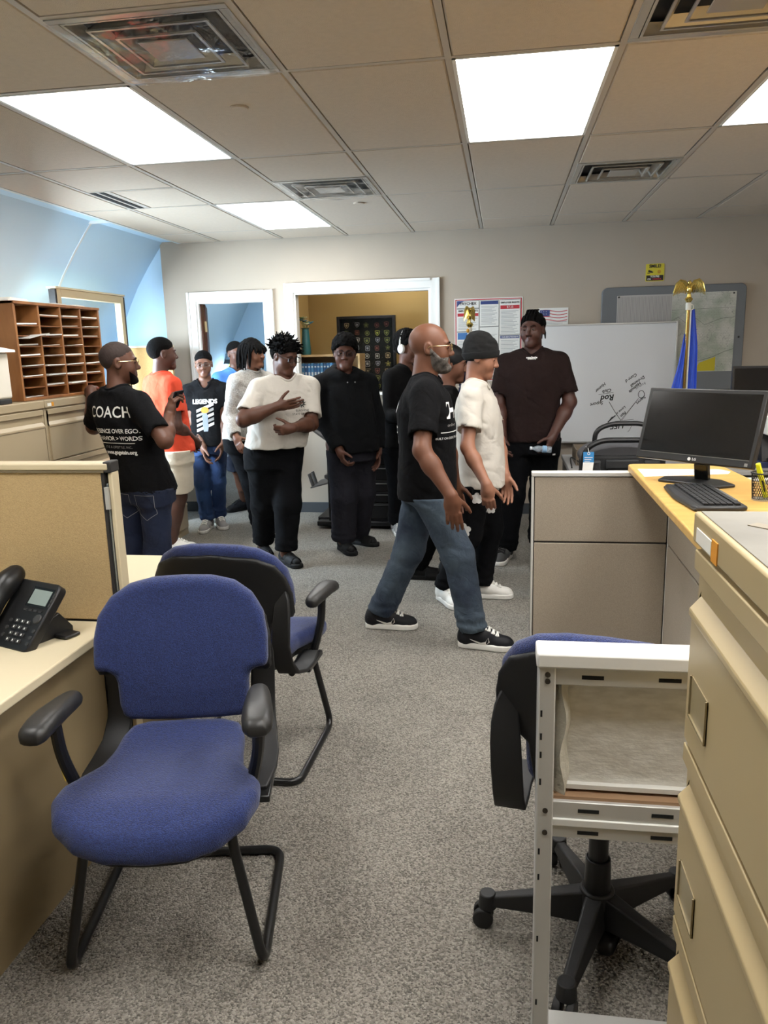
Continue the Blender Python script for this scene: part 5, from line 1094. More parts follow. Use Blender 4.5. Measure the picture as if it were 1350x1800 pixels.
def loft(F, secs, p0, p1, rt, fw, k, power=2.4, op='u', zcut=None):
    """secs: (z, half width, half depth, forward shift); centre line from p0 to p1 (by z)"""
    z0, z1 = secs[0][0], secs[-1][0]; Z = [s[0] for s in secs]; A = max(max(s[1], s[2]) for s in secs)+.1
    def fn(P):
        z = P[2]; t = (z-p0[2])/(p1[2]-p0[2]); a = np.interp(z, Z, [s[1] for s in secs]); b = np.interp(z, Z, [s[2] for s in secs]); f = np.interp(z, Z, [s[3] for s in secs])
        x = P[0]-(p0[0]+(p1[0]-p0[0])*t+fw[0]*f); y = P[1]-(p0[1]+(p1[1]-p0[1])*t+fw[1]*f)
        u = np.abs(x*rt[0]+y*rt[1])/a; w_ = np.abs(x*fw[0]+y*fw[1])/b
        d = ((u**power+w_**power)**(1/power)-1)*np.minimum(a, b)*.95
        return np.maximum(d, np.maximum(z0-z, z-z1))
    cx, cy = (p0[0]+p1[0])/2, (p0[1]+p1[1])/2; s_ = abs(p0[0]-p1[0])+abs(p0[1]-p1[1])
    F.put((cx-A-s_, cy-A-s_, z0-.02), (cx+A+s_, cy+A+s_, z1+.02), fn, k, op)
def grid_for(pts, pad, step, fine=None, fstep=.0045):
    lo = np.min(pts, 0)-pad; hi = np.max(pts, 0)+pad; fine = fine or []
    return Field(*(axis(lo[i], hi[i], step, [(c[i]-r, c[i]+r) for c, r in fine], fstep) for i in range(3)))
def wrinkle(F, amp, freq, seed):
    sl = np.abs(F.D) < .03; I, J, K = np.nonzero(sl); x, y, z = F.x[I]+seed*3.1, F.y[J]+seed*1.7, F.z[K]
    n = .7*vnoise(x*freq[0], y*freq[1], z*freq[2]+1.5*np.sin(x*9))+.3*vnoise(x*freq[0]*2.3+9, y*freq[1]*2.3, z*freq[2]*2.3)
    r = np.abs(vnoise((x+.6*z)*freq[0]*.9+20, (y-.5*z)*freq[1]*.9, (z+.5*x)*freq[2]*1.5)); n = n*.8+np.clip(.45-r*3.2, -.1, .45)     # sharp creases
    F.D[I, J, K] += (amp*n).astype(np.float32)
def hand(F, W, d, t, right, curl, s=1., spread=1.):
    d = unit(d); t = unit(t-d*(t@d)); n = np.cross(d, t)*(-1 if right else 1)
    F.ell(W+d*.046*s+n*.002, (.040*s, .052*s, .0165*s), np.stack([t, d, n], 1), .014)
    F.cone(W, W+d*.03*s, .027*s, .03*s, .02)
    for i, (o, b, L) in enumerate(((.029, .086, 1.), (.0098, .091, 1.1), (-.0098, .087, 1.02), (-.028, .077, .82))):
        p = W+d*b*s+t*o*s*spread; a = 0.; q = d+t*o*2.2*spread
        for j, l in enumerate((.042, .027, .021)):
            a += curl[i if len(curl) > 1 else 0]*(.75, 1., .7)[j]; e = p+unit(unit(q)*math.cos(a)+n*math.sin(a))*l*L*s
            F.cone(p, e, (.0094, .0088, .0082)[j]*s, (.0088, .0082, .0072)[j]*s, .0035 if j else .008); p = e
    p = W+d*.022*s+t*.026*s+n*.006*s; q = unit(d*.62+t*.66+n*.42)
    for j, l in enumerate((.042, .031, .026)):
        e = p+q*l*s; F.cone(p, e, (.0145, .0112, .0098)[j]*s, (.0112, .0098, .0078)[j]*s, .010 if j == 0 else .004); p = e; q = unit(q+d*.35+n*.12)
    return W+d*.09*s+n*.03*s, n

SKIN = {}
def skin(c):
    k = 'skin_%d_%d_%d' % c
    return M(k, c, .48, var=.07, vscale=22, spec=.35), M(k+'_lips', tuple(int(v*.88+10*(i == 0)) for i, v in enumerate(c)), .4)
HAIR = M('hair_black', (10, 9, 9), .95, var=.3, vscale=90, bump=.5, bscale=320, spec=.12); HAIR_G = M('beard_grey', (118, 112, 106), .9, rgb2=(48, 40, 36), vscale=34, bump=.6, bscale=300)
EYEW = M('eye_white', (176, 166, 156), .35, spec=.3); EYEI = M('eye_iris', (38, 24, 16), .15)
def eye_mesh():
    m = MB(); m.ell((0, 0, 0), (.0118, .0118, .0118), 16, 12)
    for i, f in enumerate(m.f):
        c = np.mean([m.v[q] for q in f], 0)
        if c[1] > .0086: m.m[i] = 1
    return m
def child_at(o, Mx): o.matrix_local = Mx; return o
def print_on(name, host, geo, c, ux, uy, mat, org, off=.003, parent=None):
    """lay flat artwork (mesh in ux,uy plane around c) onto a garment surface"""
    ux, uy = unit(v3(*ux)), unit(v3(*uy)); n = np.cross(ux, uy); me = geo; co = np.zeros(len(me.vertices)*3, np.float32); me.vertices.foreach_get('co', co); co = co.reshape(-1, 3)
    P = np.array(c)[None]+co[:, :1]*ux+co[:, 1:2]*uy-np.array(org)[None]; hm = host.data
    hv = np.zeros(len(hm.vertices)*3, np.float32); hm.vertices.foreach_get('co', hv); key = host.name
    if key not in BVH: BVH[key] = BVHTree.FromPolygons(hv.reshape(-1, 3).tolist(), [tuple(p.vertices) for p in hm.polygons])
    out = []
    for p in P:
        h = BVH[key].ray_cast(Vector(p+n*.35), Vector(-n), .7)
        out.append(np.array(h[0])+n*off if h[0] is not None else p)
    me.vertices.foreach_set('co', np.array(out, np.float32).ravel()); me.update(); me.materials.clear(); me.materials.append(mat)
    o = bpy.data.objects.new(name, me); COL.objects.link(o); o.parent = parent or host; return o
BVH = {}
def art(mb):
    me = bpy.data.meshes.new('art'); me.from_pydata(mb.v, [], mb.f); me.update(); return me

# ---- footwear templates: origin under the ankle, +y to the toes
SOLE = [(0, -.078), (.024, -.072), (.034, -.05), (.034, 0), (.037, .06), (.044, .11), (.044, .15), (.034, .185), (.012, .205), (-.012, .205), (-.034, .19), (-.042, .15), (-.040, .11), (-.034, .06), (-.033, 0), (-.034, -.05), (-.024, -.072)]
def shoe_meshes():
    F = Field(axis(-.07, .07, .005), axis(-.10, .23, .005), axis(-.01, .15, .005)); sl, P = F.box((-9,)*3, (9,)*3)
    F.cone((0, -.036, .045), (0, -.030, .085), .040, .036, .0); F.cone((0, -.03, .06), (0, .06, .062), .040, .040, .03); F.cone((0, .05, .055), (.002, .150, .030), .041, .038, .03); F.cone((.002, .13, .028), (0, .165, .026), .039, .036, .02)
    F.D = np.maximum(F.D, .014-P[2]); F.cone((0, -.03, .10), (0, .01, .16), .026, .034, .006, 's'); F.D = F.D.astype(np.float32); up = F.mesh('shoe_upper')
    V, Q = slab([(x*1.14, y) for x, y in SOLE], .034, .008, (-.06, -.1, -.01), (.06, .23, .05), lambda a, b: .017+0*a, .005); so = mesh_np('shoe_sole', V, Q)
    F = Field(axis(-.07, .07, .005), axis(-.10, .23, .005), axis(.0, .12, .005)); sl, P = F.box((-9,)*3, (9,)*3)
    F.cone((0, .075, .035), (0, .135, .028), .052, .050, 0.); F.D = np.maximum(F.D, np.maximum(np.maximum(.065-P[1], P[1]-.155), np.maximum(.022-P[2], 0-P[2]))); F.cone((0, .05, .03), (0, .18, .024), .044, .042, 0, 's'); F.D = F.D.astype(np.float32); st = F.mesh('slide_strap')
    F = Field(axis(-.07, .07, .005), axis(-.10, .23, .005), axis(.0, .14, .005)); F.cone((0, -.02, .11), (0, -.03, .055), .036, .036, 0); F.cone((0, -.04, .05), (0, .06, .055), .032, .036, .03); F.cone((0, .06, .05), (.004, .16, .042), .037, .028, .03); sl, P = F.box((-9,)*3, (9,)*3); F.D = np.maximum(F.D, .026-P[2]).astype(np.float32); ft = F.mesh('sock')
    return up, so, st, ft
UPPER, SOLEM, STRAP, SOCK = shoe_meshes(); UP_BVH = BVHTree.FromPolygons([tuple(v.co) for v in UPPER.vertices], [tuple(p.vertices) for p in UPPER.polygons])
def shoe(root, org, A, deg, style, scale=1.):
    """style: dict(kind, upper, sole, lace, mark)"""
    Mx = Matrix.Translation(Vector((A[0]-org[0], A[1]-org[1], style.get('z', 0)))) @ Matrix.Rotation(math.radians(deg-90), 4, 'Z') @ Matrix.Rotation(math.radians(style.get('pitch', 0)), 4, 'X') @ Matrix.Scale(scale, 4)
    def use(me, mat):
        m = me.copy(); m.materials.clear(); m.materials.append(mat); return m
    if style['kind'] == 'slide':
        s = bpy.data.objects.new('slide_sandal', use(SOLEM, style['sole'])); COL.objects.link(s); s.parent = root; s.matrix_local = Mx
        for n_, me, mt in (('strap', STRAP, style['upper']), ('sock', SOCK, style['sock'])): inst(n_, use(me, mt), s)
        return s
    s = bpy.data.objects.new('shoe', use(UPPER, style['upper'])); COL.objects.link(s); s.parent = root; s.matrix_local = Mx
    inst('sole', use(SOLEM, style['sole']), s)
    lc = MB()
    for k in range(5):
        y = .040+k*.020; w_ = .024; z = UP_BVH.ray_cast(Vector((0, y, .3)), Vector((0, 0, -1)))[0][2]+.003; zs_ = UP_BVH.ray_cast(Vector((w_, y, .3)), Vector((0, 0, -1)))[0][2]+.002
        lc.tube([(-w_, y-.006, zs_), (-w_/2, y-.002, z-.001), (0, y, z+.001), (w_/2, y+.003, z-.002), (w_, y+.006, zs_-.002)], .0056, 6); lc.tube([(w_, y-.006, zs_), (w_/2, y-.002, z-.001), (0, y+.001, z+.002), (-w_/2, y+.003, z-.002), (-w_, y+.006, zs_-.002)], .0046, 6)
    lc.tube([(0, .045, .106), (-.02, .040, .118), (-.032, .052, .104), (-.005, .045, .107), (.022, .042, .117), (.032, .055, .103), (0, .045, .106)], .003, 6)
    ob('laces', lc, style['lace'], s, world=False)
    if style.get('mark'):
        for q in (-1, 1):
            P_ = [(-.040, .070), (-.026, .050), (-.004, .043), (.045, .056), (.098, .070), (.040, .049), (.0, .029), (-.027, .030), (-.046, .048)]
            vs = []
            for y, z in [(.042-a, b) for a, b in P_]:
                h = UP_BVH.ray_cast(Vector((q*.2, y, z)), Vector((-q, 0, 0))); vs.append((h[0][0]+q*.0022, y, z))
            ob('side_mark', MB().add(vs, [f if q > 0 else f[::-1] for f in ((0, 1, 7, 8), (1, 2, 6, 7), (2, 3, 5, 6), (3, 4, 5))]), style['mark'], s, world=False)
    return s

def cap_hair(name, fn, mat, root, Mx, step=.0045, ext=.17):
    F = Field(*(axis(-ext, ext, step) for _ in range(3))); sl, P = F.box((-9,)*3, (9,)*3); P = tuple(np.broadcast_to(q, F.D.shape) for q in P)
    F.D = fn(P).astype(np.float32); me = F.mesh(name); me.materials.append(mat); o = inst(name, me, root); o.matrix_local = Mx; return o
CR = ((0, -.014, .034), (.074, .094, .084))
def skull(P, g): return d_ell(P, CR[0], tuple(r+g for r in CR[1]))
def hairline(P, front=.052, nape=-.055, ear=.034):
    """>0 outside of the hair area: slanted line from the forehead over the ear to the nape"""
    line = front+(nape-front)*np.clip((.078-P[1])/.15, 0, 1)
    d = line-P[2]
    return np.maximum(d, ear-np.sqrt((np.abs(P[0])-.078)**2*0+(P[1]-.006)**2+(P[2]+.006)**2))
def taper(d, th, reg): return np.maximum(d-.001-th*np.clip(-reg/.018, 0, 1), reg)
def glasses(root, Mx, mat, w_=.052, h=.036, lens=None, shape='round'):
    m = MB()
    for s in (-1, 1):
        R_ = rrect(s*.032-w_/2, s*.032+w_/2, .002-h/2, .002+h/2, min(w_, h)/2-.003 if shape == 'round' else .010, 5)
        m.tube([(x, .104-.10*abs(x)**1.5, z) for x, z in R_], .0019, 6, closed=True)
        m.tube([(s*(.032+w_/2), .095, .010), (s*.074, .07, .010), (s*.080, .0, .008), (s*.079, -.02, -.012)], .0017, 6)
    m.tube([(-.007, .104, .006), (0, .107, .009), (.007, .104, .006)], .0019, 6)
    g = ob('glasses', m, mat, root, world=False); g.matrix_local = Mx
    for s in (-1, 1):
        R_ = rrect(s*.032-w_/2+.001, s*.032+w_/2-.001, .003-h/2, .001+h/2, min(w_, h)/2-.004 if shape == 'round' else .009, 5)
        ob('lens', MB().prism(R_, (0, .1015, 0), (1, 0, 0), (0, 0, 1), .0008), lens or M('lens_clear', (8, 8, 8), .12, alpha=.10, spec=.3), g, world=False)
    return g

def person(sp):
    nb, pel, hc = (np.array(sp[k]) for k in ('neck', 'pelvis', 'head')); hd = math.radians(sp['heading']); fw = v3(math.cos(hd), math.sin(hd), 0); rt = v3(fw[1], -fw[0], 0)
    w = sp.get('w', 1.); hs = sp.get('hs', 1.); HR = head_frame(hc, *sp['hdir']); org = v3(pel[0], pel[1], 0)
    root = thing('person', sp['label'], 'person', tuple(org)); sk, lips = skin(sp['skin'])
    arms, legs = [[np.array(q) for q in a] for a in sp['arms']], [[np.array(q) if k < 3 else q for k, q in enumerate(l)] for l in sp['legs']]
    hz = []
    for i, (S, E, Wr) in enumerate(arms):
        d = unit(Wr-E); hdr = sp.get('hand', {}).get(i, {}); d = unit(np.array(hdr.get('d', d))); hz.append((Wr, d, np.array(hdr.get('t', fw*.9+v3(0, 0, .1))), hdr.get('curl', (.32, .38, .42, .46)), hdr.get('s', .98)))
    # ---- body
    pts = np.array([hc+v3(0, 0, .15)]+[q for a in arms for q in a]+[z[0]+z[1]*.19 for z in hz]+[q for l in legs for q in l[:3]]+[v3(*l[2][:2], 0)+v3(math.cos(math.radians(l[3])), math.sin(math.radians(l[3])), 0)*.16 for l in legs]+[hc+HR[:, 1]*.13, hc-HR[:, 1]*.13])
    F = grid_for(pts, .06, .010, [(hc-v3(0, 0, .0), .12)]+[(z[0]+z[1]*.085, .10) for z in hz if sp.get('finehands', True)], .0042)
    low = pel[2]; zs = (arms[0][0][2]+arms[1][0][2])/2
    loft(F, [(low-.10, .13*w, .10*w, 0), (low, .15*w, .11*w, 0), (low+.16, .13*w, .095*w, .01), (zs-.14, .15*w, .10*w, .01), (zs-.02, .14*w, .085*w, 0), (zs+.03, .09, .06, 0), (nb[2]+.01, .05, .05, 0)], pel, nb, rt, fw, 0)
    nk = hc+HR@v3(0, -.022, -.06)*hs
    F.cone(nb-v3(0, 0, .03)-fw*.01, nk, .060*sp.get('neckw', 1), .052*sp.get('neckw', 1)*hs, .03)
    for i, (S, E, Wr) in enumerate(arms):
        F.cone(nb+v3(0, 0, .005), S+v3(0, 0, .01), .04, .045, .03); aw = sp.get('aw', w)
        F.cone(S, E, .052*aw, .041*aw, .03); F.cone(E, E+(Wr-E)*.35, .042*aw, .043*aw, .02); F.cone(E+(Wr-E)*.3, Wr, .043*aw, .0275*min(aw, 1.1), .02)
        hand(F, *hz[i][:3], i == 1, hz[i][3], hz[i][4])
    for H, K, A, deg in legs:
        f = v3(math.cos(math.radians(deg)), math.sin(math.radians(deg)), 0); lw = sp.get('lw', w)
        F.cone(H, K, .085*lw, .054*lw, .04); F.cone(K, A, .052*lw, .037*lw, .02); F.ell(K+(A-K)*.33-f*.018, (.05*lw, .05*lw, .11), None, .03)
        F.cone(v3(A[0], A[1], .055), v3(A[0], A[1], .045)+f*.11, .030, .024, .02)
    # head, evaluated in its own frame
    sl, P = F.box(hc-.19*hs, hc+.19*hs); D_ = [P[i]-hc[i] for i in range(3)]
    L = tuple((D_[0]*HR[0, i]+D_[1]*HR[1, i]+D_[2]*HR[2, i])/hs for i in range(3))
    F.D[sl] = smin(F.D[sl], (d_head(L, sp.get('fat', 0.), sp.get('jaw', 1.))*hs).astype(np.float32), .018)
    V, Q = surfnet(F.D, F.x, F.y, F.z); me = mesh_np('body', V-org, Q); me.materials.append(sk); me.materials.append(lips)
    C_ = (V[Q].mean(1)-hc)@HR/hs; lp = (np.abs(C_[:, 0]) < .026) & (C_[:, 1] > .072) & (C_[:, 2] < -.050) & (C_[:, 2] > -.076)
    me.polygons.foreach_set('material_index', lp.astype(np.int32)); body = inst('body', me, root)
    HM = Matrix.Translation(Vector(hc-org)) @ Matrix([[*HR[i], 0] for i in range(3)]+[[0, 0, 0, 1]]) @ Matrix.Scale(hs, 4)
    for s in (-1, 1):
        e = ob('eye', eye_mesh(), parent=root, mats=[EYEW, EYEI], world=False); e.matrix_local = HM @ Matrix.Translation((s*.031, .0765, .001))
        if sp.get('brows', True): b = ob('eyebrow', MB().tube([(s*.013, .0925, .0215), (s*.028, .0925, .027), (s*.045, .083, .024)], [.0032, .0036, .0018], 6, flat=.7), HAIR, root, world=False); b.matrix_local = HM
    # ---- hair and head gear
    hr = sp.get('hair', 'fade')
    if hr == 'fade':
        def fd(P):
            h = hairline(P); return np.maximum(skull(P, 0)-.0012-sp.get('hairg', .005)*np.clip(-h/.035, 0, 1)+.001*vnoise(P[0]*160, P[1]*160, P[2]*160), h)
        cap_hair('hair', fd, sp.get('hairmat', HAIR), root, HM, .004, .13)
    elif hr == 'afro':
        g = sp.get('hairg', .032); cap_hair('hair', lambda P: np.maximum(smin(skull(P, g*.7), d_ell(P, (0, -.014, .06), (.080+g*.5, .098+g*.4, .075+g)), .03)+.006*vnoise(P[0]*70, P[1]*70, P[2]*70)+.003*vnoise(P[0]*170, P[1]*170, P[2]*170), hairline(P, .062, -.055, .036)-.012*vnoise(P[0]*50, P[1]*50, P[2]*50)), HAIR, root, HM)
    elif hr == 'twists':
        cap_hair('hair', lambda P: np.maximum(skull(P, .016)+.006*vnoise(P[0]*80, P[1]*80, P[2]*80), hairline(P, .055, -.05, .036)), HAIR, root, HM); m = MB(); r = random.Random(5)
        for k in range(150):
            th, ph = r.uniform(0, 6.283), math.acos(r.uniform(-.05, 1)); n = v3(math.sin(ph)*math.cos(th), math.sin(ph)*math.sin(th), math.cos(ph)); p = np.array(CR[0])+n*(np.array(CR[1])+.006)
            if p[1] > .06 and p[2] < .06: continue
            b = n*.7+v3(r.uniform(-.4, .4), r.uniform(-.3, .5), r.uniform(-.1, .5)); l = r.uniform(.028, .05); q = p+unit(b)*l*.6; e = q+unit(b+v3(r.uniform(-.6, .6), r.uniform(-.2, .8), -.3))*l*.6; m.tube([p, q, e], [.0075, .0065, .003], 6)
        o = ob('hair_twists', m, HAIR, root, world=False); o.matrix_local = HM; tag(o, kind='stuff')
    elif hr == 'dreads':
        cap_hair('hair', lambda P: np.maximum(skull(P, .014)+.005*vnoise(P[0]*60, P[1]*60, P[2]*60), hairline(P, .055, -.06, .0)), HAIR, root, HM); m = MB(); r = random.Random(8)
        for k in range(64):
            a = k/64*6.283; n = v3(math.sin(a), math.cos(a), 0); front = n[1] > .55
            p = v3(n[0]*.045, n[1]*.06-.014, .108); q = v3(n[0]*.085, n[1]*.105-.014, .055+r.uniform(-.01, .015)); l = .05 if front else r.uniform(.13, .19)
            e = q+v3(n[0]*.012+r.uniform(-.01, .01), n[1]*.012+r.uniform(-.01, .01), -l*.5); g = e+v3(n[0]*.004+r.uniform(-.012, .012), r.uniform(-.012, .006), -l*.5); m.tube(curve_pts([p, q, e, g], 4), [.007]*9+[.0065]*3+[.004], 6)
        o = ob('dreadlocks', m, HAIR, root, world=False); o.matrix_local = HM; tag(o, kind='stuff')
    elif hr == 'braids':
        cap_hair('hair', lambda P: np.maximum(skull(P, .010)+.0045*np.sin(P[0]*260)*(P[2] > .03), hairline(P, .060, -.06, .034)), HAIR, root, HM); m = MB()
        for x in (-.05, -.03, -.01, .012, .034, .054): o = ob('braid', MB().tube([(x, -.085, .03), (x*1.15, -.112, -.02), (x*1.25, -.105, -.06)], [.009, .008, .004], 7), HAIR, root, world=False); o.matrix_local = HM
        for x in (-.03, -.01, .012, .03): o = ob('braid', MB().tube([(x, .055, .102), (x, .02, .128), (x, -.04, .135)], [.006, .009, .006], 7), HAIR, root, world=False); o.matrix_local = HM
    elif hr == 'beanie':
        bm = weave('beanie_knit', (16, 16, 17), (8, 8, 9), 500, .5, .95, sheen=0)
        cap_hair('beanie', lambda P: np.maximum(smin(skull(P, .016), d_ell(P, (0, -.03, .085), (.074, .085, .062)), .03)+.004*vnoise(P[0]*30, P[1]*30, P[2]*55), (.020-P[2]+(P[1]-.08)*.32)), bm, root, HM)
        cap_hair('beanie_band', lambda P: np.maximum(skull(P, .021)+.002*vnoise(P[0]*40, P[1]*40, P[2]*60), np.maximum(.016-P[2]+(P[1]-.08)*.32, P[2]-.060-(P[1]-.08)*.32)), bm, root, HM)
        cap_hair('hair', lambda P: np.maximum(skull(P, .007), np.maximum(-.045-P[2]+np.maximum(P[1]+.03, 0)*1.2, np.maximum(P[2]-.03, P[1]-.02))), HAIR, root, HM)
    elif hr == 'durag':
        cap_hair('durag', lambda P: np.maximum(skull(P, .010)+.002*vnoise(P[0]*25, P[1]*25, P[2]*60), (.034-P[2]+(P[1]-.08)*.62)), M('durag_black', (12, 12, 14), .6, spec=.25), root, HM)
    if sp.get('beard'):
        mt = HAIR_G if sp['beard'] == 'grey' else HAIR; th = .005 if sp['beard'] == 'grey' else .0035; zt = sp.get('beard_z', -.045)
        cap_hair('beard', lambda P: taper(d_head(P, sp.get('fat', 0.), sp.get('jaw', 1.))+.0016*vnoise(P[0]*150, P[1]*150, P[2]*150), th, np.maximum(np.maximum(P[2]-zt-np.clip(sp.get('beard_y', -.01)+.05-P[1], 0, .05)*1.0, sp.get('beard_y', -.01)-P[1]), np.maximum(np.where(P[1] > .06, .024-np.sqrt(P[0]**2+((P[2]+.062)*1.35)**2), -1), -.13-P[2]))), mt, root, HM)
    if sp.get('glasses'): glasses(root, HM, *sp['glasses'])
    # ---- upper garment
    sh = sp['shirt']; hem = sh['hem']; ch, wa, he = sh['chest'], sh['waist'], sh['hemw']; _r0 = sp['trousers']['r'][0]; _hp = sp['trousers']['hip']; he = (max(he[0], .088+_r0*.95, _hp[0]+.008), max(he[1], _r0+.022, _hp[1]+.012), he[2]); sl_ = sh.get('sleeve', .62); ss = sh.get('sw', 1.)
    pts = [nb+v3(0, 0, .12), v3(pel[0], pel[1], hem-.02)]+[q for a in arms for q in a]+[pel+rt*.26, pel-rt*.26, pel+fw*.26, pel-fw*.22]
    G = grid_for(np.array(pts), .10, sh.get('step', .0095))
    loft(G, [(hem, he[0], he[1], he[2]), ((hem+pel[2]+.12)/2, (he[0]+wa[0])/2+.004, (he[1]+wa[1])/2+.004, (he[2]+wa[2])/2), (pel[2]+.14, *wa), (zs-.16, (ch[0]+wa[0])/2, ch[1]+.004, (ch[2]+wa[2])/2), (zs-.09, *ch), (zs-.01, ch[0]*.92, ch[1]*.84, 0), (zs+.045, ch[0]*.58, ch[1]*.6, -.005), (nb[2]+.02, .085, .075, -.005)], pel, nb, rt, fw, 0, 2.5)
    for i, (S, E, Wr) in enumerate(arms):
        G.cone(nb+(S-nb)*.28+v3(0, 0, .016), S+v3(0, 0, .004), .052*ss, .066*ss, .05)
        if sl_ <= 1:
            c = S+(E-S)*sl_; d = unit(E-S); r1 = (.064+sh.get('flare', .0))*ss
            G.cone(S, S+(E-S)*(sl_+.25), .066*ss, r1, .028, cut=(c, d)); G.cone(c-d*.05, c+d*.12, r1-.012, r1-.012, 0, 's', cut=(c-d*.012, -d))
        else:
            d = unit(Wr-E); c = E+(Wr-E)*(sl_-1); G.cone(S, E, .066*ss, .058*ss, .022); G.cone(E, c+d*.06, .058*ss, .043*ss, .02, cut=(c, d)); G.cone(c-d*.06, c+d*.12, .034*ss, .034*ss, 0, 's', cut=(c-d*.012, -d))
    if sh.get('hood'):
        bk = nb-fw*.05+v3(0, 0, .035)
        for a in np.linspace(-2.5, 2.5, 13):
            p = nb+v3(0, 0, .045)+(-fw*math.cos(a)*.088+rt*math.sin(a)*.098)+v3(0, 0, -.05*(1-math.cos(a))*.5); G.ell(p, (.046, .046, .042), None, .03)
        G.cone(bk-fw*.06, bk-fw*.08-v3(0, 0, .12), .065, .06, .04)
    nh = sh.get('neckhole', .062)
    G.cone(nb+fw*.008-v3(0, 0, .012), nk+v3(0, 0, .03), nh, nh+.004, .008, 's')
    wrinkle(G, sh.get('wr', .0065), (9, 9, 7), sp['seed']); sl, P = G.box((-99,)*3, (99,)*3)
    G.D = np.maximum(G.D, hem-P[2]+.006*np.sin((P[0]+P[1]*1.3)*30)).astype(np.float32)
    V, Q = surfnet(G.D, G.x, G.y, G.z); me = mesh_np(sh['name'], V-org, Q); me.materials.append(sh['mat']); shirt = inst(sh['name'], me, root)
    if not sh.get('hood'):
        bv = BVHTree.FromPolygons((V-org).tolist(), Q.tolist()); BVH[shirt.name] = bv; ring = []; cc = nb-org+fw*.008
        for a in np.linspace(0, 2*math.pi, 41)[:-1]:
            q = cc+(rt*math.cos(a)+fw*math.sin(a))*(nh+.007); h = bv.ray_cast(Vector((q[0], q[1], cc[2]+.12)), Vector((0, 0, -1)), .4)
            ring.append([q[0], q[1], h[0][2] if h[0] is not None else np.nan])
        ring = np.array(ring); z_ = ring[:, 2]; z_[np.isnan(z_)] = np.nanmedian(z_)
        for _ in range(3): z_ = (np.roll(z_, 1)+z_*2+np.roll(z_, -1))/4
        ring[:, 2] = z_+.001; ob('collar', MB().tube(ring, .0085, 8, closed=True), sh['mat'], shirt, world=False)
    # ---- lower garment
    tr = sp['trousers']; r0, r1, r2 = tr['r']; cutf = tr.get('cut', .97)
    pts = [pel+v3(0, 0, .14)]+[q for l in legs for q in l[:3]]+[pel+rt*.2, pel-rt*.2, pel+fw*.2, pel-fw*.2]
    G = grid_for(np.array(pts), .11, .0095); hp = tr['hip']
    loft(G, [(pel[2]-.13, hp[0]*.92, hp[1]*.9, 0), (pel[2]-.03, hp[0], hp[1], -.005), (pel[2]+.05, hp[0]*.97, hp[1]*.95, 0), (pel[2]+.13, hp[0]*.9, hp[1]*.9, 0)], pel, nb, rt, fw, 0, 2.3)
    for H, K, A, deg in legs:
        if cutf < .6:
            c = H+(K-H)*cutf*2; d = unit(K-H); G.cone(H, c+d*.08, r0, r1, .05, cut=(c, d)); G.cone(c-d*.06, c+d*.14, r1-.013, r1-.013, 0, 's', cut=(c-d*.012, -d))
        else:
            d = unit(A-K); c = K+(A-K)*cutf; G.cone(H, K, r0, r1, .05); G.cone(K, c+d*.06, r1, r2, .03, cut=(c+v3(0, 0, 0), d)); G.cone(c-d*.05, c+d*.1, r2-.012, r2-.012, 0, 's', cut=(c-d*.012, -d))
            if tr.get('stack', True): 
                for q in (.78, .9): G.ell(K+(A-K)*q, (r2+.008, r2+.008, .022), None, .02)
    wrinkle(G, tr.get('wr', .007), (8, 8, 11), sp['seed']+3); sl, P = G.box((-99,)*3, (99,)*3); G.D = np.maximum(G.D, P[2]-(hem+.02)).astype(np.float32)
    V, Q = surfnet(G.D, G.x, G.y, G.z); me = mesh_np(tr['name'], V-org, Q); me.materials.append(tr['mat']); trs = inst(tr['name'], me, root)
    for H, K, A, deg in legs: shoe(root, org, A, deg, sp['shoes'], sp.get('shoe_s', 1.))
    return dict(root=root, org=org, shirt=shirt, trousers=trs, HM=HM, HR=HR, hc=hc, fw=fw, rt=rt, hands=hz, nb=nb, pel=pel, arms=arms, body=body)
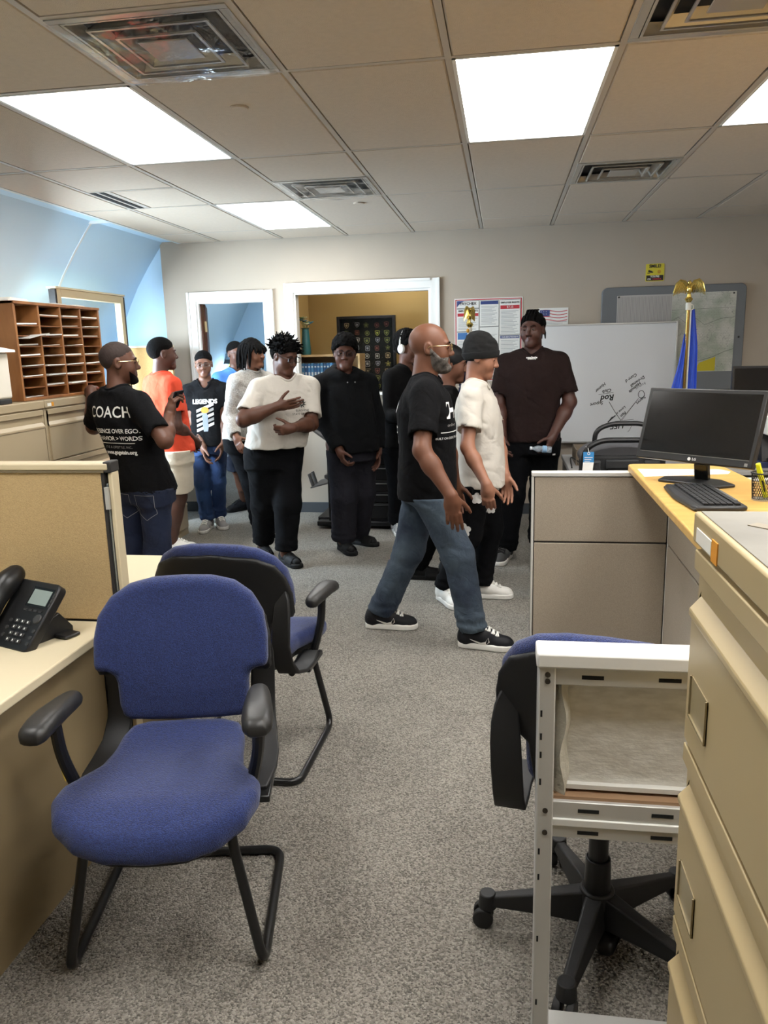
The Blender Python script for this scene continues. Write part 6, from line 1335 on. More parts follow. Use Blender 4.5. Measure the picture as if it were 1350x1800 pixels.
BONES = {
 'coach': {"h": 1.657, "head": [-2.176, 4.2, 1.526], "hdir": [25, 0, 0], "heading": 62, "pelvis": [-2.087, 4.2, 0.853], "neck": [-2.19, 4.174, 1.352], "arms": [[[-2.353, 4.26, 1.297], [-2.592, 4.406, 1.243], [-2.777, 4.575, 1.268]], [[-2.027, 4.087, 1.297], [-1.843, 3.989, 1.102], [-1.898, 4.198, 1.231]]], "legs": [[[-2.166, 4.242, 0.833], [-2.224, 4.224, 0.443], [-2.311, 4.133, 0.085], 75], [[-2.008, 4.158, 0.833], [-2.029, 4.169, 0.447], [-2.091, 4.11, 0.085], 50]], "hem": 0.785},
 'orange': {"h": 1.726, "head": [-2.547, 5.6, 1.571], "hdir": [35, 0, 0], "heading": 50, "pelvis": [-2.541, 5.6, 0.889], "neck": [-2.566, 5.577, 1.397], "arms": [[[-2.693, 5.683, 1.342], [-2.719, 5.639, 1.05], [-2.604, 5.726, 0.83]], [[-2.44, 5.471, 1.342], [-2.417, 5.45, 1.047], [-2.375, 5.668, 0.908]]], "legs": [[[-2.61, 5.658, 0.869], [-2.639, 5.675, 0.463], [-2.721, 5.626, 0.085], 50], [[-2.472, 5.542, 0.869], [-2.527, 5.644, 0.468], [-2.641, 5.678, 0.085], 30]], "hem": 0.825},
 'legend': {"h": 1.601, "head": [-2.587, 6.5, 1.475], "hdir": [-72, -5, 0], "heading": -75, "pelvis": [-2.602, 6.5, 0.825], "neck": [-2.595, 6.529, 1.301], "arms": [[[-2.45, 6.568, 1.246], [-2.461, 6.538, 0.972], [-2.471, 6.412, 0.764]], [[-2.74, 6.49, 1.246], [-2.694, 6.482, 0.975], [-2.62, 6.482, 0.743]]], "legs": [[[-2.515, 6.523, 0.805], [-2.543, 6.536, 0.431], [-2.594, 6.621, 0.085], -55], [[-2.689, 6.477, 0.805], [-2.661, 6.444, 0.437], [-2.652, 6.489, 0.085], -85]], "hem": 0.754},
 'greyhood': {"h": 1.709, "head": [-2.073, 6.3, 1.553], "hdir": [-15, 0, 0], "heading": -35, "pelvis": [-2.195, 6.3, 0.88], "neck": [-2.098, 6.317, 1.379], "arms": [[[-2.006, 6.448, 1.324], [-2.035, 6.414, 1.034], [-2.041, 6.378, 0.776]], [[-2.189, 6.186, 1.324], [-2.248, 6.14, 1.04], [-2.137, 5.959, 0.89]]], "legs": [[[-2.143, 6.374, 0.86], [-2.063, 6.378, 0.467], [-2.057, 6.427, 0.085], -20], [[-2.247, 6.226, 0.86], [-2.136, 6.232, 0.469], [-2.098, 6.289, 0.085], -40]], "hem": 0.841},
 'doorway': {"h": 1.679, "head": [-2.463, 7.0, 1.555], "hdir": [-40, 0, 0], "heading": -50, "pelvis": [-2.506, 7.0, 0.865], "neck": [-2.482, 7.023, 1.381], "arms": [[[-2.352, 7.132, 1.326], [-2.389, 7.098, 1.042], [-2.396, 7.067, 0.788]], [[-2.613, 6.914, 1.326], [-2.564, 6.909, 1.041], [-2.54, 6.822, 0.803]]], "legs": [[[-2.437, 7.058, 0.845], [-2.485, 7.237, 0.434], [-2.589, 7.469, 0.085], -60], [[-2.575, 6.942, 0.845], [-2.565, 7.114, 0.437], [-2.601, 7.35, 0.085], -130]], "hem": 0.771},
 'whitetee': {"h": 1.675, "head": [-1.543, 5.4, 1.534], "hdir": [-30, -18, 0], "heading": -55, "pelvis": [-1.674, 5.45, 0.863], "neck": [-1.56, 5.425, 1.36], "arms": [[[-1.405, 5.534, 1.305], [-1.37, 5.4, 1.052], [-1.439, 5.155, 1.049]], [[-1.716, 5.316, 1.305], [-1.775, 5.11, 1.112], [-1.54, 5.155, 1.199]]], "legs": [[[-1.6, 5.502, 0.843], [-1.584, 5.428, 0.459], [-1.617, 5.422, 0.085], -45], [[-1.748, 5.398, 0.843], [-1.784, 5.496, 0.441], [-1.866, 5.656, 0.085], -60]], "hem": 0.887},
 'hoodie': {"h": 1.671, "head": [-1.192, 5.82, 1.537], "hdir": [-78, 0, 3], "heading": -58, "pelvis": [-1.165, 5.82, 0.861], "neck": [-1.208, 5.845, 1.363], "arms": [[[-1.047, 5.946, 1.308], [-1.014, 5.924, 1.023], [-0.982, 5.847, 0.783]], [[-1.369, 5.745, 1.308], [-1.333, 5.724, 1.024], [-1.21, 5.669, 0.809]]], "legs": [[[-1.089, 5.868, 0.841], [-1.11, 5.92, 0.445], [-1.182, 6.033, 0.085], -25], [[-1.241, 5.772, 0.841], [-1.225, 5.757, 0.453], [-1.253, 5.81, 0.085], -55]], "hem": 0.788},
 'headphones': {"h": 1.718, "head": [-0.769, 6.3, 1.566], "hdir": [-25, 0, 0], "heading": -40, "pelvis": [-0.855, 6.3, 0.885], "neck": [-0.792, 6.319, 1.392], "arms": [[[-0.686, 6.446, 1.337], [-0.671, 6.528, 1.054], [-0.67, 6.277, 0.981]], [[-0.898, 6.193, 1.337], [-0.915, 6.165, 1.043], [-0.76, 5.955, 1.035]]], "legs": [[[-0.797, 6.369, 0.865], [-0.778, 6.406, 0.461], [-0.826, 6.496, 0.085], -40], [[-0.913, 6.231, 0.865], [-0.88, 6.307, 0.459], [-0.91, 6.44, 0.085], -70]], "hem": 0.745},
 'bald': {"h": 1.76, "head": [-0.376, 4.05, 1.565], "hdir": [2, 0, 0], "heading": 5, "pelvis": [-0.414, 4.05, 0.906], "neck": [-0.406, 4.047, 1.391], "arms": [[[-0.422, 4.227, 1.336], [-0.315, 4.274, 1.057], [-0.273, 4.347, 0.803]], [[-0.39, 3.868, 1.336], [-0.393, 3.709, 1.078], [-0.247, 3.628, 0.869]]], "legs": [[[-0.422, 4.14, 0.886], [-0.518, 4.14, 0.462], [-0.697, 4.134, 0.085], 0], [[-0.406, 3.96, 0.886], [-0.233, 3.926, 0.491], [-0.153, 3.887, 0.085], -8]], "hem": 0.762},
 'durag': {"h": 1.592, "head": [-0.328, 4.95, 1.462], "hdir": [0, -8, 0], "heading": 5, "pelvis": [-0.348, 4.95, 0.82], "neck": [-0.358, 4.947, 1.288], "arms": [[[-0.371, 5.102, 1.233], [-0.21, 5.209, 1.039], [-0.213, 5.253, 0.801]], [[-0.344, 4.793, 1.233], [-0.387, 4.576, 1.072], [-0.292, 4.546, 0.852]]], "legs": [[[-0.356, 5.04, 0.8], [-0.324, 5.131, 0.435], [-0.372, 5.212, 0.085], 0], [[-0.34, 4.86, 0.8], [-0.428, 4.99, 0.423], [-0.593, 5.101, 0.085], 0]], "hem": 0.734},
 'beanie': {"h": 1.7, "head": [-0.133, 4.6, 1.505], "hdir": [-8, -14, 0], "heading": -8, "pelvis": [-0.132, 4.6, 0.876], "neck": [-0.163, 4.604, 1.331], "arms": [[[-0.14, 4.768, 1.276], [-0.034, 4.733, 1.005], [0.01, 4.563, 0.816]], [[-0.186, 4.441, 1.276], [-0.2, 4.314, 1.013], [-0.089, 4.178, 0.823]]], "legs": [[[-0.119, 4.689, 0.855], [-0.089, 4.702, 0.461], [-0.142, 4.723, 0.085], 0], [[-0.145, 4.511, 0.855], [-0.213, 4.558, 0.449], [-0.359, 4.628, 0.085], -60]], "hem": 0.724},
 'brown': {"h": 1.806, "head": [0.195, 5.66, 1.67], "hdir": [-108, 0, 0], "heading": -95, "pelvis": [0.204, 5.66, 0.93], "neck": [0.198, 5.69, 1.496], "arms": [[[0.385, 5.674, 1.441], [0.454, 5.644, 1.14], [0.33, 5.564, 0.909]], [[0.01, 5.706, 1.441], [-0.024, 5.668, 1.135], [0.002, 5.474, 0.942]]], "legs": [[[0.294, 5.652, 0.91], [0.284, 5.718, 0.477], [0.278, 5.869, 0.085], -80], [[0.114, 5.668, 0.91], [0.061, 5.609, 0.491], [0.019, 5.642, 0.085], -105]], "hem": 0.882},
}
# ================================================================== the twelve people
def folds(m, scale=9, strength=.28):
    """chain a broad crease bump in front of the fine weave bump"""
    nt = m.node_tree; N = nt.nodes.new; L = nt.links.new; b = nt.nodes['Principled BSDF']; tc = N('ShaderNodeTexCoord')
    n = N('ShaderNodeTexNoise'); n.inputs['Scale'].default_value = scale; n.inputs['Detail'].default_value = 2; n.inputs['Distortion'].default_value = 1.6; L(tc.outputs['Object'], n.inputs['Vector'])
    bp = N('ShaderNodeBump'); bp.inputs['Strength'].default_value = strength; bp.inputs['Distance'].default_value = .03; L(n.outputs[0], bp.inputs['Height'])
    if b.inputs['Normal'].links: L(b.inputs['Normal'].links[0].from_socket, bp.inputs['Normal'])
    L(bp.outputs[0], b.inputs['Normal']); return m
def fabm(name, c, c2=None, rough=.95, v=.08): return folds(M(name, c, rough, var=v, vscale=16, bump=.12, bscale=500, spec=.15, **({'rgb2': c2} if c2 else {})))
BLACK_T = fabm('tee_black', (15, 15, 17)); WHITE_T = fabm('tee_white', (200, 194, 184), v=.02); ORANGE_T = fabm('tee_orange', (206, 74, 50), v=.04); BROWN_T = fabm('tee_brown', (36, 26, 25)); HOOD = fabm('hoodie_black', (12, 13, 15)); GREYH = weave('sweatshirt_grey', (186, 182, 174), (140, 136, 130), 160, .3, .95); SWB = fabm('sweater_black', (14, 14, 15))
JEAN_D = M('jeans_dark', (26, 38, 66), .9, rgb2=(18, 27, 50), vscale=7, bump=.25, bscale=420); JEAN_W = M('jeans_washed', (22, 34, 54), .9, rgb2=(74, 88, 100), vscale=4.6, bump=.25, bscale=420); JEAN_B = M('jeans_blue', (50, 80, 130), .9, rgb2=(30, 44, 72), vscale=4, bump=.25, bscale=420)
PANT_K = fabm('trousers_black', (11, 12, 15)); PANT_G = fabm('trousers_charcoal', (34, 34, 40)); SHORT = fabm('shorts_beige', (216, 204, 184), v=.03); SHORT_K = fabm('shorts_dark', (40, 44, 56)); [folds(j_, 14, .22) for j_ in (JEAN_D, JEAN_W, JEAN_B)]; folds(GREYH, 9, .3)
shw_ = M('shoe_white', (232, 230, 224), .5); shk = M('shoe_black', (16, 17, 22), .6, spec=.3); shg = M('shoe_grey', (150, 148, 146), .6); rub = M('rubber_black', (17, 17, 18), .7, spec=.3); lace_w = M('lace_white', (236, 234, 228), .8); sck = M('sock_black', (22, 22, 23), .9); tread = M('shoe_charcoal', (70, 70, 70), .7)
SN_BW = dict(kind='sneaker', upper=shk, sole=shw_, lace=lace_w, mark=lace_w); SN_W = dict(kind='sneaker', upper=shw_, sole=shw_, lace=lace_w); SN_G = dict(kind='sneaker', upper=shg, sole=shw_, lace=lace_w, mark=lace_w); SN_K = dict(kind='sneaker', upper=shk, sole=rub, lace=rub); SN_GK = dict(kind='sneaker', upper=tread, sole=shw_, lace=rub); SLIDE = dict(kind='slide', upper=rub, sole=rub, sock=sck)
GOLDF = M('glasses_gold', (206, 186, 140), .25, .9); BLKF = M('glasses_black', (22, 22, 24), .35); CLRF = M('glasses_clear', (84, 80, 76), .3, .4)
def tee(mat, hem, chest, waist, hemw, **k): return dict(name=k.pop('name', 't_shirt'), mat=mat, hem=hem, chest=chest, waist=waist, hemw=hemw, **k)
def pants(mat, r, hip, name='trousers', **k): return dict(name=name, mat=mat, r=r, hip=hip, **k)
def down(i, out=.03, fwd=.03):
    """let an arm hang straight"""
    def f(b):
        S = np.array(b['arms'][i][0]); hd = math.radians(b['heading']); fw = v3(math.cos(hd), math.sin(hd), 0); lf = v3(-fw[1], fw[0], 0)*(1, -1)[i]
        E = S+lf*out+v3(0, 0, -.285); b['arms'][i] = [S, E, E+fw*fwd-lf*.01+v3(0, 0, -.25)]
    return f
CAST = {}
HE = ((-.985, 5.95, 1.03), (-.965, 5.86, .80), (-1.345, 5.73, 1.03), (-1.21, 5.60, .83))
LE = ((-2.445, 6.53, 1.0), (-2.455, 6.47, .79), (-2.705, 6.47, .98), (-2.59, 6.36, .77))
BE = ((.462, 5.63, 1.165), (.335, 5.46, .94), (-.035, 5.67, 1.165), (-.01, 5.53, .945))
def cast(key, mods=(), **k):
    b = dict(BONES[key]); b['arms'] = [list(a) for a in b['arms']]
    for m in mods: m(b)
    b.update(k); b['seed'] = len(CAST)+1; CAST[key] = person(b); return CAST[key]
def set_arm(i, *pts):
    def f(b): b['arms'][i] = [b['arms'][i][0] if p is None else list(p) for p in pts]
    return f
B = BONES
# -- the man in the COACH shirt
c = cast('coach', [set_arm(0, None, (-2.50, 4.42, 1.14), (-2.555, 4.53, 1.362))], heading=74, label='man in a black COACH t-shirt and dark jeans seen from behind, holding up a phone', skin=(92, 60, 46), hair='fade', hairg=.0012, hairmat=M('hair_stubble', (46, 32, 27), .8, var=.2, vscale=120), beard='black', beard_y=.050, beard_z=-.092, glasses=(GOLDF, .05, .036),
     shirt=tee(BLACK_T, .79, (.195, .128, 0), (.165, .122, .0), (.175, .125, 0), sleeve=.78, flare=.004), trousers=pants(JEAN_D, (.098, .076, .068), (.172, .13)), shoes=SN_BW, w=.95, aw=1.05,
     hand={0: dict(d=(-.55, .45, -.22), t=(.1, .6, .6), curl=(.12, .15, .18, .2)), 1: dict(d=(.22, .1, 1), t=(-.7, .5, .2), curl=(.75, .85, .95, 1.))})
P = lambda name, p, s, size, cc, ux, mat=WHITE_T, **k: print_on(name, p['shirt'], text_mesh(s, size, extrude=0, **k), cc, ux, (0, 0, 1), mat, p['org'])
prw = M('print_white', (236, 234, 230), .7); prg = M('print_dim', (150, 148, 146), .7)
ax = lambda p, z: p['pel']+(p['nb']-p['pel'])*((z-p['pel'][2])/(p['nb'][2]-p['pel'][2]))
def back_text(p, s, size, z, off=0., mat=prw, **k): q = ax(p, z); return P('print', p, s, size, (q[0]+p['rt'][0]*off, q[1]+p['rt'][1]*off, z), p['rt'], mat, **k)
def front_text(p, s, size, z, off=0., mat=prw, **k): q = ax(p, z); return P('print', p, s, size, (q[0]-p['rt'][0]*off, q[1]-p['rt'][1]*off, z), -p['rt'], mat, **k)
back_text(c, 'COACH', .088, 1.255, -.005, space=1.02, bold=.001); back_text(c, 'PRESENCE OVER EGO.', .034, 1.15, 0, bold=.0004, space=.95); back_text(c, 'BEHAVIOR > WORDS', .034, 1.108, .0, bold=.0004, space=.95)
q = ax(c, 1.08); rule = lambda w_, h, n=16: art(MB().add([(-w_/2+w_*i/n, -h/2+h*j, 0) for i in range(n+1) for j in (0, 1)], [(2*i, 2*i+2, 2*i+3, 2*i+1) for i in range(n)]))
print_on('print', c['shirt'], rule(.24, .004), (q[0], q[1], 1.082), c['rt'], (0, 0, 1), prw, c['org']); back_text(c, 'IT IS A LIFESTYLE, INC.', .02, 1.058, 0, prg); back_text(c, 'www.gogetain.org', .03, 1.028, 0, bold=.0014)
stc = M('stitch_pale', (150, 150, 150), .8)
def outline(poly, w_=.0022):
    m = MB()
    for (a, b), (e, f) in zip(poly[:-1], poly[1:]):
        a_, e_ = v3(a, b, 0), v3(e, f, 0); n = max(2, int(np.linalg.norm(e_-a_)/.012)); d_ = unit(e_-a_); q_ = v3(-d_[1], d_[0], 0)*w_/2
        m.add([p for k in range(n+1) for p in (a_+(e_-a_)*k/n-q_, a_+(e_-a_)*k/n+q_)], [(2*k, 2*k+2, 2*k+3, 2*k+1) for k in range(n)])
    return art(m)
PK = [(-.06, .065), (.062, .065), (.058, -.045), (0, -.085), (-.058, -.045), (-.06, .065)]
for o_ in (-.085, .085): q = c['pel']+c['rt']*o_; print_on('pocket_stitching', c['trousers'], outline(PK), (q[0], q[1], .715), c['rt'], (0, 0, 1), stc, c['org'], .002)
W, d, t, _, _ = c['hands'][1]; ph_ = thing('mobile_phone', 'black phone held up by the man in the COACH shirt', 'phone', tuple(W+v3(.035, .03, .10)))
o = ob('body', MB().obox((0, 0, -.02), (.5, 1, .1), (.5, -.1, 1), (1, -.5, -.4), .034, .058, .0045), shk, ph_, .004, 3, world=False); ob('camera_lens', MB().cyl((.012, -.012, .012), (.018, -.015, .010), .009, n=14), BLKF, o, world=False)
# -- orange shirt
c = cast('orange', [set_arm(0, None, tuple(np.array(B['orange']['arms'][0][0])+v3(-.02, .06, -.29)), tuple(np.array(B['orange']['arms'][0][0])+v3(.12, .16, -.45)))], label='young man in an orange t-shirt and beige shorts turned away beside the doorway', skin=(78, 50, 40), hair='fade', hairg=.008,
     shirt=tee(ORANGE_T, .83, (.185, .130, 0), (.170, .130, .01), (.178, .134, .01), sleeve=.66, flare=.012, wr=.008), trousers=pants(SHORT, (.118, .112, .1), (.182, .145), 'shorts', cut=.42), shoes=SN_W, w=1.02, lw=1.15,
     hand={1: dict(t=(0, 0, 1), curl=(1.0, 1.05, 1.1, 1.1))})
# -- printed black t-shirt by the door
c = cast('legend', [set_arm(0, None, LE[0], LE[1]), set_arm(1, None, LE[2], LE[3])], label='slim boy in glasses and a printed black t-shirt standing by the doorway', skin=(104, 70, 54), hair='fade', hairg=.009, glasses=(CLRF, .05, .034), hs=.93, w=.82, aw=.85, shoe_s=.98,
     shirt=tee(BLACK_T, .768, (.150, .105, 0), (.138, .105, .0), (.146, .11, 0), sleeve=.6, sw=.88), trousers=pants(JEAN_B, (.086, .066, .062), (.148, .115)), shoes=SN_G,
     hand={1: dict(d=(.15, -.2, -1), curl=(.45, .5, .5, .55))})
front_text(c, 'LEGENDS', .052, 1.155, -.0, bold=.0022, space=.95)
for k in range(5):
    z = 1.105-k*.042; q = ax(c, z); print_on('print', c['shirt'], art(MB().add([(-.075+.15*i/8, -.012-.03+.06*i/8+.024*j, 0) for i in range(9) for j in (0, 1)], [(2*i, 2*i+2, 2*i+3, 2*i+1) for i in range(8)])), (q[0], q[1], z), -c['rt'], (0, 0, 1), prw if k % 2 == 0 else prg, c['org'])
q = ax(c, 1.03); bt = [(-.018, -.10), (.018, -.10), (.024, -.06), (.022, .0), (.026, .03), (.012, .06), (.012, .08), (-.012, .08), (-.012, .06), (-.026, .03), (-.022, .0), (-.024, -.06)]
print_on('print', c['shirt'], art(MB().add([(a, b, 0) for a, b in bt], [(0, 1, 2, 11), (11, 2, 3, 10), (10, 3, 4, 9), (9, 4, 5, 8), (8, 5, 6, 7)])), (q[0], q[1], 1.0), -c['rt'], (0, 0, 1), M('print_steel', (130, 140, 150), .6), c['org'], .005)
print_on('print', c['shirt'], art(MB().add([(.034*math.cos(a), .028*math.sin(a), 0) for a in np.linspace(0, 6.283, 15)[:-1]], [tuple(range(14))])), (q[0], q[1], 1.085), -c['rt'], (0, 0, 1), M('print_orange', (232, 140, 50), .6), c['org'], .006)
# -- grey sweatshirt with locs
c = cast('greyhood', [down(0)], label='young man with dreadlocks in a grey sweatshirt behind the white t-shirt', skin=(120, 80, 60), hair='dreads', w=.95,
     shirt=tee(GREYH, .84, (.185, .135, 0), (.18, .14, .0), (.17, .13, 0), sleeve=1.92, sw=1.08, wr=.009, name='sweatshirt'), trousers=pants(PANT_K, (.094, .075, .066), (.165, .13)), shoes=SN_K)
# -- person in the doorway
c = cast('doorway', [down(0)], label='person in dark shorts with a water bottle half hidden in the doorway', skin=(96, 64, 50), hair='fade', glasses=(CLRF, .048, .034), w=.92, hs=.95,
     shirt=tee(M('tee_blue', (70, 120, 190), .9, var=.06), .80, (.17, .12, 0), (.16, .12, 0), (.165, .12, 0)), trousers=pants(SHORT_K, (.11, .10, .09), (.165, .13), 'shorts', cut=.45), shoes=SN_K, hand={1: dict(curl=(.7, .75, .8, .8), d=(.05, -.1, -1))})
glm = M('bottle_clear', (190, 204, 216), .06, alpha=.35, spec=.9); capm = M('bottle_cap', (226, 230, 234), .4)
def bottle(label, pos, axis_, s=1.):
    T = thing('water_bottle', label, 'bottle', tuple(pos)); d = unit(v3(*axis_)); R = Vector(d).rotation_difference(Vector((0, 0, 1))).inverted().to_matrix().to_4x4()
    pr = [(0, 0), (.024, 0), (.028, .006), (.026, .03), (.029, .04), (.025, .055), (.029, .07), (.024, .085), (.028, .10), (.026, .12), (.013, .145), (.012, .16), (0, .16)]
    o = ob('shell', MB().lathe([(r*s, (z-.06)*s) for r, z in pr], n=14), glm, T, world=False, sharp=25); o.matrix_local = R
    o = ob('cap', MB().lathe([(0, .098*s), (.0145*s, .098*s), (.0145*s, .113*s), (0, .113*s)], n=14), capm, T, world=False); o.matrix_local = R
    o = ob('label_band', MB().lathe([(.0292*s, -.02*s), (.0296*s, -.02*s), (.0296*s, .01*s), (.0292*s, .01*s)], n=18), M('bottle_label', (150, 190, 226), .5, alpha=.8), T, world=False); o.matrix_local = R
W, d, t, _, _ = c['hands'][1]; bottle('clear water bottle held low by the person in the doorway', W+d*.10+v3(.0, -.05, -.02), (.3, -.2, 1))
ob('wrist_watch', MB().tube([(W-c['org'])+v3(.034*math.cos(a), .034*math.sin(a), .035) for a in np.linspace(0, 6.283, 15)[:-1]], .008, 6, closed=True), shk, c['root'], world=False)
# -- white t-shirt, glasses, looking down
c = cast('whitetee', label='heavyset young man in a white t-shirt and glasses looking down at his hands', skin=(88, 56, 42), hair='twists', glasses=(BLKF, .052, .036, None, 'square'), w=1.3, aw=1.22, lw=1.2, fat=.007, neckw=1.12,
     shirt=tee(WHITE_T, .882, (.225, .165, .01), (.225, .18, .03), (.222, .178, .03), sleeve=.80, sw=1.12, flare=.006, wr=.007, neckhole=.07), trousers=pants(PANT_K, (.122, .102, .074), (.212, .168), cut=.93), shoes=SLIDE,
     hand={1: dict(d=(.95, -.05, .12), t=(-.1, -.35, .9), curl=(.12, .15, .2, .25)), 0: dict(d=(-.75, -.35, -.15), t=(-.2, -.3, .9), curl=(.9, 1., 1.05, 1.1))})
lz, lo_ = 1.205, .095; q = ax(c, lz); lc_ = (q[0]-c['rt'][0]*lo_, q[1]-c['rt'][1]*lo_, lz); prk = M('print_black', (30, 30, 30), .5)
sun_ = MB().add([(.020*math.cos(a), .020*math.sin(a), 0) for a in np.linspace(0, 6.283, 19)[:-1]]+[(.011*math.cos(a), .011*math.sin(a), 0) for a in np.linspace(0, 6.283, 19)[:-1]], [(i, (i+1) % 18, 18+(i+1) % 18, 18+i) for i in range(18)])
for k in range(10):
    a = k*.628; e = v3(math.cos(a), math.sin(a), 0); f = v3(-e[1], e[0], 0); sun_.add([e*.021+f*.005, e*.021-f*.006, e*.030+f*.004, e*.037+f*.009], [(0, 1, 2, 3)])
print_on('print', c['shirt'], art(sun_), lc_, -c['rt'], (0, 0, 1), prk, c['org']); P('print', c, 'SUNSHINE', .021, (lc_[0], lc_[1], lz-.052), -c['rt'], prk); P('print', c, 'STATE OF MIND', .021, (lc_[0], lc_[1], lz-.076), -c['rt'], prk)
# -- black hoodie
c = cast('hoodie', [set_arm(0, None, HE[0], HE[1]), set_arm(1, None, HE[2], HE[3])], label='heavyset young man in glasses, black hoodie and charcoal trousers facing the camera', skin=(84, 52, 40), hair='afro', hairg=.03, glasses=(BLKF, .052, .036, None, 'square'), w=1.25, fat=.008, neckw=1.1,
     shirt=tee(HOOD, .80, (.190, .165, .01), (.190, .185, .03), (.185, .175, .025), sleeve=1.95, sw=1.2, hood=True, wr=.009, name='hoodie', neckhole=.066), trousers=pants(PANT_G, (.112, .104, .090), (.185, .16), cut=.99), shoes=SLIDE,
     hand={0: dict(curl=(.3, .35, .4, .4)), 1: dict(d=(.35, -.35, -1), curl=(.8, .85, .9, .95))})
for s_ in (-1, 1): 
    p_ = c['nb']-c['org']+c['fw']*.145+c['rt']*s_*.03; ob('drawstring', MB().tube([p_+v3(0, 0, -.035), p_+c['fw']*.02+v3(0, 0, -.09), p_+c['fw']*.022+v3(0, 0, -.15)], .003, 6), HOOD, c['root'], world=False); ob('eyelet', MB().ell(p_+c['fw']*.004+v3(0, 0, -.035), (.005, .005, .005), 8, 6), M('eyelet_metal', (190, 188, 184), .3, .8), c['root'], world=False)
# -- headphones
c = cast('headphones', label='young man in a black sweater wearing white headphones behind the bald man', skin=(98, 64, 50), hair='afro', hairg=.026, w=.95,
     shirt=tee(SWB, .78, (.18, .125, 0), (.165, .12, 0), (.168, .125, 0), sleeve=1.95, sw=1.0, name='sweater'), trousers=pants(PANT_K, (.095, .078, .07), (.165, .13)), shoes=SN_G, finehands=False, hand={0: dict(curl=(.6, .6, .6, .6)), 1: dict(curl=(.6, .6, .6, .6))})
hpw = M('headphone_white', (228, 228, 226), .35); hp_ = ob('headphones', MB().tube([(.098*math.cos(a), -.012, .02+.128*math.sin(a)) for a in np.linspace(.05, math.pi-.05, 20)], .0075, 8, flat=1.6), hpw, c['root'], world=False); hp_.matrix_local = c['HM']
for s_ in (-1, 1): ob('ear_cup', MB().rings([[(s_*x, -.008+r*math.cos(a)*.85, -.004+r*math.sin(a)*1.1) for a in np.linspace(0, 6.283, 21)[:-1]][::s_] for x, r in ((.076, .026), (.080, .034), (.094, .036), (.104, .030), (.107, .018))]), hpw, hp_, world=False)
# -- bald man walking to the right
c = cast('bald', label='bald bearded man in a black t-shirt and washed jeans walking to the right', skin=(110, 71, 52), hair='none', beard='grey', beard_y=.0, beard_z=-.044, glasses=(GOLDF, .054, .036, M('lens_tint', (40, 36, 32), .15, alpha=.35, spec=.3)), brows=True, w=1.0, aw=1.06, hs=1.06, neckw=1.15, jaw=1.05, shoe_s=1.08,
     shirt=tee(BLACK_T, .785, (.205, .150, .0), (.19, .150, .015), (.19, .152, .01), sleeve=.74, sw=1.08, flare=.006, neckhole=.07), trousers=pants(JEAN_W, (.106, .085, .072), (.18, .148), 'jeans', cut=.985), shoes=SN_BW,
     hand={1: dict(d=(.12, -.05, -1), t=(1, .1, 0), s=1.05)})
sd = unit(v3(.32, -.95, 0)); ux_ = v3(-sd[1], sd[0], 0)
q = ax(c, 1.28); sp_ = lambda s, z, o_, size, **k: P('print', c, s, size, (ax(c, z)[0]+ux_[0]*o_, ax(c, z)[1]+ux_[1]*o_, z), ux_, **k)
sp_('H', 1.25, .105, .105, mat=prw, bold=.006); sp_('online', 1.18, .10, .022, mat=prg, shear=.3); sp_('BUILT ON DISCIPLINE', 1.115, .085, .016, mat=prw); print_on('print', c['shirt'], rule(.11, .004), (ax(c, 1.145)[0]+ux_[0]*.09, ax(c, 1.145)[1]+ux_[1]*.09, 1.145), ux_, (0, 0, 1), prw, c['org'])
sb = unit(v3(-.5, -.87, 0)); ub = v3(-sb[1], sb[0], 0)
for s_, z, o_, size in (('H', 1.27, -.115, .09), ('BC', 1.15, -.115, .05), ('RL', 1.09, -.115, .05)): P('print', c, s_, size, (ax(c, z)[0]+ub[0]*o_, ax(c, z)[1]+ub[1]*o_, z), ub, prw, bold=.001)
# -- durag, half hidden
c = cast('durag', [down(0, .01), down(1, .0)], label='young person in a black durag and dark clothes between bald man and black beanie', skin=(104, 68, 52), hair='durag', w=.88, hs=.95, finehands=False,
     shirt=tee(SWB, .76, (.16, .115, 0), (.15, .115, 0), (.155, .118, 0), sleeve=1.9, sw=.9, name='sweater'), trousers=pants(PANT_K, (.09, .072, .064), (.15, .12)), shoes=SLIDE)
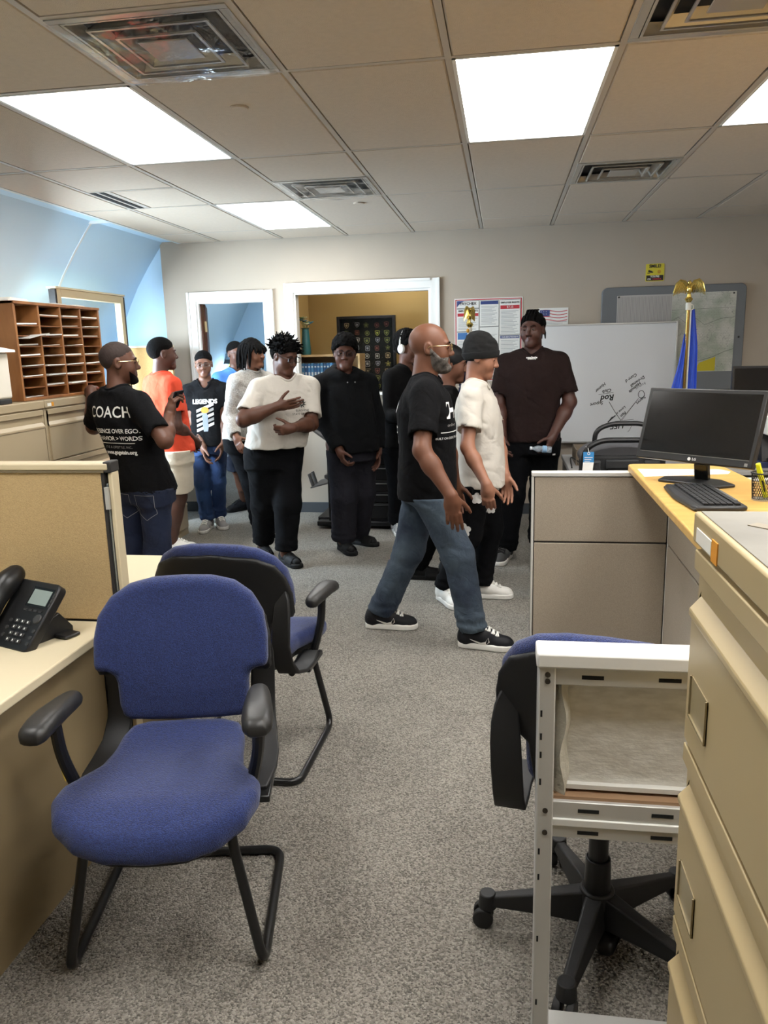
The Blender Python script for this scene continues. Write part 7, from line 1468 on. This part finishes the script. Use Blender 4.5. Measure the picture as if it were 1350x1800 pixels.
# -- white t-shirt and beanie
c = cast('beanie', label='young man in a black beanie, white t-shirt and flower print trousers in profile', skin=(152, 106, 84), hair='beanie', w=.92, aw=.92, hs=.98, shoe_s=1.03,
     shirt=tee(WHITE_T, .752, (.175, .132, 0), (.165, .135, .0), (.172, .140, 0), sleeve=.66, sw=1.0, flare=.014, wr=.008), trousers=pants(PANT_K, (.102, .084, .070), (.162, .135), cut=.96), shoes=SN_W,
     hand={0: dict(d=(.12, -.1, -1), t=(.9, -.3, 0)), 1: dict(d=(.1, -.12, -1), t=(1, 0, 0), curl=(.7, .75, .8, .85))})
def flower(s):
    m = MB()
    for k in range(5):
        a = k*1.257+.3; cx_, cy_ = .6*s*math.cos(a), .6*s*math.sin(a); m.add([(cx_+.42*s*math.cos(b), cy_+.42*s*math.sin(b), 0) for b in np.linspace(0, 6.283, 11)[:-1]], [tuple(range(10))])
    m.add([(.3*s*math.cos(b), .3*s*math.sin(b), 0) for b in np.linspace(0, 6.283, 11)[:-1]], [tuple(range(10))]); return art(m)
for (u, z, s) in ((-.02, .70, .036), (.085, .715, .024), (.06, .60, .030), (-.10, .50, .045), (-.15, .36, .03)): print_on('flower_print', c['trousers'], flower(s), (c['pel'][0]+u, c['pel'][1], z), (1, 0, 0), (0, 0, 1), prw, c['org'], .004)
# -- tall man in brown
c = cast('brown', [set_arm(0, None, BE[0], BE[1]), set_arm(1, None, BE[2], BE[3])], label='tall man in a dark brown t-shirt holding a small bottle before the whiteboard', skin=(74, 46, 38), hair='braids', w=1.02, aw=1.12, neckw=1.1, hs=1.02, shoe_s=1.08,
     shirt=tee(BROWN_T, .888, (.215, .140, 0), (.190, .135, .0), (.198, .14, 0), sleeve=.80, sw=1.04, flare=.014), trousers=pants(PANT_K, (.110, .092, .082), (.185, .142), cut=1.0), shoes=SN_GK,
     hand={0: dict(d=(-.35, -.45, -1), t=(-.5, -.8, .1), curl=(.75, .8, .85, .9)), 1: dict(d=(.1, -.3, -1), curl=(.4, .45, .5, .5))})
W, d, t, _, _ = c['hands'][0]; bottle('small crumpled clear bottle in the hand of the tall man in brown', W+d*.085+v3(-.035, -.045, -.005), (-1, -.15, .1), .85)
z = c['nb'][2]-.018; q = c['nb']; P('necklace', c, '•saint•', .030, (q[0], q[1], z), -c['rt'], prw, bold=.0014)
print_on('pocket_mark', c['trousers'], rule(.02, .012, 3), (c['pel'][0]+.15, c['pel'][1], .80), (1, .0, 0), (0, 0, 1), prw, c['org'], .004)
